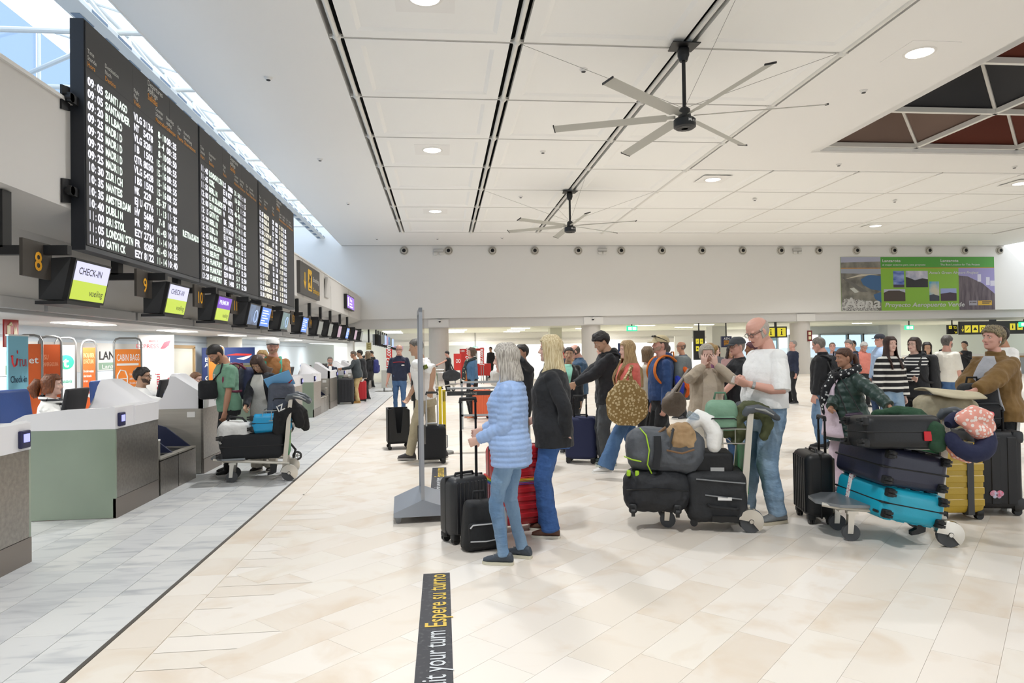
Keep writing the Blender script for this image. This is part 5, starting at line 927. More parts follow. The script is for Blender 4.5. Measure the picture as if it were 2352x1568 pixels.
m_ = MB(); m_.b2((.0, -.216, .2), (.11, -.211, .225)); m_.build('address_label', whitep, t, smooth=0); m_ = MB(); m_.tube([(-.08, -.205, .16), (-.06, -.225, .15), (.14, -.225, .13), (.16, -.205, .13)], .012, 8); m_.build('grab_handle', blackp, t); m_ = MB(); m_.b2((-.05, -.215, .02), (.15, -.195, .07)); m_.build('base_guard', mat('guard_black', '0f0f10', .4), t, smooth=0)
for s in (-.19, .2): m_ = MB(); wheel(m_, (s, -.16, .0), .03, .025); m_.build('wheel', mat('caster_black', '171718', .5), t)
t = soft('duffel_bag', 'grey duffel with lime green piping on top of the middle trolley', 'bag', 1524, 1032, 5.72, .66, .38, .37, rzB, '4c4f54', '5a5d62', .14, .035, tilt=.06)
lime = mat('piping_lime', 'a8d030', .5)
for xx in (-.17,): m_ = MB(); m_.tube([(xx - .05, -.1, .365), (xx, -.18, .32), (xx + .03, -.215, .2), (xx + .02, -.2, .08), (xx + .06, -.16, .0)], .006, 6); m_.build('piping', lime, t)
m_ = MB(); m_.tube([(-.34, -.12, .12), (-.28, -.19, .11), (-.2, -.2, .1)], .006, 6); m_.build('piping', lime, t); m_ = MB(); m_.tube([(-.08, -.19, .32), (-.07, -.212, .2), (-.08, -.2, .05)], .03, 8, sq=.25); m_.build('webbing_strap', mat('webbing_black', '232427', .8), t); m_ = MB(); m_.tube([(.04, -.15, .36), (.05, -.19, .39), (.02, -.21, .24)], .02, 8, sq=.3); m_.build('carry_handle', mat('webbing_grey', '45484c', .8), t)
for s in (-.3, -.23): m_ = MB(); m_.rbox((s, -.16, -.01), (.035, .05, .05), .012); m_.build('lime_foot', lime, t)
t = soft('vanity_case', 'small black case tucked right of the grey duffel', 'bag', 1634, 1056, 5.66, .32, .34, .17, rzB, '141416', None, .03, .005); m_ = MB(); m_.b2((-.03, -.178, .02), (.08, -.172, .05)); m_.build('address_label', mat('label_grey', 'a9a9a8', .5), t, smooth=0)
def P_(x, y, Y): return at(x, y, Y=Y)
t = soft('leather_bag', 'tan crumpled leather bag on the grey duffel', 'bag', 1563, 1003, 5.58, .27, .2, .24, rzB, '9c7d58', 'b0926b', .08, .07, taper=.25); m_ = MB(); m_.tube([(.1, -.11, .03), (0, -.13, .0), (-.12, -.09, .02)], .008, 6); m_.tube([(-.12, 0, .2), (-.2, -.02, .14), (-.26, .0, .1)], .012, 8); m_.build('leather_strap', mat('strap_tan', '7a5a3c', .6), t)
drape('sweater', 'white fleece sweater hanging over the middle trolley load', 'clothing', [P_(1585, 975, 5.62), P_(1605, 958, 5.62), P_(1628, 968, 5.58), P_(1642, 995, 5.55), P_(1640, 1028, 5.55)], [.05, .075, .08, .072, .06], 'f0eee9', fold=.015, fsz=.14)
t = thing('water_bottle', 'clear plastic water bottle lying between tan bag and white sweater', 'bottle', tuple(P_(1582, 952, 5.56)), (0, 1.9, .3)); m_ = MB(); m_.lathe([(.001, 0), (.032, 0), (.034, .03), (.031, .06), (.034, .09), (.033, .15), (.014, .19), (.013, .205), (.001, .205)], n=14); m_.build('bottle_body', glass_mat('clear_plastic', 'dfeaf4', .3, .08), t); m_ = MB(); m_.cyl((0, 0, .2), (0, 0, .22), .015); m_.build('cap', mat('cap_blue', '2f66b8', .4), t)
p = P_(1655, 975, 5.75); t = backpack('sage green backpack lying on the middle trolley basket', (p.x - .02, p.y - .02, p.z), (.25, 0, rzB), .30, .2, .25, '6d9178', '7ca087', straps='5b7d66', extra=False)
drape('jacket', 'olive green jacket heaped over the handle of the middle trolley', 'clothing', [[P_(1665, 990, 5.62), P_(1690, 955, 5.62), P_(1725, 938, 5.6), P_(1760, 948, 5.58)], [P_(1690, 960, 5.55), P_(1700, 995, 5.55), P_(1690, 1015, 5.55)], [P_(1745, 945, 5.52), P_(1765, 975, 5.5), P_(1755, 1005, 5.5)]], [[.07, .085, .08, .06], [.06, .06, .04], [.05, .05, .035]], '4a4f33', extra='585d3d', fold=.05)
# right trolley
blueturq = '18a3bf'
fb_ = mat('floral_strap', 'f0e9e4', .6, kind=('spots', 55, .32), col2='c8506a')
t = suitcase('turquoise hard suitcase lying lowest on the right trolley', (3.49, 4.73, .30), (-PI / 2, math.radians(12), math.radians(-3)), .50, .25, .74, blueturq, 'v', 4, rough=.35, strap=[(.5, .55, fb_)])
for z in (.12, .3, .6): m_ = MB(); m_.rbox((-.252, .08, z), (.012, .02, .07), .005, n=1); m_.build('side_stud', MATS['caster_black'], t); 
t = suitcase('navy hard suitcase in the middle of the stack on the right trolley', (3.50, 4.72, .575), (-PI / 2, math.radians(10), math.radians(-4)), .51, .285, .76, '24263a', 'v', 4, rough=.4)
t = suitcase('black suitcase with red luggage tag topmost on the right trolley', (3.84, 5.3, .97), (PI / 2 , math.radians(3), PI * .5 + .12), .42, .25, .60, '151619', None, rough=.5); t.location = (3.10, 4.98, .86); t.rotation_euler = (PI / 2, math.radians(5), PI / 2 - .2)
m_ = MB(); m_.rbox((-.222, -.03, .5), (.012, .07, .1), .005); m_.build('luggage_tag', mat('tag_red', 'c8202a', .5), t)
drape('jacket', 'dark green jacket slung over the top of the right trolley stack', 'clothing', [[P_(2005, 952, 5.0), P_(2060, 945, 4.95), P_(2105, 958, 4.85), P_(2145, 990, 4.7), P_(2160, 1025, 4.66)], [P_(2110, 965, 4.85), P_(2140, 1000, 4.72), P_(2155, 1025, 4.66)]], [[.03, .05, .07, .08, .05], [.06, .07, .06]], '1d3a26', extra='264a31', fold=.04)
t = soft('satchel', 'beige canvas satchel with big flap on the right trolley', 'bag', 2166, 945, 5.1, .42, .24, .24, -.2, 'a59a80', 'b3a88c', .06, .03, tilt=.1)
m_ = MB(); fl_ = []
for i in range(9):
    a = i / 8; fl_.append([V((-.2 + .4 * k / 8, .1 - .3 * a + .0, .27 + .02 * math.sin(a * 3) - .06 * max(0, a - .6) * (1 + .6 * math.cos((k - 4) * .5)))) for k in range(9)])
m_.loft(fl_, caps=False, closed=False); o = m_.build('flap', cloth('satchel_flap', 'b9ae92', 'c4b99d'), t, smooth=60); sm_ = o.modifiers.new('thick', 'SOLIDIFY'); sm_.thickness = .012
t = thing('neck_pillow', 'navy horseshoe neck pillow hung on the right trolley handle', 'pillow', tuple(P_(2222, 1000, 4.62)), (.9, .35, -.3)); m_ = MB(); m_.tube([(.13 * math.cos(a), .15 * math.sin(a), 0) for a in [-PI * .85 + 1.7 * PI * i / 14 for i in range(15)]], [.05 + .02 * math.sin(PI * i / 14) for i in range(15)], 12, rnd=True); m_.build('cushion', cloth('pillow_navy', '1c2140'), t)
t = drape('flower_pillow', 'pink flower-patterned travel pillow rolled up beside the navy one', 'pillow', [[P_(2212, 962, 4.6), P_(2235, 952, 4.6), P_(2262, 962, 4.6), P_(2268, 985, 4.6)], [P_(2225, 975, 4.58), P_(2250, 990, 4.58), P_(2268, 1000, 4.58)]], [[.06, .07, .065, .05], [.05, .06, .045]], 'e9a9a0', fold=.03, m2=mat('floral_pink', 'e8a090', .8, kind=('spots', 36, .42), col2='f4e6df'))
drape('flower_cloth', 'peach flowered cloth hanging below the neck pillow', 'clothing', [P_(2190, 1020, 4.66), P_(2205, 1040, 4.64), P_(2222, 1050, 4.64)], [.06, .07, .05], 'e2937f', fold=.04, m2=mat('floral_peach', 'df937c', .8, kind=('spots', 30, .4), col2='f0d8cf'))
t = thing('drink_bottle', 'coral drink bottle top poking out behind the pink pillow', 'bottle', tuple(P_(2273, 968, 5.3))); m_ = MB(); m_.lathe([(.001, -.14), (.035, -.14), (.035, .02), (.025, .04), (.001, .04)], n=14); m_.build('bottle_body', mat('bottle_plum', '4a2c4a', .4), t); m_ = MB(); m_.rbox((0, 0, .06), (.06, .06, .05), .02); m_.build('cap', mat('bottle_coral', 'e8606e', .4), t)
p = P_(2262, 985, 5.72); backpack('black backpack standing on the big black suitcase', (4.86, 5.86, .76), (0, 0, -.25), .36, .22, .40, '141519', extra=False)
# left trolley
t = suitcase('long black ribbed suitcase lying on the left trolley deck', (-2.62, 8.78, .42), (PI / 2, math.radians(3), PI / 2 + math.radians(9)), .48, .30, .76, '1b1c1f', 'v', 7, rough=.6); t.location = (-2.72, 8.62, .415)
t = suitcase('bright blue hard case above the black one on the left trolley', (-2.2, 8.75, .71), (PI / 2, math.radians(5), PI / 2 + math.radians(14)), .36, .22, .52, '1f93c4', 'v', 4, rough=.35); t.location = (-2.38, 8.62, .68)
t = soft('duffel_bag', 'white shiny duffel bag on the black suitcase of the left trolley', 'bag', 540, 995, 8.6, .42, .3, .31, .2, 'cfcecb', 'dcdbd8', .11, .03, tilt=.08); m_ = MB(); m_.tube([(-.1, -.05, .3), (-.08, -.06, .36), (.06, -.06, .35), (.12, -.06, .29)], .014, 8); m_.build('carry_handle', blackp, t)
m_ = MB(); m_.tube([(-.17, -.15, .05), (0, -.16, .03), (.18, -.15, .04)], .006, 6); m_.tube([(-.19, -.13, .1), (-.19, -.14, .22)], .006, 6); m_.build('zip', mat('zip_pale', 'b4b3af', .4), t)
p = at(640, 965, Y=8.85); t = backpack('dark grey backpack sitting in the left trolley basket', (p.x, 8.95, .74), (0, 0, .4), .36, .2, .42, '4b4f5a', '585c68', straps='2c2d33', extra=False)
drape('jacket', 'black jacket with white letters hung over the left trolley handle', 'clothing', [[at(645, 1000, Y=8.6), at(652, 950, Y=8.55), at(672, 932, Y=8.6), at(692, 950, Y=8.7), at(702, 982, Y=8.75)], [at(640, 950, Y=8.55), at(634, 990, Y=8.55), at(642, 1015, Y=8.55)], [at(675, 935, Y=8.6), at(690, 975, Y=8.62)]], [[.05, .08, .09, .085, .05], [.06, .055, .03], [.08, .06]], '131315', fold=.03)
jk = bpy.data.objects['jacket.002'] if 'jacket.002' in bpy.data.objects else t
m_ = MB(); o_ = at(639, 946, Y=8.43); put_text(m_, 'IZ', o_ - V(jk.location), V((.9, .05, .42)), V((-.42, 0, .9)), .1, .02); m_.build('lettering', prwhite, jk, smooth=0)
t = thing('stroller_wheels', 'folded black stroller frame with white spoked wheel behind the left trolley', 'stroller', tuple(at(670, 1058, Y=9.1))); t.location.z = 0; t.location.y = 9.15; t.location.x = at(668, 1040, Y=9.15).x
t.name = 'folded_stroller'; m_ = MB(); m_.tube([(.02, 0, .1), (.06, 0, .28), (-.05, 0, .42), (.03, 0, .55), (-.06, 0, .75)], .016, 8); m_.build('frame', blackp, t)
for (a, b, r) in ((.0, .085, .085), (.08, .2, .05)):
    m_ = MB(); m_.tube([(a + r * math.cos(q), 0, b + r * math.sin(q)) for q in [2 * PI * i / 18 for i in range(19)]], .014, 6); w_ = m_.build('wheel', rubber, t); m_ = MB()
    for i in range(5): m_.cyl((a, 0, b), (a + r * .9 * math.cos(i * 1.257), 0, b + r * .9 * math.sin(i * 1.257)), .008, n=5)
    m_.build('spokes', whitep, w_)
# ---- queue furniture
t = thing('sign_stand', 'tall grey sign stand seen edge on with a tent-shaped base on castors', 'sign stand', (-.19, 6.5, 0), .06); stg = mat('stand_grey', 'a6aab0', .4, .4)
m_ = MB(); m_.b2((-.035, -.35, .1), (-.005, -.31, 1.92)); m_.b2((-.035, .31, .1), (-.005, .35, 1.92)); m_.b2((-.035, -.35, 1.88), (-.005, .35, 1.92)); m_.build('upright_frame', stg, t, smooth=0)
m_ = MB(); m_.b2((-.004, -.34, .7), (.012, .34, 1.9)); m_.build('clear_sheet', glass_mat('acrylic', 'f3f0ee', .1), t, smooth=0)
m_ = MB(); m_.prism([(-.28, .06), (.28, .06), (.28, .1), (.0, .2), (-.04, .2), (-.28, .1)], (0, -.36, 0), RX, RZ, (0, .72, 0)); m_.build('base', mat('base_grey', '9aa2ad', .35, .5), t, smooth=0)
for sx in (-.24, .24):
    for sy in (-.3, .3): m_ = MB(); wheel(m_, (sx, sy, .025), .025, .03); m_.b2((sx - .03, sy - .02, .04), (sx + .03, sy + .02, .062)); m_.build('castor', mat('castor_grey', '8d9092', .4), t)
for i, (y0, y1, lab) in enumerate(((2.2, 4.74, 'near black floor strip with white and yellow words, Wait your turn'), (7.44, 9.05, 'far black floor strip behind the sign stand, Wait your turn'))):
    t = thing('floor_strip', lab, 'floor sticker', (-.15, y0, 0)); m_ = MB(); m_.b2((0, 0, .0005), (.18, y1 - y0, .002)); b = m_.build('vinyl_strip', mat('vinyl_charcoal', '35353a', .6, noise=(30, (1, 1, 1), .55, .75), col2='5a5a5c'), t, smooth=0); L_ = y1 - y0
    m_ = MB(); put_text(m_, 'Wait your turn', (.145, .06 if i else .80, .0022), RY, -RX, .17, .004, width=(.80 if i else .76)); m_.build('english_lettering', mat('vinyl_white', 'cfd2d4', .6), b, smooth=0)
    m_ = MB(); put_text(m_, 'Espere su turno', (.15, .92 if i else 1.61, .0022), RY, -RX, .17, .012, width=(.64 if i else .90)); m_.build('spanish_lettering', mat('vinyl_yellow', 'd9b84a', .6), b, smooth=0)
p = at(915, 1028); t = thing('bag_gauge', 'black box baggage gauge on small wheels left of the sign stand', 'baggage gauge', (-.72, 11.0, 0), .15)
m_ = MB(); m_.prism([(-.17, .1), (.17, .1), (.17, .62), (.07, .66), (.03, .26), (-.03, .26), (-.07, .66), (-.17, .62)], (0, -.2, 0), RX, RZ, (0, .03, 0)); m_.b2((-.17, -.2, .1), (-.15, .2, .64)); m_.b2((.15, -.2, .1), (.17, .2, .62)); m_.b2((-.17, .17, .1), (.17, .2, .64)); m_.b2((-.17, -.2, .1), (.17, .2, .13)); m_.build('gauge_box', mat('gauge_black', '17181a', .6), t, smooth=0)
m_ = MB(); m_.b2((.17, -.05, .1), (.6, .0, .16)); m_.b2((.25, -.05, .16), (.33, .0, .75)); m_.b2((.22, -.1, .75), (.55, .05, 1.2)); m_.build('side_frame', mat('gauge_black', '17181a', .6), t, smooth=0)
for sx, sy in ((-.14, -.16), (.14, -.16), (-.14, .16), (.14, .16), (.55, 0)): m_ = MB(); wheel(m_, (sx, sy, .03), .03, .025); m_.cyl((sx, sy, .03), (sx, sy, .1), .012, n=8); m_.build('castor', blackp, t)
t = thing('barrier_post', 'yellow belt barrier post behind the man in white', 'barrier post', (-.02, 10.3, 0)); yb = mat('barrier_yellow', 'ecd02a', .4); m_ = MB(); m_.b2((-.045, -.03, .03), (.0, .03, 1.0)); m_.b2((.01, -.03, .03), (.06, .03, .95)); m_.build('post_tube', yb, t, smooth=0); m_ = MB(); m_.b2((.02, -.034, .78), (.03, .0, .93)); m_.b2((.045, -.034, .78), (.055, .0, .93)); m_.build('belt_slot', blackp, t, smooth=0); m_ = MB(); m_.cyl((0, 0, 0), (0, 0, .03), .17, n=24); m_.build('base', mat('barrier_base', '8a8a86', .4, .5), t)
t = thing('belt_barrier', 'grey counter rail with dark printed belt running right of the yellow post', 'belt barrier', (.06, 10.3, 0)); m_ = MB(); m_.b2((0, -.03, .955), (1.25, .12, .98)); m_.build('rail', mat('rail_silver', 'a3a8ab', .4, .5), t, smooth=0); m_ = MB(); m_.b2((0, 0, .86), (1.25, .006, .925)); b = m_.build('belt', mat('belt_charcoal', '3c3e41', .7), t, smooth=0); m_ = MB(); put_text(m_, 'vueling', (.25, -.003, .88), RX, RZ, .045, .006, width=.2); m_.build('lettering', mat('belt_print', 'aaaaa6', .6), b, smooth=0); m_ = MB(); m_.b2((1.2, -.03, 0), (1.25, .03, .955)); m_.build('post_tube', mat('rail_silver', 'a3a8ab', .4, .5), t, smooth=0)
p = at(1028, 911, Y=14.0); t = thing('belt_barrier', 'pale rail barrier farther back by the denim-jacketed woman', 'belt barrier', (.35, 13.4, 0)); m_ = MB(); m_.b2((0, 0, .25), (1.1, .04, .29)); m_.b2((0, 0, .9), (1.1, .04, .94)); m_.build('rail', mat('rail_silver', 'a3a8ab', .4, .5), t, smooth=0)
for xx in (.0, 1.06): m_ = MB(); m_.b2((xx, 0, 0), (xx + .04, .04, .94)); m_.build('post_tube', mat('rail_silver', 'a3a8ab', .4, .5), t, smooth=0)
# ---- far hall: shops, red stands, desks
def block(name, lab, cat, px0, py0, px1, py1, Y, mm, d=.4, txt=None, tm=None, extra=None):
    a, b_ = at(px0, py0, Y=Y), at(px1, py1, Y=Y); t = thing(name, lab, cat, (a.x, Y, 0)); wd = b_.x - a.x; zb = max(b_.z, 0); m_ = MB(); m_.b2((0, 0, zb), (wd, d, a.z)); p = m_.build('board', mm, t, smooth=0); m_ = MB(); m_.b2((wd * .1, d * .3, 0), (wd * .16 + .02, d * .6, max(zb, .02))); m_.b2((wd * .84 - .02, d * .3, 0), (wd * .9, d * .6, max(zb, .02))); m_.build('feet', frm, t, smooth=0)
    if txt: m_ = MB(); put_text(m_, txt[0], (wd * txt[1], -.006, zb + (a.z - zb) * txt[2]), txt[5] if len(txt) > 5 else RX, txt[6] if len(txt) > 6 else RZ, txt[3], .02, width=txt[4]); m_.build('lettering', tm or paper, p, smooth=0)
    return t, wd, zb, a.z
block('flag_banner', 'red Jet2.com flag banner beside the navy-shirted man', 'banner', 887, 801, 901, 845, 30, redp, .03, txt=('Jet2.com', .75, .05, .3, .95, RZ, -RX))
block('kiosk_stand', 'red JET2 poster stand with two round gauges', 'display stand', 1042, 812, 1060, 850, 31, redp, .1, txt=('OO', .25, .45, .25, .22), tm=paper)
block('size_gauge_stand', 'tall red stand block under the far shop signs', 'display stand', 1056, 801, 1072, 868, 34, redp, .4, txt=('CABIN', .1, .9, .12, .2))
block('flag_banner', 'red Jet2.com flag banner above the denim-jacketed woman', 'banner', 1071, 799, 1080, 835, 32, redp, .03, txt=('Jet2.com', .75, .05, .25, .75, RZ, -RX))
block('flag_banner', 'red flag banner right of the curly-haired woman', 'banner', 1103, 798, 1112, 840, 32, redp, .03, txt=('Jet2.com', .75, .05, .25, .75, RZ, -RX))
block('shop_desk', 'long bright red service desk in the low hall', 'desk', 1060, 836, 1128, 862, 35, redp, .7)
block('shop_sign', 'red strip sign over the far service desk', 'sign', 1092, 800, 1112, 805, 40, redp, .2)
block('shop_shelf', 'blue and brown shop shelf behind the man in white', 'shelf', 976, 822, 990, 842, 45, mat('shelf_mixed', '8a6a42', .6, noise=(3, (1, 1, 1)), col2='5d7ea8'), .4)
block('shop_shelf', 'white shop shelf of bottles right of the coral sweater', 'shelf', 1478, 800, 1502, 832, 40, mat('shelf_bottles', 'c8c6c4', .6, noise=(4, (1, 1, 1)), col2='8e4a42'), .4)
block('shop_shelf', 'low colourful shop shelf left of the middle column', 'shelf', 1297, 800, 1325, 850, 42, mat('shelf_colour', 'e0d8cf', .6, noise=(3, (1, 1, 1)), col2='b0763a'), .4)
block('poster_panel', 'red square panel on the pale square column', 'panel', 1276, 803, 1300, 826, 39.9, mat('panel_scarlet', 'd3322a', .5), .05)
block('poster_panel', 'large white poster panel beside the glazed shop front', 'panel', 1549, 772, 1590, 826, 42, paper, .1)
block('poster_panel', 'tall dark navy shop panel left of the coral girl\'s head', 'panel', 1420, 788, 1431, 818, 40, bluep, .1)
block('service_desk', 'grey desk with white top right of the photographing man', 'desk', 876, 850, 905, 890, 27.0, mat('desk_grey', 'bdbcb4', .5), .9)
t = thing('counter_top', 'long pale counter with wooden strip in front of the far windows', 'counter', (22.6, 31, 0)); m_ = MB(); m_.b2((0, 0, .9), (12, .6, 1.02)); m_.build('worktop', mat('counter_pale', 'd7d8d4', .4), t, smooth=0); m_ = MB(); m_.b2((0, .02, .82), (12, .58, .9)); m_.build('wood_strip', mat('counter_wood', 'b08a5a', .5), t, smooth=0); m_ = MB(); m_.b2((.1, .05, 0), (11.9, .5, .82)); m_.build('front_panel', mat('counter_steel', 'a7aeb2', .4, .3), t, smooth=0)
t = thing('fire_plaque', 'small dark red fire plaque on the right column', 'sign', (20.35, 36.14, 2.1)); m_ = MB(); m_.b2((-.1, 0, -.3), (.16, .03, .3)); p = m_.build('sign_panel', mat('fire_maroon', '7a1f1f', .5), t, smooth=0); m_ = MB(); m_.b2((-.05, -.004, .05), (.1, 0, .22)); m_.b2((-.05, -.004, -.2), (.1, 0, -.02)); m_.build('pictogram', MATS['sign_cream'], p, smooth=0)
# ================================================================== PEOPLE
def lerp(a, b, t): return a + (b - a) * t
def table(tab, z):
    if z <= tab[0][0]: return tab[0][1:]
    for a, b in zip(tab, tab[1:]):
        if z <= b[0]:
            t = (z - a[0]) / (b[0] - a[0]); t = t * t * (3 - 2 * t) if False else t
            return tuple(lerp(p, q, t) for p, q in zip(a[1:], b[1:]))
    return tab[-1][1:]
TORSO = {'m': [(.78, .10, .09, 0), (.86, .158, .112, -.005), (.95, .166, .118, -.005), (1.04, .154, .108, 0), (1.12, .153, .106, .003), (1.22, .166, .116, .002), (1.32, .175, .12, -.004), (1.385, .166, .106, -.012), (1.435, .118, .083, -.015), (1.475, .075, .066, -.012), (1.54, .057, .06, .0)],
         'f': [(.78, .10, .09, 0), (.86, .166, .118, -.012), (.94, .170, .120, -.010), (1.04, .143, .100, 0), (1.10, .134, .096, .002), (1.2, .145, .110, .008), (1.28, .154, .122, .014), (1.35, .146, .102, .004), (1.385, .138, .09, -.008), (1.425, .098, .076, -.012), (1.455, .068, .06, -.01), (1.54, .049, .053, 0)]}
# head rings: z, half width, front y, back y (origin between the eyes' level and the ears)
HEAD = [(-.118, .020, .074, .035), (-.108, .041, .085, .004), (-.088, .055, .089, -.035), (-.06, .065, .089, -.068), (-.03, .0705, .088, -.088), (0, .0735, .085, -.099), (.028, .0755, .091, -.102), (.058, .073, .088, -.098), (.085, .062, .073, -.083), (.104, .043, .047, -.058), (.1135, .02, .02, -.03)]
def head_pt(az, z, k=0.0, rx=1.0):
    hw, fy, by = table(HEAD, z); cy = (fy + by) / 2; hd = (fy - by) / 2; x = math.sin(az); y = math.cos(az)
    e = 2.25; rr = (abs(x) ** e + abs(y) ** e) ** (-1 / e)
    return V(((hw + k) * x * rr * rx, cy + (hd + k) * y * rr, z))
def ik(a, t, l1, l2, pole):
    d = t - a; D = d.length; mx = (l1 + l2) * .998
    if D > mx: d = d * (mx / D); t = a + d; D = mx
    D = max(D, abs(l1 - l2) + .01); n = d.normalized()
    x = (l1 * l1 - l2 * l2 + D * D) / (2 * D); hgt = math.sqrt(max(l1 * l1 - x * x, 0))
    p = pole - n * pole.dot(n); p = p.normalized() if p.length > 1e-5 else n.orthogonal().normalized()
    return a + n * x + p * hgt, t
def hand(mb, wr, d, nrm, s, side, curl=.45, grip=False, spread=.0):
    """palm, four unequal bent fingers, thumb off the palm's side; d along the hand, nrm out of the palm (towards the curl)"""
    d = d.normalized(); nrm = (nrm - d * nrm.dot(d)).normalized(); sd = d.cross(nrm) * side   # sd points to the thumb side
    P = lambda a, b, c: wr + (d * a + sd * b + nrm * c) * s
    rings = []
    for (a, hw, th, b0) in ((-.025, .026, .019, 0), (.012, .031, .017, .002), (.05, .040, .0155, .002), (.09, .041, .0125, 0), (.1, .037, .009, 0)):
        rings.append([P(a, b0 + hw * math.cos(q) * 1.0, th * math.sin(q)) for q in [2 * PI * k / 12 for k in range(12)]])
    mb.loft(rings)
    for i, (b, L) in enumerate(((.031, .072), (.0105, .080), (-.0105, .075), (-.031, .059))):
        p = P(.09, b, 0); dirv = (d + sd * b * (3 + spread)).normalized(); ang = 0; pts = [p - dirv * .02 * s, p]
        for seg, f in enumerate((.46, .31, .23)):
            ang += curl * (.75, 1.0, .8)[seg] * (1 + .12 * i)
            v_ = dirv * math.cos(ang) + nrm * math.sin(ang); p = p + v_ * L * f * s; pts.append(p)
        mb.tube(pts, [.0095 * s, .0093 * s, .0086 * s, .008 * s, .0068 * s], 8, rnd=True)
    p = P(.02, .028, .004); v1 = (d * .62 + sd * .72 + nrm * .35).normalized(); v2 = (d * .85 + sd * .25 + nrm * .55).normalized()
    if grip: v1 = (d * .5 + sd * .55 + nrm * .7).normalized(); v2 = (d * .6 - sd * .2 + nrm * .8).normalized()
    mb.tube([p - v1 * .012 * s, p, p + v1 * .036 * s, p + v1 * .036 * s + v2 * .03 * s], [.013 * s, .0125 * s, .0105 * s, .0078 * s], 8, rnd=True)
FOLDS = {}
def folds(sz):
    if sz not in FOLDS:
        t = bpy.data.textures.new('folds', 'CLOUDS'); t.noise_scale = sz; t.noise_depth = 2; FOLDS[sz] = t
    return FOLDS[sz]
def remesh(o, vox, smooth=2, fold=0.0, fsz=.11):
    r = o.modifiers.new('join', 'REMESH'); r.mode = 'VOXEL'; r.voxel_size = vox; r.use_smooth_shade = True
    if smooth: m_ = o.modifiers.new('soft', 'SMOOTH'); m_.iterations = smooth; m_.factor = .5
    if fold:
        d = o.modifiers.new('folds', 'DISPLACE'); d.texture = folds(fsz); d.strength = fold; d.mid_level = .5; d.texture_coords = 'GLOBAL'
    return o
SKIN = {}
def skin(c):
    return mat('skin_' + c, c, .5, noise=(14, (1, 1, 1), .3, .75), col2=c, bump=(60, .03))
def hair_mat(c, c2):
    return mat('hair_%s_%s' % (c, c2), c, .45, noise=(13, (12, 12, .9), .36, .64), col2=c2, bump=(40, .35, (5, 5, .3)))
def cloth(name, c, c2=None, rough=.85, **k):
    return mat(name, c, rough, noise=(7, (1, 1, 1), .3, .7), col2=c2 or c, bump=k.pop('bump', (11, .55)), sheen=.1, **k)
def denim(name, c, c2): return mat(name, c, .85, noise=(4.5, (1.4, 1.4, .55), .32, .7), col2=c2, bump=(13, .55, (1, 1, 1.9)))
def world_to_local(p, x, y, face, h):
    q = Rz(-math.radians(face)) @ (V(p) - V((x, y, 0))); return q / (h / 1.75)
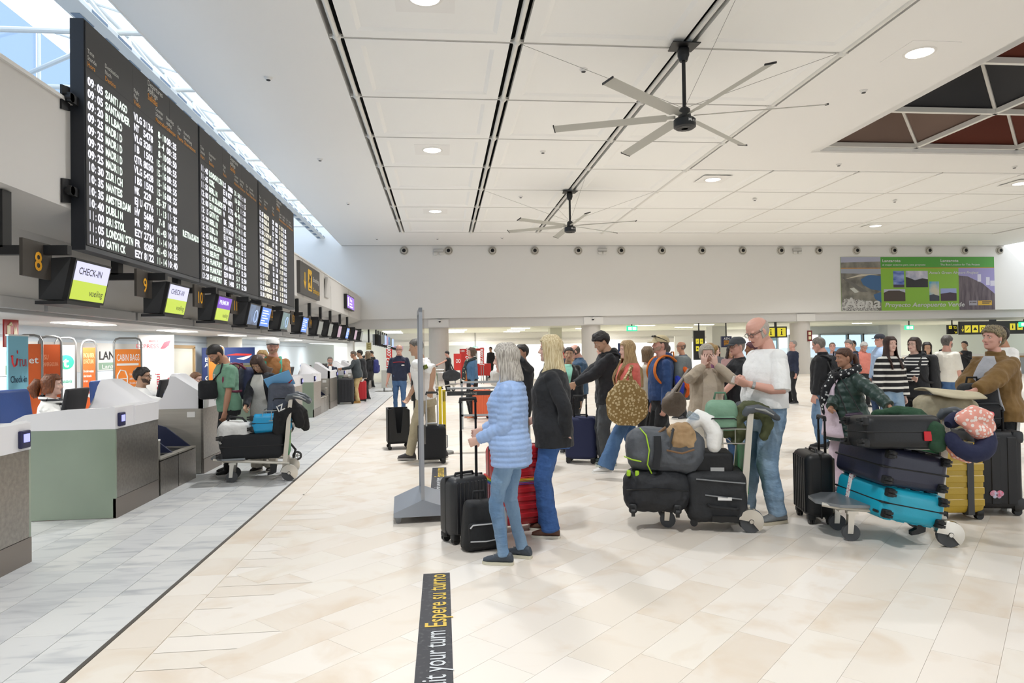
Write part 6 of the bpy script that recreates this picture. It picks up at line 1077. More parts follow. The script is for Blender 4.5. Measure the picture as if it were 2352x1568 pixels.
def person(label, x, y, h=1.75, face=0.0, sex='m', fat=0.0, lean=0.0, twist=0.0, hy=0.0, hp=0.0, hr=0.0, hL=None, hR=None, eL=None, eR=None, dL=None, dR=None, nL=None, nR=None,
           curl=.5, feet=None, sit=None, skinc='d9a98c', hair=('short', '2a211c', '3a2e26'), top=None, bottom=None, shoes=('2b2b2e', 'd8d6d0'), vox=.009, eyes=True, glasses=None, hat=None, beard=None, z0=0.0, group=None, name='person', inner=None, lips=None, spread=0.0, legs=True, wL=None, wR=None):
    if wL is not None: hL = world_to_local(wL, x, y, face, h)
    if wR is not None: hR = world_to_local(wR, x, y, face, h)
    s = h / 1.75; root = thing(name, label, 'person', (x, y, z0), (0, 0, math.radians(face)), group); T0 = TORSO[sex]; k = 1.0 if sex == 'm' else .89
    hipz = .92 if sit is None else sit + .06
    dz = hipz - .92; piv = V((0, 0, .92))
    RL = Rx(-math.radians(lean))
    def T(p):
        p = V(p); t = min(max((p.z - .95) / .4, 0), 1); q = Rz(math.radians(twist) * t) @ p
        q = RL @ (q - piv) + piv; q.z += dz; return q * s
    nb = V((0, -.005, 1.50)); RH = Rz(math.radians(hy)) @ Ry(math.radians(hr)) @ Rx(-math.radians(hp)); hc = V((0, .012, 1.636))
    def H(p):  # head-local -> root-local
        q = RH @ (V(p) * (1.0 if sex == 'm' else .95) + hc - nb) + nb
        return T(q) if True else q
    def ring(z, t=0.0, n=22, wmin=0.0, dmin=0.0):
        zz = max(z, .86) if t > 0 else z
        hw, hd, yo = table(T0, zz); hw *= (.55 if z < .79 else .85 if z < .85 else 1) if t and t < .0125 else 1; f = fat * max(0, 1 - abs(zz - 1.06) / .3)
        hw += .05 * f + t; hd += .07 * f + t; yo += .035 * f; hw = max(hw, wmin); hd = max(hd, dmin); out = []
        for i in range(n):
            a = 2 * PI * i / n; c_, s_ = math.cos(a), math.sin(a); e = 2.3; rr = (abs(c_) ** e + abs(s_) ** e) ** (-1 / e)
            out.append(T((hw * c_ * rr, yo + hd * s_ * rr, z)))
        return out
    # ---- joints
    sw = .168 if sex == 'm' else .143
    J = {}
    for sd, hh, ee in ((-1, hL, eL), (1, hR, eR)):
        sh = T((sd * sw, -.012, 1.38)); tgt = V(hh) * s if hh is not None else T((sd * (sw + .055 + .03 * fat), .05, .79))
        if hh is not None and sit is not None and wL is None and wR is None: tgt = tgt + V((0, 0, dz * s))
        pole = V(ee) if ee is not None else V((sd * .45, -.8, -.35))
        el, wr = ik(sh, tgt, .285 * s, .255 * s, pole); J[sd] = (sh, el, wr)
    ft = feet or ((-.10, 0, 8), (.10, .02, -8)); LG = {}
    for sd, (fx, fy, *fr) in zip((-1, 1), ft):
        hip = V((sd * .085, 0, hipz - .01)) * s; fz = fr[1] if len(fr) > 1 else 0
        an = V((fx, fy, .085 + fz)) * s; kn, an = ik(hip, an, .435 * s, .405 * s, V((sd * .12, 1, 0)) if sit is None else V((sd * .1, 1, .8))); LG[sd] = (hip, kn, an, math.radians(fr[0] if fr else 0))
    # ---- body: one continuous surface
    ins = -.008 if top else 0
    b = MB(); b.loft([ring(z, (ins * 2.6 if 1.35 < z < 1.46 else ins) if z < 1.46 else 0) for z in (.83, .88, .95, 1.04, 1.12, 1.22, 1.32, 1.39, 1.44, 1.475, 1.54)])
    b.tube([T((0, -.008, 1.44)), T((0, 0, 1.53)), H((0, -.012, -.05)), H((0, -.01, .0))], [(.062 if sex == 'm' else .052) * s, (.056 if sex == 'm' else .047) * s, (.054 if sex == 'm' else .046) * s, .045 * s], 14)
    n = 24; b.loft([[H(head_pt(2 * PI * i / n, zz)) for i in range(n)] for zz in [q[0] for q in HEAD]])
    fs = (1.0 if sex == 'm' else .95) * s; RHs = RL @ RH
    b.tube([H((0, .083, .02)), H((0, .096, -.012)), H((0, .108, -.034))], [.008 * fs, .0095 * fs, .012 * fs], 8, rnd=True)
    for sd in (-1, 1):
        b.ell(H((sd * .011, .094, -.038)), .0095 * fs, nu=8, nv=6)
        b.ell(H((sd * .032, .079, .024)), (.026 * fs, .014 * fs, .008 * fs), RHs, nu=10, nv=6)
        b.ell(H((sd * .042, .066, -.03)), (.022 * fs, .02 * fs, .018 * fs), RHs, nu=10, nv=6)
        b.ell(H((sd * .0765, -.008, -.008)), (.009 * fs, .020 * fs, .032 * fs), RHs @ Rz(sd * -.35), nu=10, nv=8)
    b.ell(H((0, .080, -.064)), (.026 * fs, .014 * fs, .011 * fs), RHs, nu=10, nv=6)
    b.ell(H((0, .078, -.100)), (.022 * fs, .016 * fs, .016 * fs), RHs, nu=10, nv=6)
    for sd in (-1, 1):
        sh, el, wr = J[sd]
        b.tube([T((sd * sw * .6, -.012, 1.375)), sh, sh.lerp(el, .3), el, el.lerp(wr, .3), wr], [q_ * s * k for q_ in ((.036, .041, .042, .040, .042, .028) if top else (.05, .055, .05, .042, .043, .028))], 12, rnd=True)
        dd = (dL if sd < 0 else dR); nn = (nL if sd < 0 else nR); fa = (wr - el).normalized()
        dd = V(dd) if dd is not None else fa; nn = V(nn) if nn is not None else V((-sd, .0, .0)) + V((0, .25, 0))
        if abs(nn.normalized().dot(dd.normalized())) > .93: nn = V((0, 1, 0))
        hand(b, wr, dd, nn, s * (1.0 if sex == 'm' else .9), 1 if sd < 0 else -1, curl, spread=spread)
        if legs:
            hip, kn, an, fa_ = LG[sd]
            b.tube([hip, hip.lerp(kn, .4), kn, kn.lerp(an, .3), an], [q_ * s * (.77 if bottom else 1) for q_ in (.088, .078, .056, .056, .036)], 12, rnd=True)
            fd = V((-math.sin(fa_), math.cos(fa_), 0)); b.tube([an - fd * .03 * s + V((0, 0, -.03 * s)), an + fd * .06 * s + V((0, 0, -.04 * s)), an + fd * .15 * s + V((0, 0, -.055 * s))], [.024 * s, .022 * s, .014 * s], 8, rnd=True)
    remesh(b.build('body', skin(skinc), root, smooth=0), vox * .8, 1)
    # ---- face details
    if eyes:
        for sd in (-1, 1):
            e = MB(); c_ = H((sd * .031, .0768, .001)); e.cur = 0; e.ell(c_, (.0115 * fs, .0095 * fs, .0052 * fs), RHs, nu=10, nv=8)
            e.cur = 1; e.ell(H((sd * .031, .0815, .001)), (.0052 * fs, .0052 * fs, .0049 * fs), RHs, nu=8, nv=6)
            e.build('eye', [mat('eye_white', 'd5cdc6', .35), mat('iris_brown', '2b1f18', .2)], root)
            e = MB(); e.tube([H((sd * (.014 + .0085 * q), .0915 - .0045 * (q * .55) ** 2, .020 + .005 * math.sin(q * .9))) for q in range(5)], [.002 * fs, .0036 * fs, .004 * fs, .003 * fs, .0012 * fs], 6)
            e.build('eyebrow', mat('brow_' + hair[1], hair[1], .8), root)
        li = MB(); li.ell(H((0, .0885, -.0645)), (.024 * fs, .0058 * fs, .0072 * fs), RHs, nu=12, nv=6)
        li.build('lips', mat('lips_' + (lips or 'a9665f'), lips or 'a9665f', .45), root)
    # ---- hair
    if hair: make_hair(root, H, hair, s, vox)
    if beard:
        bd = MB(); rows = []; n2 = 30
        for t_ in (0, .2, .4, .6, .8, 1):
            row = []
            for i in range(n2 + 1):
                a = -1.5 + 3.0 * i / n2; k_ = min(1, max(0, (abs(a) - .25) / .7)); z1 = lerp(-.077, -.028, k_); row.append(H(head_pt(a, lerp(z1, -.114 + .03 * k_, t_), .0045)))
            rows.append(row)
        bd.loft(rows, caps=False, closed=False)
        bd.tube([H(head_pt(-.3, -.066, .003)), H(head_pt(-.15, -.054, .007)), H(head_pt(0, -.051, .008)), H(head_pt(.15, -.054, .007)), H(head_pt(.3, -.066, .003))], [.003 * s, .005 * s, .005 * s, .005 * s, .003 * s], 6)
        o_ = bd.build('beard', hair_mat(*beard), root, smooth=180); sm = o_.modifiers.new('thick', 'SOLIDIFY'); sm.thickness = .004 * s; sm.offset = 0
    if glasses:
        g = MB()
        for sd in (-1, 1):
            g.tube([H((sd * .034 + .023 * math.cos(q) , .099, .0 + .017 * math.sin(q))) for q in [2 * PI * i / 14 for i in range(15)]], .0022 * fs, 5)
            g.tube([H((sd * .057, .097, .006)), H((sd * .076, .07, .008)), H((sd * .08, -.005, .006))], .0024 * fs, 5)
        g.tube([H((-.011, .1, .004)), H((.011, .1, .004))], .0022 * fs, 5); g.build('glasses', mat('glasses_' + glasses, glasses, .3), root)
    if hat: make_hat(root, H, hat, s)
    # ---- clothes
    if bottom and legs:
        q = MB(); t = bottom.get('t', .012); wz = bottom.get('waist', 1.03); hz = bottom.get('hem', .07)
        zz = [.76, .80, .86, .92, .98, wz] if sit is None else [.84, .88, .92, .98, wz]
        q.loft([ring(z, t) for z in zz])
        for sd in (-1, 1):
            hip, kn, an, fa_ = LG[sd]; rad = bottom.get('r', (.098, .088, .068, .066, .058))
            e_ = an + (kn - an).normalized() * (hz - .085) * s if hz > .085 else an + V((0, 0, (hz - .085) * s))
            q.tube([hip + V((0, 0, .02)), hip.lerp(kn, .4), kn, kn.lerp(e_, .4), e_], [a_ * s for a_ in rad], 16)
        remesh(q.build('trousers', bottom['m'], root, smooth=0), vox, 2, bottom.get('fold', .03) * s, .12)
        if bottom.get('stripe'):
            st = MB()
            for sd in (-1, 1):
                hip, kn, an, fa_ = LG[sd]; rad = bottom.get('r', (.098, .088, .068, .066, .058))
                for off in (-.022, 0, .022):
                    st.tube([p + V((sd * (r_ + .006) * s, off * s, 0)) for p, r_ in zip((hip, hip.lerp(kn, .4), kn, kn.lerp(an, .4), an + V((0, 0, -.02))), rad)], .006 * s, 6)
            st.build('side_stripes', mat('stripe_white', 'e8e6e2', .7), root)
        if bottom.get('belt'):
            q = MB(); q.loft([ring(z, t + .006) for z in (.985, 1.02)]); q.build('belt', mat('belt_' + bottom['belt'], bottom['belt'], .5), root)
    if shoes and legs:
        for sd in (-1, 1):
            hip, kn, an, fa_ = LG[sd]; fd = V((-math.sin(fa_), math.cos(fa_), 0)); sx = V((fd.y, -fd.x, 0)); sc = s * (1.0 if sex == 'm' else .93)
            base = V((an.x, an.y, an.z - .085 * s)); u_ = MB(); rr = []
            for (a, hw, ht) in ((-.085, .022, .055), (-.07, .034, .085), (-.03, .038, .1), (.03, .041, .092), (.09, .046, .062), (.14, .042, .048), (.175, .024, .034)):
                rr.append([base + fd * a * sc + (sx * hw * math.cos(w_) + V((0, 0, 1)) * (.016 + ht * (.5 + .5 * math.sin(w_)))) * sc for w_ in [2 * PI * i / 12 for i in range(12)]])
            u_.loft(rr); so = u_.build('shoe', mat('shoe_' + shoes[0], shoes[0], .6, bump=(50, .2)), root)
            if eyes:
                u_ = MB()
                for a_, h_ in ((.035, .108), (.06, .094), (.085, .082)): u_.tube([base + fd * a_ * sc - sx * .022 * sc + V((0, 0, (h_ - .012) * sc)), base + fd * a_ * sc + V((0, 0, (h_ + .003) * sc)), base + fd * a_ * sc + sx * .022 * sc + V((0, 0, (h_ - .012) * sc))], .0045 * sc, 5)
                u_.build('laces', mat('lace_grey', '8f8d88', .8), so)
            v_ = MB(); pr = [(-.088, .02), (-.075, .034), (-.03, .038), (.04, .042), (.1, .048), (.15, .043), (.185, .02)]
            out = [base + fd * a * sc + sx * w_ * sc for a, w_ in pr] + [base + fd * a * sc - sx * w_ * sc for a, w_ in reversed(pr)]
            v_.loft([[p + V((0, 0, .001)) for p in out], [p + V((0, 0, .026 * sc)) for p in out]]); v_.build('sole', mat('sole_' + shoes[1], shoes[1], .6), so)
    if top:
        q = MB(); t = top.get('t', .022); hem = top.get('hem', .9); col = top.get('col', 1.458); qa = top.get('quilt', 0); wm = top.get('wmin', 0)
        zs = [hem]; z = hem; st = top.get('pitch', .045) / 6 if qa else .05
        while z + st < col: z += st; zs.append(z)
        zs.append(col); rg = []
        for z in zs:
            tt = t + (qa * abs(math.sin(PI * z / top['pitch'])) if qa else 0) + top.get('flare', 0) * max(0, (1.15 - z))
            if z > 1.44: tt *= .8
            rg.append(ring(z, tt, wmin=wm * max(0, min(1, (1.46 - z) / .06))))
        q.loft(rg)
        if top.get('collar'): q.tube([T((0, -.012, 1.42)), T((0, -.008, 1.47)), T((0, -.004, 1.47 + top['collar']))], [.1 * s, .085 * s, .078 * s], 14)
        if top.get('hood'): q.ell(T((0, -.085, 1.46)), (.12 * s, .075 * s, .075 * s), RL); q.ell(T((0, -.1, 1.40)), (.1 * s, .06 * s, .09 * s), RL)
        sl = top.get('sleeve', 1.0); rs = top.get('r', (.062, .062, .056, .054, .043))
        for sd in (-1, 1):
            sh, el, wr = J[sd]; pts = [T((sd * sw * .5, -.012, 1.362)), sh]; rad = [rs[0] * .9, rs[0]]
            L1, L2 = (el - sh).length, (wr - el).length; tot = (L1 + L2) * sl; N_ = 40 if qa else 10
            for i in range(1, N_ + 1):
                dd = tot * i / N_; p = sh.lerp(el, dd / L1) if dd < L1 else el.lerp(wr, (dd - L1) / L2); f = dd / (L1 + L2)
                rr_ = lerp(rs[0], rs[2], min(f / .5, 1)) if f < .5 else lerp(rs[2], rs[4], (f - .5) / .5)
                pts.append(p); rad.append(rr_ + (qa * abs(math.sin(PI * dd / top['pitch'])) if qa else 0))
            q.tube(pts, [a_ * s * (1 if sex == 'm' else .93) for a_ in rad], 14)
            q.ell(sh, rs[0] * s * (1 if sex == 'm' else .93), nu=14, nv=10)
        remesh(q.build(top.get('name', 'jacket'), top['m'], root, smooth=0), vox * (.85 if qa else 1), 1 if qa else 2, top.get('fold', .028) * s, top.get('fsz', .15))
        if inner:   # front panel of the garment worn under an open jacket
            q = MB(); n_ = 12; rows = []
            for z in [inner['z0'] + (inner['z1'] - inner['z0']) * i / 14 for i in range(15)]:
                tt = t + .012 + top.get('flare', 0) * max(0, (1.15 - z)) + (qa if qa else 0); zz_ = max(z, .86); hw, hd, yo = table(T0, zz_); f = fat * max(0, 1 - abs(zz_ - 1.06) / .3)
                hw += .05 * f + tt; hd += .07 * f + tt; yo += .035 * f; hw = max(hw, wm * max(0, min(1, (1.46 - z) / .06))); a0 = lerp(inner.get('a', .5), inner.get('at', inner.get('a', .5)), (z - inner['z0']) / (inner['z1'] - inner['z0'])); row = []
                for i in range(n_ + 1):
                    a = PI / 2 + (-a0 + 2 * a0 * i / n_) + inner.get('off', 0); c_, s_ = math.cos(a), math.sin(a); e = 2.3; rr = (abs(c_) ** e + abs(s_) ** e) ** (-1 / e)
                    row.append(T((hw * c_ * rr, yo + hd * s_ * rr, z)))
                rows.append(row)
            q.loft(rows, caps=False, closed=False); o_ = q.build('shirt_front', inner['m'], root, smooth=180); sm = o_.modifiers.new('thick', 'SOLIDIFY'); sm.thickness = .01; sm.offset = 0
    return dict(root=root, T=T, H=H, J=J, LG=LG, s=s, ring=ring)
def make_hair(root, H, hr, s, vox):
    kind, c1, c2 = hr[:3]; opt = hr[3] if len(hr) > 3 else {}
    m_ = hair_mat(c1, c2); n = 72; rnd = random.Random(hash(c1) % 99 + 3); ph = [rnd.uniform(0, 6) for _ in range(6)]
    th = {'short': .014, 'curly': .026, 'buzz': .005, 'bald': .006, 'bob': .02, 'long': .018, 'pony': .011, 'bun': .011, 'wavy': .026, 'crop': .022}[kind] * opt.get('th', 1)
    def low(a):   # lowest z of the hair at azimuth a (0 front, pi back)
        a = abs((a + PI) % (2 * PI) - PI); g = opt.get('gap', {'long': .95, 'bob': .95, 'wavy': 1.0}.get(kind, 1.0))
        top = opt.get('line', .066)
        if kind in ('long', 'bob', 'wavy'):
            L = -opt.get('len', .2)
            if a < g * .75: return top - .01 * a
            t = min(max((a - g * .75) / (.35), 0), 1); t = t * t * (3 - 2 * t); return lerp(top - .01, L + opt.get('ang', 0) * (a - g), t)
        if kind == 'bald': return 9 if a < 1.25 else -.06
        if a < .85: return top - .012 * a
        if a < 1.35: return lerp(top - .01, opt.get('side', .0), (a - .85) / .5)
        if a < 1.75: return lerp(opt.get('side', .0), .01, (a - 1.35) / .4)
        return lerp(.01, opt.get('nape', -.075), min((a - 1.75) / .5, 1))
    ztop = .1135; R = []; rows = 30; mb = MB(); outer = []; inner_ = []
    for j in range(rows + 1):
        o_, i_ = [], []
        for i in range(n):
            a = 2 * PI * i / n - PI; lz = low(a)
            if kind == 'bald': hz = .035 - .03 * math.cos(a); z = lerp(hz, min(lz, hz - .002), j / rows)
            else:
                t = j / rows; z = lerp(ztop, lz, t ** (1.6 if lz > -.1 else 1.25))
            w_ = math.sin(a * 9 + ph[0] + z * 6) * .35 + math.sin(a * 17 + ph[1] - z * 9) * .4 + math.sin(a * 31 + ph[2]) * .35
            if kind in ('curly', 'wavy'): w_ += math.sin(z * 85 + ph[3] + 3 * math.sin(a * 4)) * (.9 if kind == 'wavy' else 1.2) + math.sin(a * 13 + z * 60) * .9
            edge = min(1, (1 - j / rows) * 6 + (0 if kind not in ('long', 'bob', 'wavy') or lz > -.05 else .75)); edge *= min(1, .1 + j / rows * 4) if kind == 'bald' else 1; tk = th * (.35 + .65 * edge) if kind != 'bald' else th * edge + w_ * th * (.16 if kind not in ('curly', 'wavy') else .2)
            zz = max(z, -.03) if kind in ('long', 'bob', 'wavy') else z
            p = head_pt(a, min(zz, .1133), tk); 
            if z > .09: p.z += tk * min(1, (z - .09) / .02) * .9
            if kind in ('long', 'bob', 'wavy') and z < -.03:
                d = -.03 - z; p.z = z; sc = 1 + opt.get('flare', .35) * min(d, .12) - opt.get('taper', .3) * max(0, d - .12); p.x *= sc; p.y = -.01 + (p.y + .01) * sc - opt.get('back', .12) * d
                zt = 1.636 + z * .95; hw_, hd_, yo_ = table(TORSO['f'], min(zt, 1.42)); bt_ = opt.get('bt', .035); k_ = min(1, max(0, (-.16 - z) / .1))
                if abs(a) > 1.7: p.y = lerp(p.y, min(p.y, yo_ - hd_ - bt_ - .012), k_)
                elif k_ > 0: p.y = lerp(p.y, max(p.y, yo_ + hd_ + bt_ + .012), k_)
            o_.append(H(p)); q = head_pt(a, min(zz, .113), -.004)
            if z < -.03 and kind in ('long', 'bob', 'wavy'): q = V((p.x * .86, p.y * (.86 if z > -.16 else .93), p.z))
            i_.append(H(q))
        outer.append(o_); inner_.append(i_)
    mb.loft(outer + inner_[::-1], caps=(kind != 'bald'))
    if kind == 'bald': mb.f.pop() if False else None
    if kind in ('pony', 'bun'):
        if kind == 'pony':
            pl = opt.get('plen', .28); mb.tube([H((0, -.095, .02)), H((0, -.135, .015)), H((0, -.15, -.07)), H((0, -.14, -.07 - pl * .6)), H((0, -.12, -.07 - pl))], [.02 * s, .03 * s, .034 * s, .03 * s, .008 * s], 12, rnd=True)
        else: mb.ell(H((0, -.118, opt.get('bz', -.01))), (.045 * s, .035 * s, .042 * s), nu=14, nv=8)
    o = mb.build('hair', m_, root, smooth=180)
    if kind in ('curly', 'wavy', 'crop'):
        d = o.modifiers.new('curls', 'DISPLACE'); d.texture = folds(.022); d.strength = .016 * s; d.mid_level = .5
    return o
def make_hat(root, H, hat, s):
    c, bc = hat[:2]; mb = MB(); n = 32; rows = []
    for j in range(9):
        z = lerp(.035, .113, j / 8); rows.append([H(V((p.x, p.y, p.z + (.016 * (j / 8) ** 2)))) for p in [head_pt(2 * PI * i / n, z, .02 if j < 8 else .012) for i in range(n)]])
    mb.loft(rows); hb = mb.build('cap', cloth('cap_' + c, c), root, smooth=60)
    v_ = MB(); up_, dn = [], []
    for r in range(5):
        row = []
        for i in range(13):
            a = -.95 + 1.9 * i / 12; p = head_pt(a, .038, .018); k = r / 4 * .075; row.append(H((p.x * (1 + k * .5), p.y + k * math.cos(a * 1.2), .04 - r * .004 - abs(a) * .008)))
        up_.append(row)
    v_.loft(up_, caps=False, closed=False); o = v_.build('visor', cloth('visor_' + bc, bc), hb, smooth=60); m2 = o.modifiers.new('thick', 'SOLIDIFY'); m2.thickness = .005
# ================================================================== THE PEOPLE IN THE HALL
def Wp(px, py, Y): return at(px, py, Y=Y)
DEN = denim('denim_light', '5d7c9d', '86a1bb'); DEN2 = denim('denim_mid', '35557f', '54759c'); DEN3 = denim('denim_pale', '7390ac', '9db3c6'); DEN4 = denim('denim_dark', '1e2f4a', '30476a')
BLK = cloth('black_cloth', '17181b', '202125'); BLKT = cloth('black_trousers', '191a1c', '232427'); KHA = cloth('khaki_cloth', 'b59a68', 'c2a877'); GRYT = cloth('charcoal_trousers', '3b3d3f', '474a4c'); WHT = cloth('white_cotton', 'eeedea', 'f4f3f0'); NAVY = cloth('navy_cloth', '1c2338', '262e46'); CRM = cloth('cream_cloth', 'c9c0b0', 'd3cbbc')
SLIM = (.092, .080, .058, .055, .046); STR = (.098, .086, .070, .068, .064); WIDE = (.105, .098, .090, .092, .098); LOOSE = (.108, .1, .085, .08, .074)
PINK = 'd6a290'; TAN = 'b5856a'; OLIVE = 'bd957a'; PALE = 'dcb3a2'; BROWN = '8f6246'
def jeans(m=DEN, r=STR, **k): return dict(m=m, r=r, **k)
def worn(p, fn, z, off=-.15, dz=0, **k):
    r = p['root']; a = r.rotation_euler.z; s = p['s']; q = V(p['T']((0, off, z))); q = Rz(a) @ q; return (r.location.x + q.x, r.location.y + q.y, q.z), (0, 0, a)
P = {}
P['grey'] = person('woman with grey bob in light blue quilted jacket and slim jeans, near the sign stand', .48, 4.94, 1.57, 68, 'f', fat=.35, skinc=PALE, hair=('bob', '857d74', 'cfc8bd', {'len': .2, 'th': 1.25, 'flare': .55}), hy=14, hp=4, wL=Wp(1100, 1008, 4.92), wR=Wp(1112, 985, 5.25), eL=(-.2, -1, -.2),
    top=dict(m=cloth('pale_blue_nylon', '92aedb', '9db8e2', rough=.5), t=.03, hem=.78, quilt=.0075, pitch=.043, collar=.05, r=(.066, .068, .062, .058, .047), fold=.014), bottom=jeans(DEN, SLIM), shoes=('3a424c', 'cfc9b4'), feet=((-.10, .04, 4), (.11, -.06, -10)), vox=.0075, curl=.7)
P['blonde'] = person('blonde woman in black jacket, blue bootcut jeans and brown shoes', .90, 5.58, 1.64, 72, 'f', fat=.4, skinc=PALE, hair=('long', 'b39a6c', 'e6d7b0', {'len': .22, 'th': 1.2, 'flare': .4, 'bt': .05}), hy=10, wL=Wp(1298, 998, 5.42), eL=(-.6, -.6, -.1), wR=Wp(1230, 960, 5.8),
    top=dict(m=BLK, t=.04, hem=.78, collar=.05, r=(.076, .078, .07, .066, .054), fold=.03), bottom=jeans(denim('denim_blue', '28497c', '3d64a0'), (.1, .086, .072, .078, .086)), shoes=('5a3a2a', 'd9d2c4'), feet=((-.10, .02, 2), (.12, .08, -8)), vox=.008, curl=.6)
P['white'] = person('tall bald man with glasses in white T-shirt and faded jeans beside the middle trolley', 2.84, 5.78, 1.80, 97, 'm', fat=.6, skinc=PINK, hair=('bald', 'a89d92', 'c0b6aa'), hp=26, hy=4, glasses='2b2b2e', wL=Wp(1722, 882, 5.60), wR=Wp(1708, 880, 5.82), eL=(-.5, -.7, -.9), eR=(.5, -.7, -.9), nL=(.6, .2, .5), nR=(-.6, .2, .5), curl=.85,
    top=dict(m=WHT, name='tshirt', sleeve=.52, hem=.96, t=.03, r=(.076, .08, .082, .082, .078), fold=.03, fsz=.2), bottom=jeans(DEN3, LOOSE, belt='5a4a38', waist=1.02), shoes=('7d7f80', 'c8bda6'), feet=((-.13, .0, 6), (.12, .14, -6)), vox=.0075)
q = P['white']; sh, el, wr = q['J'][-1]; m_ = MB(); d_ = (wr - el).normalized(); c_ = wr - d_ * .03; m_.tube([c_ - d_ * .012, c_ + d_ * .012], .036, 14); m_.build('wristwatch', mat('watch_steel', 'c4c6c8', .25, .8), q['root'])
P['brown'] = person('woman with short highlighted hair in wide brown jacket, hands on a black bag', 5.14, 5.9, 1.68, 116, 'f', fat=.5, skinc=PINK, hair=('crop', '3d342a', 'a08f6a', {'nape': -.1, 'line': .06, 'side': .0}), hy=-18, hp=-2, wL=Wp(2216, 914, 5.62), wR=Wp(2206, 920, 5.85), eL=(-1, -.5, -.5), eR=(.6, -.6, -.6), curl=.35,
    top=dict(m=cloth('brown_suede', '6e5228', '7e6032', bump=(18, .25)), t=.05, hem=.84, flare=.08, r=(.085, .1, .105, .1, .06), collar=.04, fold=.06, fsz=.16), inner=dict(m=cloth('grey_marl', 'a8a9ae', 'b6b7bc'), z0=.95, z1=1.46, a=.62, at=.35), bottom=dict(m=BLKT, r=WIDE, stripe=True), shoes=('d8d6d2', 'e6e4e0'), vox=.008)
m_ = MB(); T_ = P['brown']['T']; put_text(m_, 'CK', T_((.075, .226, 1.16)), V((-1, 0, 0)), V((0, .06, 1)), .13, .02, 'l', sx=.9); m_.build('shirt_lettering', mat('letter_navy', '1f2536', .7), P['brown']['root'], smooth=0)
m_ = MB(); H_ = P['brown']['H']; m_.ell(H_((-.08, 0, -.045)), (.006, .01, .014), nu=8, nv=6); m_.build('earring', mat('silver', 'd8d8d8', .2, .9), P['brown']['root'])
P['farwhite'] = person('dark-haired man in white long-sleeved top at the right edge', 7.75, 8.75, 1.75, 88, 'm', skinc=TAN, hair=('short', '15110f', '241c18', {'th': .8}), hp=6, beard=('5a4434', '6a5040'), top=dict(m=WHT, hem=.9, t=.035, r=(.07, .076, .072, .068, .055)), bottom=jeans(DEN4, STR), shoes=('d9d7d3', 'e8e6e2'), vox=.011)
P['green'] = person('short woman in dark green quilted coat with patterned scarf and lilac clothes', 4.12, 6.62, 1.50, 88, 'f', fat=1.0, skinc=TAN, hair=('pony', '3c2416', '5f3a22', {'plen': .16, 'line': .06}), hp=6, wL=Wp(2046, 935, 6.1), wR=Wp(1893, 985, 6.3), eL=(-1, -.9, .2), eR=(.5, -.8, -.4), curl=.8,
    top=dict(m=cloth('green_nylon', '1d342e', '26423a', rough=.45), t=.045, hem=.66, flare=.12, quilt=.013, pitch=.085, collar=.03, r=(.085, .088, .08, .075, .06), fold=.015), inner=dict(m=cloth('lilac_cotton', 'd3bfcc', 'dccad6'), z0=.70, z1=1.42, a=.75, at=.25, off=.1), bottom=dict(m=cloth('lilac_cotton', 'd3bfcc', 'dccad6'), r=LOOSE), shoes=('6a5a62', 'c8c0c0'), vox=.009)
T_ = P['green']['T']; m_ = MB(); m_.tube([T_((.13 * math.cos(a), .02 + .14 * math.sin(a), 1.46 - .05 * math.sin(a))) for a in [2 * PI * i / 14 for i in range(15)]], .045, 10); m_.tube([T_((-.02, .16, 1.4)), T_((.0, .23, 1.28)), T_((.04, .25, 1.12)), T_((.03, .25, .98))], [.05, .06, .06, .04], 10, rnd=True); m_.build('scarf', mat('scarf_check', '1a1b1f', .85, kind=('spots', 26, .3), col2='d4d4d2'), P['green']['root'])
P['elder'] = person('elderly woman in beige cardigan rubbing her eyes with both hands', 2.78, 7.0, 1.56, 172, 'f', fat=.6, skinc=PALE, hair=('bob', '8f8678', 'b9b0a0', {'len': .05, 'th': .9, 'gap': 1.1, 'line': .075}), hp=12, hL=(-.075, .17, 1.50), hR=(.075, .17, 1.50), eL=(-1, .5, -.8), eR=(1, .5, -.8), dL=(.18, -.03, 1), dR=(-.18, -.03, 1), nL=(.2, -1, 0), nR=(-.2, -1, 0), curl=.28, spread=5, glasses='9a8f80',
    top=dict(m=cloth('beige_knit', 'ad9d88', 'bbac98'), t=.035, hem=.82, r=(.075, .075, .07, .064, .05), fold=.04), inner=dict(m=cloth('sand_knit', 'b9a994', 'c4b5a2'), z0=.84, z1=1.46, a=.5, at=.35), bottom=dict(m=CRM, r=STR), vox=.007)
P['cap'] = person('man in khaki cap and blue hoodie wearing a grey backpack with orange straps', 2.78, 8.5, 1.68, 92, 'm', fat=.3, skinc=PINK, hair=('short', '4a3f36', '6a5c50', {'th': .5}), hat=('c4b48e', 'c4b48e'), hy=0, hp=-4, beard=('a08672', 'b09480'), top=dict(m=cloth('blue_hoodie', '24406e', '2e4c7e'), t=.03, hem=.9, hood=True, r=(.07, .074, .068, .064, .05)), bottom=dict(m=BLKT, r=STR), vox=.009)
H_ = P['cap']['H']; m_ = MB()
for sd in (-1, 1): m_.ell(H_((sd * .036, .098, .105)), (.03, .02, .012), nu=12, nv=6); m_.tube([H_((sd * .066, .085, .1)), H_((sd * .09, .0, .07)), H_((sd * .088, -.06, .045))], .005, 6)
m_.build('sunglasses', mat('black_gloss', '101012', .15), P['cap']['root'])
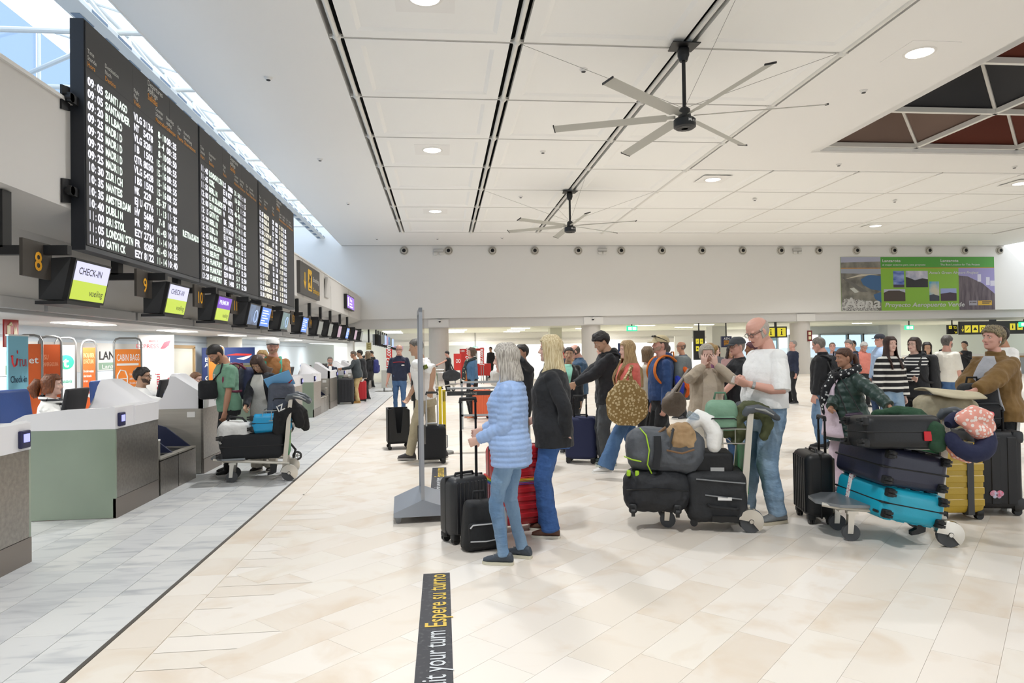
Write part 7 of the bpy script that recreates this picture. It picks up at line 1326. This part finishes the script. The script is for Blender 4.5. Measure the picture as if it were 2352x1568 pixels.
P['coral'] = person('young woman striding left in coral sweater with long light brown hair and leopard tote', 2.22, 8.0, 1.62, 96, 'f', skinc=PALE, hair=('long', '8a6a45', 'c4a878', {'len': .52, 'th': 1.1, 'taper': .12, 'flare': .5, 'bt': .06}), hp=2, wL=Wp(1412, 948, 7.85), eL=(-.6, -.8, 0), top=dict(m=cloth('coral_knit', 'd9665c', 'e2776b'), t=.04, hem=.88, r=(.076, .085, .085, .08, .055), fold=.045), bottom=jeans(DEN2, (.1, .09, .085, .095, .11)), shoes=('dedcd8', 'efeeea'), feet=((-.07, .40, 0, .01), (.08, -.32, 0, .1)), vox=.009)
P['youth'] = person('curly dark-haired young man in black hooded jacket looking down', 2.16, 8.85, 1.76, 84, 'm', skinc=OLIVE, hair=('curly', '15110f', '2a221e', {'nape': -.06, 'line': .05}), hp=26, hy=8, wL=Wp(1322, 880, 8.75), wR=Wp(1315, 885, 9.0), top=dict(m=BLK, t=.045, hem=.80, hood=True, collar=.02, r=(.08, .084, .078, .072, .056), fold=.04), bottom=dict(m=GRYT, r=WIDE), shoes=('4d5a55', 'c9d0c6'), vox=.009)
P['mint'] = person('girl with tied dark hair in black jacket over mint hood, smiling at the camera', 1.86, 10.0, 1.56, 166, 'f', skinc=OLIVE, hair=('bun', '16110f', '2a1f1b', {'bz': -.05}), hy=6, hr=-4, top=dict(m=cloth('black_satin', '14161a', '1f2227', rough=.4), t=.035, hem=.84, r=(.075, .08, .075, .07, .055)), inner=dict(m=cloth('mint_cotton', '8fd0b8', 'a0dac4'), z0=1.1, z1=1.47, a=.1, at=.5), bottom=dict(m=BLKT, r=WIDE), vox=.009)
P['bluebald'] = person('balding man in teal blue jacket looking down, by the red panel', 2.28, 11.3, 1.62, 86, 'm', fat=.3, skinc=PINK, hair=('bald', '4a3d33', '5c4e42'), hp=26, top=dict(m=cloth('teal_shell', '22405a', '2b4d6a', rough=.6), t=.04, hem=.84, collar=.03), bottom=dict(m=BLKT, r=STR), vox=.011)
P['b1'] = person('bald man half hidden behind the balding man in teal', 2.3, 13.2, 1.63, 120, 'm', skinc=PINK, hair=('bald', '8a7a6c', '9a8a7c'), top=dict(m=NAVY), bottom=dict(m=BLKT), vox=.014, eyes=False)
P['b2'] = person('bald man hidden behind the curly-haired youth', 3.0, 12.6, 1.62, 80, 'm', skinc=PINK, hair=('bald', '7a6a5c', '8a7a6c'), top=dict(m=BLK, collar=.05), bottom=dict(m=BLKT), vox=.014, eyes=False)
P['gtee'] = person('dark-haired man in green T-shirt looking down at the check-in desk', -2.74, 9.12, 1.70, 128, 'm', skinc=TAN, hair=('short', '120e0c', '221a16', {'th': .7, 'line': .058}), hp=34, lean=7, beard=('5a4030', '6a4d3a'), wR=Wp(470, 915, 9.35), wL=Wp(516, 950, 8.9), eL=(-.9, -.4, 0), top=dict(m=cloth('green_cotton', '6f9a80', '7ba68c'), name='tshirt', sleeve=.45, hem=.84, t=.03, r=(.07, .074, .072, .07, .07)), bottom=dict(m=BLKT, r=STR), shoes=('19191b', 'd8d6d2'), feet=((-.12, .05, 10), (.1, -.05, -4)), vox=.009)
T_ = P['gtee']['T']; m_ = MB(); put_text(m_, 'IZ', T_((.03, .152, 1.27)), V((-1, 0, 0)), V((0, .02, 1)), .1, .02); m_.tube([T_((.08, .15, 1.18)), T_((.02, .16, 1.2)), T_((-.05, .155, 1.12)), T_((-.02, .16, 1.02)), T_((.06, .155, 1.0))], .006, 6); m_.build('shirt_lettering', prwhite, P['gtee']['root'], smooth=0)
P['card'] = person('long-haired woman in black cardigan over white, leaning over the left trolley', -2.33, 9.25, 1.56, 166, 'f', skinc=OLIVE, hair=('long', '2e1c14', '4a3022', {'len': .30, 'bt': .06}), hp=34, lean=9, wR=Wp(556, 962, 8.75), wL=Wp(645, 888, 8.95), curl=.7, top=dict(m=cloth('black_knit', '191a20', '22242c'), t=.035, hem=.72, r=(.07, .074, .07, .066, .05), flare=.05), inner=dict(m=cloth('offwhite_rib', 'd5d1c9', 'dedbd4'), z0=.74, z1=1.44, a=.75, at=.45), bottom=dict(m=CRM, r=WIDE), shoes=('2a2420', 'c8c2b8'), vox=.009)
P['brownman'] = person('young man in white-fronted cap and rust brown shirt behind the cardigan woman', -2.50, 10.45, 1.76, -165, 'm', skinc=PINK, hair=('short', '4a3426', '6a4c36', {'th': .6}), hat=('ecebe8', '16171a'), hy=-10, beard=('a07c62', 'b08a70'), wL=Wp(660, 900, 10.1), top=dict(m=cloth('rust_cord', '8a5a2c', '99683a'), t=.03, hem=.86, collar=.02, r=(.07, .076, .07, .066, .05)), bottom=dict(m=BLKT, r=STR), shoes=('5a4432', 'c8bda6'), vox=.010)
m_ = MB()
for sd in (-1, 1): m_.tube([P['brownman']['T']((sd * .1, yy, zz)) for yy, zz in ((-.09, 1.42), (-.0, 1.475), (.1, 1.40), (.155, 1.22), (.14, 1.08))], .022, 8, sq=.4)
m_.build('pack_straps', mat('strap_teal', '3f9a80', .7), P['brownman']['root'])
P['boy'] = person('blond boy half hidden behind the man in the white cap', -2.88, 11.35, 1.58, 176, 'm', skinc=PALE, hair=('crop', '8a6a40', 'c0a066'), top=dict(m=NAVY), bottom=dict(m=DEN2), vox=.013)
SITF = ((-.1, .38, 0), (.1, .38, 0))
P['ag1'] = person('check-in agent with curly red-brown ponytail and white shirt, seated at the first desk', -4.28, 7.98, 1.68, -84, 'f', skinc=PALE, sit=.50, feet=SITF, hair=('wavy', '54290f', '84481f', {'len': .10, 'gap': 1.25, 'th': .8}), hy=6, wL=Wp(165, 955, 8.1), wR=(-3.8, 7.85, .86), top=dict(m=WHT, t=.025, hem=.9, collar=.02), bottom=dict(m=NAVY), vox=.009)
T_ = P['ag1']['T']; m_ = MB(); m_.tube([T_((.09 * math.cos(a), .0 + .1 * math.sin(a), 1.47 - .03 * math.sin(a))) for a in [2 * PI * i / 12 for i in range(13)]], .028, 8); m_.tube([T_((0, .11, 1.42)), T_((.02, .15, 1.34)), T_((.03, .16, 1.24))], [.03, .04, .03], 8, rnd=True); m_.build('scarf', mat('scarf_stripe', '2a2a30', .7, kind=('stripes', 2, .05, .5), col2='e2e2e0'), P['ag1']['root'])
m_ = MB(); m_.tube([P['ag1']['H'](p_) for p_ in ((0, -.1, .02), (0, -.15, .03), (0, -.19, -.04), (0, -.18, -.13))], [.03, .055, .06, .03], 12, rnd=True); o_ = m_.build('ponytail', hair_mat('54290f', '84481f'), P['ag1']['root'], smooth=180); d_ = o_.modifiers.new('curls', 'DISPLACE'); d_.texture = folds(.03); d_.strength = .035
P['ag2'] = person('young male agent with glasses and short beard in white shirt at the second desk', -4.02, 9.62, 1.72, -84, 'm', skinc=OLIVE, sit=.50, feet=SITF, hair=('curly', '15110f', '2a221e', {'th': .7, 'nape': -.05}), glasses='1c1c1e', beard=('4a382e', '5e483a'), wR=(-3.5, 9.3, .90), wL=(-3.5, 9.95, .92), top=dict(m=WHT, t=.025, hem=.9, collar=.02), bottom=dict(m=NAVY), vox=.009)
P['ag3'] = person('agent with glasses and auburn hair tied back, behind the green-shirted man', -4.0, 11.5, 1.62, -96, 'f', skinc=PALE, sit=.47, feet=SITF, hair=('bun', '5a3a24', '8a5f3c', {'line': .07}), glasses='5a2f38', hp=10, wR=(-3.6, 11.3, .9), wL=(-3.6, 11.8, .9), top=dict(m=WHT, collar=.02, hem=.9), bottom=dict(m=NAVY), vox=.011)
P['navy'] = person('bald man with glasses in navy polo and jeans walking towards the camera', -1.02, 16.4, 1.70, 178, 'm', fat=.2, skinc=PINK, hair=('bald', '8f8378', 'a09488'), glasses='3a3a3c', hL=(-.30, .08, .84), hR=(.3, .05, .84), top=dict(m=NAVY, sleeve=.6, hem=.88, collar=.03, r=(.07, .074, .07, .066, .06)), bottom=jeans(DEN2, SLIM), shoes=('3a3a3c', 'c8c4bc'), feet=((-.1, .12, 4), (.1, -.06, -4)), vox=.012)
m_ = MB(); T_ = P['navy']['T']; m_.tube([T_((-.14, .135, 1.33)), T_((0, .155, 1.34)), T_((.14, .135, 1.33))], .008, 6); m_.build('red_piping', mat('piping_red', 'a02a34', .7), P['navy']['root']); m_ = MB(); m_.ell(T_((-.1, .152, 1.26)), (.04, .006, .016)); m_.build('chest_badge', whitep, P['navy']['root'])
P['whiteB'] = person('man in white T-shirt and beige trousers with black suitcase, partly behind the sign stand', -.24, 9.75, 1.72, 72, 'm', skinc=OLIVE, hair=('short', '4c4844', '7a746c', {'th': .8}), lean=10, hy=14, wL=Wp(990, 890, 9.45), eL=(-.3, -1, -.7), wR=Wp(934, 922, 9.7), top=dict(m=WHT, name='tshirt', sleeve=.52, hem=.86, t=.03, r=(.072, .076, .074, .072, .07)), bottom=dict(m=cloth('beige_chino', 'b0a488', 'bcb196'), r=STR), shoes=('3f3b3d', '8a8684'), feet=((-.1, .22, 0), (.1, -.2, 0, .02)), vox=.009)
sh, el, wr = P['whiteB']['J'][-1]; m_ = MB(); d_ = (el - sh); c_ = sh + d_ * .62 + V((-.085, 0, .01)); m_.rbox(c_, (.02, .07, .06), .008, R=Rx(-.4)); m_.build('sleeve_badge', mat('badge_green', '2c331c', .7, noise=(30, (1, 1, 1)), col2='8f9a3a'), P['whiteB']['root'])
P['blkdress'] = person('short-haired woman in sleeveless black dress pushing a trolley far down the hall', .22, 26.5, 1.56, 78, 'f', skinc=PINK, hair=('short', '1a1412', '2c2320', {'nape': -.06}), hp=14, wL=(-.25, 26.4, 1.0), wR=(-.25, 26.7, 1.0), top=dict(m=BLK, sleeve=.05, hem=.84), bottom=dict(m=BLKT, r=WIDE), vox=.015, eyes=False)
P['denim'] = person('curly-haired woman in denim jacket, orange top and black trousers waiting in the middle distance', .66, 15.5, 1.60, 100, 'f', fat=.4, skinc=PINK, hair=('wavy', '3a2c22', '6a5644', {'len': .09, 'gap': 1.2}), hp=-6, top=dict(m=denim('denim_jacket', '3f5f80', '5b7c9c'), t=.035, hem=.98), inner=dict(m=cloth('orange_knit', 'b5622c', 'c47038'), z0=.9, z1=1.42, a=.7, at=.35), bottom=dict(m=BLKT, r=SLIM), shoes=('c87a52', 'e2ddd2'), vox=.012, eyes=False)
m_ = MB(); T_ = P['denim']['T']; m_.tube([T_((.1 * math.cos(a), .02 + .12 * math.sin(a), 1.46 - .04 * math.sin(a))) for a in [2 * PI * i / 12 for i in range(13)]], .035, 8); m_.tube([T_((-.05, .15, 1.4)), T_((-.06, .2, 1.2)), T_((-.05, .22, 1.0))], [.04, .06, .05], 8, rnd=True); m_.build('scarf', mat('scarf_multi', '2f3a3c', .8, kind=('spots', 20, .3), col2='d8c8a8'), P['denim']['root'])
P['q1'] = person('man in dark grey jacket and khaki trousers leaning on the far desk', -2.58, 21.25, 1.60, 92, 'm', fat=.2, skinc=TAN, hair=('short', '4a3f36', '7a6c5e', {'th': .6}), lean=10, wL=(-3.02, 21.0, 1.06), wR=(-3.02, 21.5, 1.06), top=dict(m=cloth('slate_jacket', '33393c', '3d4447'), t=.045, hem=.84), bottom=dict(m=KHA, r=LOOSE), shoes=('b8863c', 'c8a46a'), vox=.013, eyes=False)
P['q2'] = person('dark-haired person with pale blue scarf and white trousers behind the khaki trousers', -2.52, 21.95, 1.62, 95, 'm', skinc=OLIVE, hair=('short', '14110f', '221c18'), lean=6, top=dict(m=BLK, t=.05, hem=.78), bottom=dict(m=WHT, r=STR), vox=.014, eyes=False)
P['q3'] = person('long-haired woman in black coat with a blue rucksack in the far desk queue', -2.42, 22.7, 1.58, 95, 'f', skinc=OLIVE, hair=('long', '5a4a38', '8a7860', {'len': .3}), top=dict(m=BLK, t=.05, hem=.7), bottom=dict(m=BLKT, r=STR), vox=.014, eyes=False)
P['photo'] = person('man in black T-shirt photographing with a camera beyond the desks', -3.05, 30.4, 1.62, 112, 'm', skinc=OLIVE, hair=('short', '15110f', '241d19'), hp=18, hL=(-.1, .32, 1.42), hR=(.1, .32, 1.42), top=dict(m=BLK, sleeve=.5), bottom=dict(m=BLKT), vox=.015, eyes=False)
t = thing('camera', 'black camera held up by the man beyond the desks', 'camera', (-3.35, 30.28, 1.36), (0, 0, .4)); m_ = MB(); m_.rbox((0, 0, 0), (.16, .1, .12), .02); m_.build('camera_body', blackp, t); m_ = MB(); m_.cyl((0, 0, 0), (-.18, .02, 0), .045, n=14); m_.build('lens', blackp, t)
a = Wp(733, 850, 19.8); P['fa1'] = person('far agent with dark ponytail leaning sideways behind the white shields', a.x - .1, 19.9, 1.60, -70, 'f', skinc=PINK, sit=.5, feet=SITF, hair=('pony', '1c1614', '2e2521', {'plen': .2}), lean=14, hp=14, wR=(-3.6, 19.5, 1.0), wL=(-3.7, 20.3, 1.0), top=dict(m=NAVY, hem=.9), bottom=dict(m=NAVY), vox=.013, eyes=False)
a = Wp(757, 850, 21.4); P['fa2'] = person('grey-haired male agent with glasses in dark blazer behind the far desk', a.x, 21.5, 1.72, 190, 'm', skinc=PINK, sit=.55, feet=SITF, hair=('short', '5c5650', '8f8880', {'th': .7}), glasses='6a3030', beard=('8a8680', 'a8a49e'), top=dict(m=NAVY, hem=.9), inner=dict(m=WHT, z0=1.2, z1=1.47, a=.08, at=.3), bottom=dict(m=NAVY), vox=.013)
# ---- right-hand crowd
P['suit'] = person('bald man with glasses in navy sweater over white collar, beneath the totem sign', 5.1, 14.2, 1.66, 100, 'm', skinc=TAN, hair=('bald', '5a4d42', '6a5c50'), glasses='2a2a2c', hp=-4, top=dict(m=NAVY, collar=.0), inner=dict(m=WHT, z0=1.36, z1=1.48, a=.1, at=.5), bottom=dict(m=BLKT), vox=.013)
P['greyc'] = person('long dark-haired woman in grey cardigan holding her chin under the ATM sign', 6.72, 16.2, 1.57, 165, 'f', skinc=PALE, hair=('long', '18120f', '2c211c', {'len': .2}), hR=(.02, .2, 1.47), eR=(.6, .2, -1), top=dict(m=cloth('grey_cardigan', '5d5c60', '77767a')), bottom=dict(m=BLKT), vox=.014, eyes=False)
P['pink'] = person('dark-haired woman in dusty pink blouse looking at her hands', 5.75, 13.2, 1.57, 172, 'f', skinc=OLIVE, hair=('wavy', '17110f', '2a1f1b', {'len': .24, 'gap': 1.05}), hp=26, hL=(-.1, .28, 1.12), hR=(.06, .3, 1.12), top=dict(m=cloth('dusty_pink', 'b58f8c', 'c29d99'), r=(.07, .078, .078, .074, .05)), bottom=dict(m=BLKT), vox=.013)
P['polo'] = person('man in grey cap and black polo shirt behind the man in white T-shirt', 3.68, 8.2, 1.64, 96, 'm', fat=.5, skinc=PINK, hair=('short', '7a7068', '988e84', {'th': .5}), hat=('45484c', '3a3d41'), hp=2, glasses='8a7a68', hL=(-.12, .36, .98), hR=(.1, .38, 1.02), top=dict(m=BLK, sleeve=.55, hem=.88, t=.03, collar=.02), bottom=jeans(DEN2, STR), vox=.010)
P['blondep'] = person('blonde with messy ponytail in purple top behind the elderly woman', 3.35, 8.3, 1.58, 30, 'f', skinc=PALE, hair=('bun', '8a6a40', 'c0a066', {'bz': .05}), top=dict(m=cloth('plum_knit', '6a3a5c', '7c486c')), bottom=dict(m=BLKT), vox=.012, eyes=False)
P['phone'] = person('man in grey jacket with phone raised behind the khaki cap', 4.15, 12.4, 1.60, 60, 'm', skinc=PINK, hair=('short', '3a332c', '554b42'), hR=(.1, .3, 1.45), top=dict(m=cloth('mid_grey', '4a4b50', '56575c')), bottom=dict(m=BLKT), vox=.014, eyes=False)
P['creamw'] = person('person with brown hair in cream top behind the coral sweater', 2.95, 9.6, 1.55, 40, 'f', skinc=PALE, hair=('bob', '5a4632', '8a7050', {'len': .14}), top=dict(m=CRM), bottom=dict(m=BLKT), vox=.013, eyes=False)
P['navy2'] = person('grey-haired man in navy jacket looking up beside the right column', 9.2, 17.2, 1.68, 95, 'm', skinc=PINK, hair=('short', '8a857e', 'a8a39b', {'th': .6}), hp=-14, top=dict(m=NAVY), bottom=dict(m=BLKT), vox=.013, eyes=False)
P['rose'] = person('person in olive sweater and pale jeans with a pink backpack behind the man in white', 4.52, 9.6, 1.60, 70, 'f', skinc=BROWN, hair=('short', '4a2830', '6a3a44', {'nape': -.09}), top=dict(m=cloth('olive_knit', '363a26', '42472f')), bottom=jeans(denim('denim_grey', '8e979f', 'a8b0b6'), WIDE), shoes=('dcdad6', 'efeeea'), vox=.011, eyes=False)
P['bp'] = person('grey-haired man with glasses in black jacket wearing a black backpack', 5.66, 9.7, 1.66, 38, 'm', fat=.3, skinc=PINK, hair=('short', '5f5850', '8f887e', {'th': .7, 'line': .085}), glasses='1a1a1c', hp=18, top=dict(m=BLK, t=.045, hem=.84, collar=.04), bottom=jeans(DEN, STR), shoes=('1c1d22', '6a6a6c'), vox=.010)
P['l1'] = person('woman with glasses and grey shirt looking up, behind the black-backpack man', 9.6, 16.0, 1.60, 150, 'f', fat=.4, skinc=PINK, hair=('short', '5c4a3a', '7a6450', {'nape': -.07}), glasses='2a2a2c', hp=-14, top=dict(m=cloth('blue_grey_shirt', '8d8fa2', '9c9eb0')), bottom=dict(m=BLKT), vox=.013)
P['m1'] = person('grey-haired man in navy jacket turned left beside the woman looking up', 9.55, 15.2, 1.66, 110, 'm', skinc=PINK, hair=('short', '57524c', '8a847c'), hp=10, top=dict(m=NAVY), bottom=dict(m=BLKT), vox=.013, eyes=False)
P['m2'] = person('black-haired person farther back, right of the grey-haired navy jacket', 10.9, 17.2, 1.65, 120, 'm', skinc=OLIVE, hair=('short', '121010', '1c1816'), top=dict(m=BLK), bottom=dict(m=BLKT), vox=.015, eyes=False)
P['old'] = person('white-haired man in salmon shirt looking down in the far queue', 10.2, 15.7, 1.62, 175, 'm', fat=.4, skinc=PINK, hair=('short', 'b8b4ae', 'd2cec8'), glasses='5a5a5c', hp=26, top=dict(m=cloth('salmon_shirt', 'd07a6a', 'dc8878'), collar=.02), bottom=dict(m=BLKT), vox=.013)
P['bcap'] = person('man in dark cap and light blue shirt, behind the striped sweater', 8.95, 13.2, 1.74, 95, 'm', skinc=PINK, hair=('short', '3a332c', '554b42', {'th': .5}), hat=('20222c', '20222c'), hp=-4, top=dict(m=cloth('light_blue_shirt', '9db4d4', 'aac0dd'), collar=.03), bottom=jeans(DEN4), vox=.012, eyes=False)
STRIPE = mat('stripe_bw', '17171a', .85, kind=('stripes', 2, .085, .64), col2='e6e3db', bump=(26, .15)); STRIPE2 = mat('stripe_fine', '1b1c22', .85, kind=('stripes', 2, .046, .6), col2='e2e0dc', bump=(26, .15))
P['str1'] = person('long-haired woman in black and white striped sweater facing the camera', 6.32, 9.1, 1.64, 178, 'f', skinc=PALE, hair=('long', '2a1a14', '44291f', {'len': .40, 'taper': .05, 'bt': .05, 'gap': .9}), hR=(.26, .1, .86), top=dict(m=STRIPE, t=.04, hem=.92, r=(.074, .085, .088, .085, .07), fold=.035), bottom=jeans(DEN3, STR), vox=.009)
P['str2'] = person('woman in striped sleeves and black vest with crossed arms, looking left', 6.84, 9.3, 1.62, 108, 'f', skinc=PALE, hair=('bob', '21150f', '3a2619', {'len': .1, 'gap': 1.15}), hp=-6, glasses='b0a090', hL=(.16, .2, 1.14), hR=(-.14, .24, 1.12), eL=(-1, .2, -.4), eR=(1, .2, -.4), top=dict(m=STRIPE2, t=.035, hem=.92, r=(.07, .078, .076, .072, .055)), bottom=dict(m=BLKT, r=STR), vox=.010)
T_ = P['str2']['T']; m_ = MB(); m_.loft([P['str2']['ring'](z, .05) for z in (.82, .9, 1.0, 1.1, 1.2, 1.3)]); m_.tube([T_((0, -.05, 1.3)), T_((0, -.04, 1.42)), T_((0, -.02, 1.5))], [.15, .12, .09], 14); m_.ell(T_((0, -.1, 1.46)), (.12, .08, .07)); remesh(m_.build('vest', BLK, P['str2']['root'], smooth=0), .01, 2, .02)
P['dh'] = person('dark-haired woman mostly hidden behind the striped-sleeve woman\'s pack', 8.55, 11.3, 1.56, 150, 'f', skinc=OLIVE, hair=('long', '15110f', '241b17', {'len': .25}), top=dict(m=BLK), bottom=dict(m=BLKT), vox=.014, eyes=False)
P['beard'] = person('bearded grey-haired man in cream T-shirt turned right', 8.85, 11.2, 1.67, -72, 'm', fat=.5, skinc=PINK, hair=('short', '3c3733', '6a645e'), beard=('5a544e', '8a847c'), hp=2, top=dict(m=cloth('cream_tee', 'e4dfd2', 'ece8dc'), sleeve=.5, t=.035, r=(.075, .08, .08, .078, .07)), bottom=jeans(DEN2), vox=.011)
a = Wp(2170, 800, 24); P['fr1'] = person('young man in black jacket far back against the pale green wall', a.x, 24, 1.62, 170, 'm', skinc=OLIVE, hair=('short', '121010', '1c1816'), top=dict(m=BLK), bottom=dict(m=BLKT), vox=.017, eyes=False)
a = Wp(2216, 800, 18); P['fr2'] = person('dark figure holding a phone behind the bearded man', a.x, 18, 1.60, 110, 'f', skinc=OLIVE, hair=('bun', '121010', '1c1816'), hL=(-.1, .3, 1.35), top=dict(m=BLK), bottom=dict(m=BLKT), vox=.016, eyes=False)
a = Wp(1942, 830, 13.5); P['kid'] = person('young fair-haired child behind the black-backpack man', a.x, 13.5, 1.28, 150, 'f', skinc=PALE, hair=('bob', '7a5c3a', 'a8865a', {'len': .12}), top=dict(m=cloth('pale_tee', 'c9c4c4', 'd6d2d2')), bottom=dict(m=DEN2), vox=.015, eyes=False)
a = Wp(1160, 815, 38); P['far3'] = person('small distant figure in dark clothes by the red stands', a.x - .8, 38, 1.75, 150, 'm', skinc=OLIVE, hair=('short', '121010', '1c1816'), top=dict(m=BLK), bottom=dict(m=BLKT), vox=.02, eyes=False)
a = Wp(1200, 830, 9.2); P['bcov'] = person('dark-haired person raising a hand, hidden between the grey and the blonde woman', a.x, 9.2, 1.60, 120, 'm', skinc=TAN, hair=('short', '1a1512', '2c2420'), hL=(-.05, .16, 1.62), eL=(-1, .2, -.5), top=dict(m=BLK), bottom=dict(m=BLKT), vox=.013, eyes=False)
# ---- bags they wear or carry
l, r = worn(P['cap'], None, .90, -.14); t = backpack('large grey trekking backpack with orange straps on the man in the khaki cap', l, r, .36, .26, .56, '6f7778', '7f8788', straps='e07a2a', zs=.55); 
m_ = MB(); m_.tube([(-.16, -.12, .40), (-.21, -.15, .32), (-.18, -.1, .24), (-.21, -.16, .14), (-.19, -.12, .05)], [.03, .045, .05, .045, .02], 8, rnd=True); o_ = m_.build('orange_dry_bag', cloth('dry_bag_orange', 'e8601f', 'f0732f'), t); m_ = MB(); m_.tube([(-.16, -.02, .28), (-.2, -.04, .2), (-.17, -.06, .1)], [.04, .06, .04], 8, rnd=True); m_.build('blue_pouch', cloth('pouch_blue', '2438a8', '2f46bc'), t)
l, r = worn(P['youth'], None, .98, -.17); t = backpack('black school backpack with white tree logo on the curly-haired youth', l, r, .34, .2, .42, '16171a', '1e1f23', zs=.47); m_ = MB(); m_.tube([(-.02, -.215, .14), (-.02, -.222, .26)], .005, 6)
for k in range(5): m_.tube([(-.02, -.225, .18 + k * .018), (-.065 + k * .007, -.222, .17 + k * .018)], .004, 5); m_.tube([(-.02, -.225, .18 + k * .018), (.025 - k * .007, -.222, .17 + k * .018)], .004, 5)
m_.build('logo', prwhite, t)
l, r = worn(P['bp'], None, .93, -.17); backpack('large black backpack on the grey-haired man with glasses', l, r, .38, .22, .50, '1b1c1f', '26272b', zipc='55575a', zs=.48)
l, r = worn(P['str2'], None, .92, -.18); backpack('tall black backpack on the woman in striped sleeves', l, r, .34, .2, .52, '131417', '1b1c20', zs=.48)
l, r = worn(P['rose'], None, .80, -.13); backpack('pale pink backpack hanging low behind the man in white T-shirt', l, (0, 0, r[2] - .3), .32, .2, .44, 'cfa6a2', 'dab4b0', straps='c79c98', zs=.62)
l, r = worn(P['gtee'], None, .95, -.15); backpack('navy and pink patterned rucksack on the green-shirted man', l, r, .32, .18, .42, '262b45', '3a4060', straps='7e3a50', zs=.46)
l, r = worn(P['q3'], None, .95, -.17); backpack('dark blue rucksack in the far desk queue', l, r, .34, .2, .45, '2a2f6a', '333a7c', zs=.46)
def tote(lab, px, py, Y, w_, h, mm, strap_to, rz, nm='tote_bag'):
    p = at(px, py, Y=Y); t = thing(nm, lab, 'bag', (p.x, p.y, p.z - h / 2), (0, 0, rz)); m_ = MB(); rings = []
    for k in range(13):
        u = k / 12; wd = w_ * (.42 + .1 * math.sin(u * PI) + .08 * (1 - u)) * min(1, .5 + u * 2.6) * (1 if u < .75 else 1 - (u - .75) * 1.9); dp = .075 * math.sin(min(u * 1.4 + .25, 2.6)); rings.append([V((wd * math.cos(a), dp * math.sin(a), h * u)) for a in [2 * PI * i / 18 for i in range(18)]])
    m_.loft(rings); b = m_.build('bag_body', mm, t, smooth=60); d = b.modifiers.new('folds', 'DISPLACE'); d.texture = folds(.1); d.strength = .04; d.texture_coords = 'GLOBAL'
    s0 = Rz(-rz) @ (V(strap_to) - V(t.location)); m_ = MB(); m_.tube([(-w_ * .12, 0, h * .93), s0.lerp(V((0, 0, h)), .4), s0], [.03, .02, .018], 8, sq=.5); m_.tube([(w_ * .15, .02, h * .93), s0.lerp(V((0.03, .02, h)), .4), s0 + V((.02, .01, 0))], [.03, .02, .018], 8, sq=.5); m_.build('strap', mm, t); return t
tote('slouchy leopard print tote on the coral-sweatered woman\'s shoulder', 1440, 925, 7.72, .44, .52, mat('leopard', '8f7444', .8, kind=('spots', 32, .42), col2='c9b48a', bump=(30, .3)), P['coral']['root'].location + V((-.03, -.2, 1.33)), .05)
tote('taupe leather handbag hanging from the elderly woman\'s arm', 1548, 928, 6.75, .26, .24, cloth('taupe_leather', '5e5043', '6d5e50', rough=.5), P['elder']['root'].location + V((-.22, -.08, 1.3)), .25, 'handbag')
tote('big black shoulder bag of the woman in the sleeveless dress', 1037, 862, 26.3, .62, .42, cloth('bag_charcoal', '2a2c30', '36383d'), P['blkdress']['root'].location + V((.05, -.12, 1.25)), 0, 'shoulder_bag')
p = Wp(1962, 962, 6.2); t = thing('purse', 'small dark plum purse on a thin strap at the green coat\'s front', 'bag', tuple(p), (0, 0, .3)); m_ = MB(); m_.rbox((0, 0, 0), (.2, .06, .12), .02); m_.build('bag_body', mat('plum_leather', '33233a', .45), t); m_ = MB(); m_.tube([(-.09, 0, .05), (-.1, .1, .3), (-.05, .25, .55)], .006, 6); m_.tube([(.09, 0, .05), (.08, .15, .3), (.02, .28, .55)], .006, 6); m_.build('strap', blackp, t)
p = Wp(478, 895, 8.95); t = thing('crossbody_bag', 'black crossbody bag on the green-shirted man\'s chest', 'bag', tuple(p), (0, 0, .6)); m_ = MB(); m_.rbox((0, 0, 0), (.24, .1, .24), .05); m_.build('bag_body', BLK, t); sh_ = Rz(-.6) @ (P['gtee']['root'].location + Rz(math.radians(128)) @ V(P['gtee']['T']((-.1, .05, 1.47))) - V(p)); m_ = MB(); m_.tube([(.05, 0, .1), sh_.lerp(V((.05, 0, .1)), .5) + V((.02, -.06, 0)), sh_], .022, 8, sq=.4); m_.build('strap', BLK, t)
p = Wp(642, 876, 8.85); t = thing('document_folder', 'light blue paper folder with red and blue ribbon mark held by the cardigan woman', 'folder', tuple(p), (.55, -.35, .1)); m_ = MB(); m_.b2((-.16, -.004, -.11), (.16, .004, .11)); f_ = m_.build('cover', mat('folder_blue', '79b4e2', .5), t, smooth=0); m_ = MB(); m_.b2((-.162, .004, -.112), (.162, .009, .112)); m_.build('dark_sheet', NAVY, t, smooth=0); m_ = MB(); m_.prism([(.08, -.06), (.15, -.03), (.15, -.045), (.1, -.075)], (0, -.006, 0), RX, RZ, (0, .002, 0)); m_.build('ribbon_mark', redp, f_, smooth=0)
t = thing('white_note', 'small white slip held in the fingers of the man in white T-shirt', 'paper', tuple(Wp(1690, 872, 5.66)), (.3, .2, .4)); m_ = MB(); m_.b2((-.045, -.001, -.03), (.045, .001, .03)); m_.build('sheet', MATS['paper_white'], t, smooth=0)
# ---- trolleys far down the hall
for lab, (x, y, rz) in (('empty-looking luggage trolley pushed by the woman in the black dress', (-.25, 26.5, math.radians(175))), ('luggage trolley with pale bags right of the denim jacket', (1.75, 17.5, math.radians(170)))):
    o = copy_tree(trB); o.location = (x, y, 0); o.rotation_euler = (0, 0, rz); o['label'] = lab
soft('travel_bag', 'pale grey travel bag on the trolley right of the denim jacket', 'bag', 1150, 868, 17.6, .5, .4, .4, .2, 'b9b6b0', 'c8c5c0', .1)
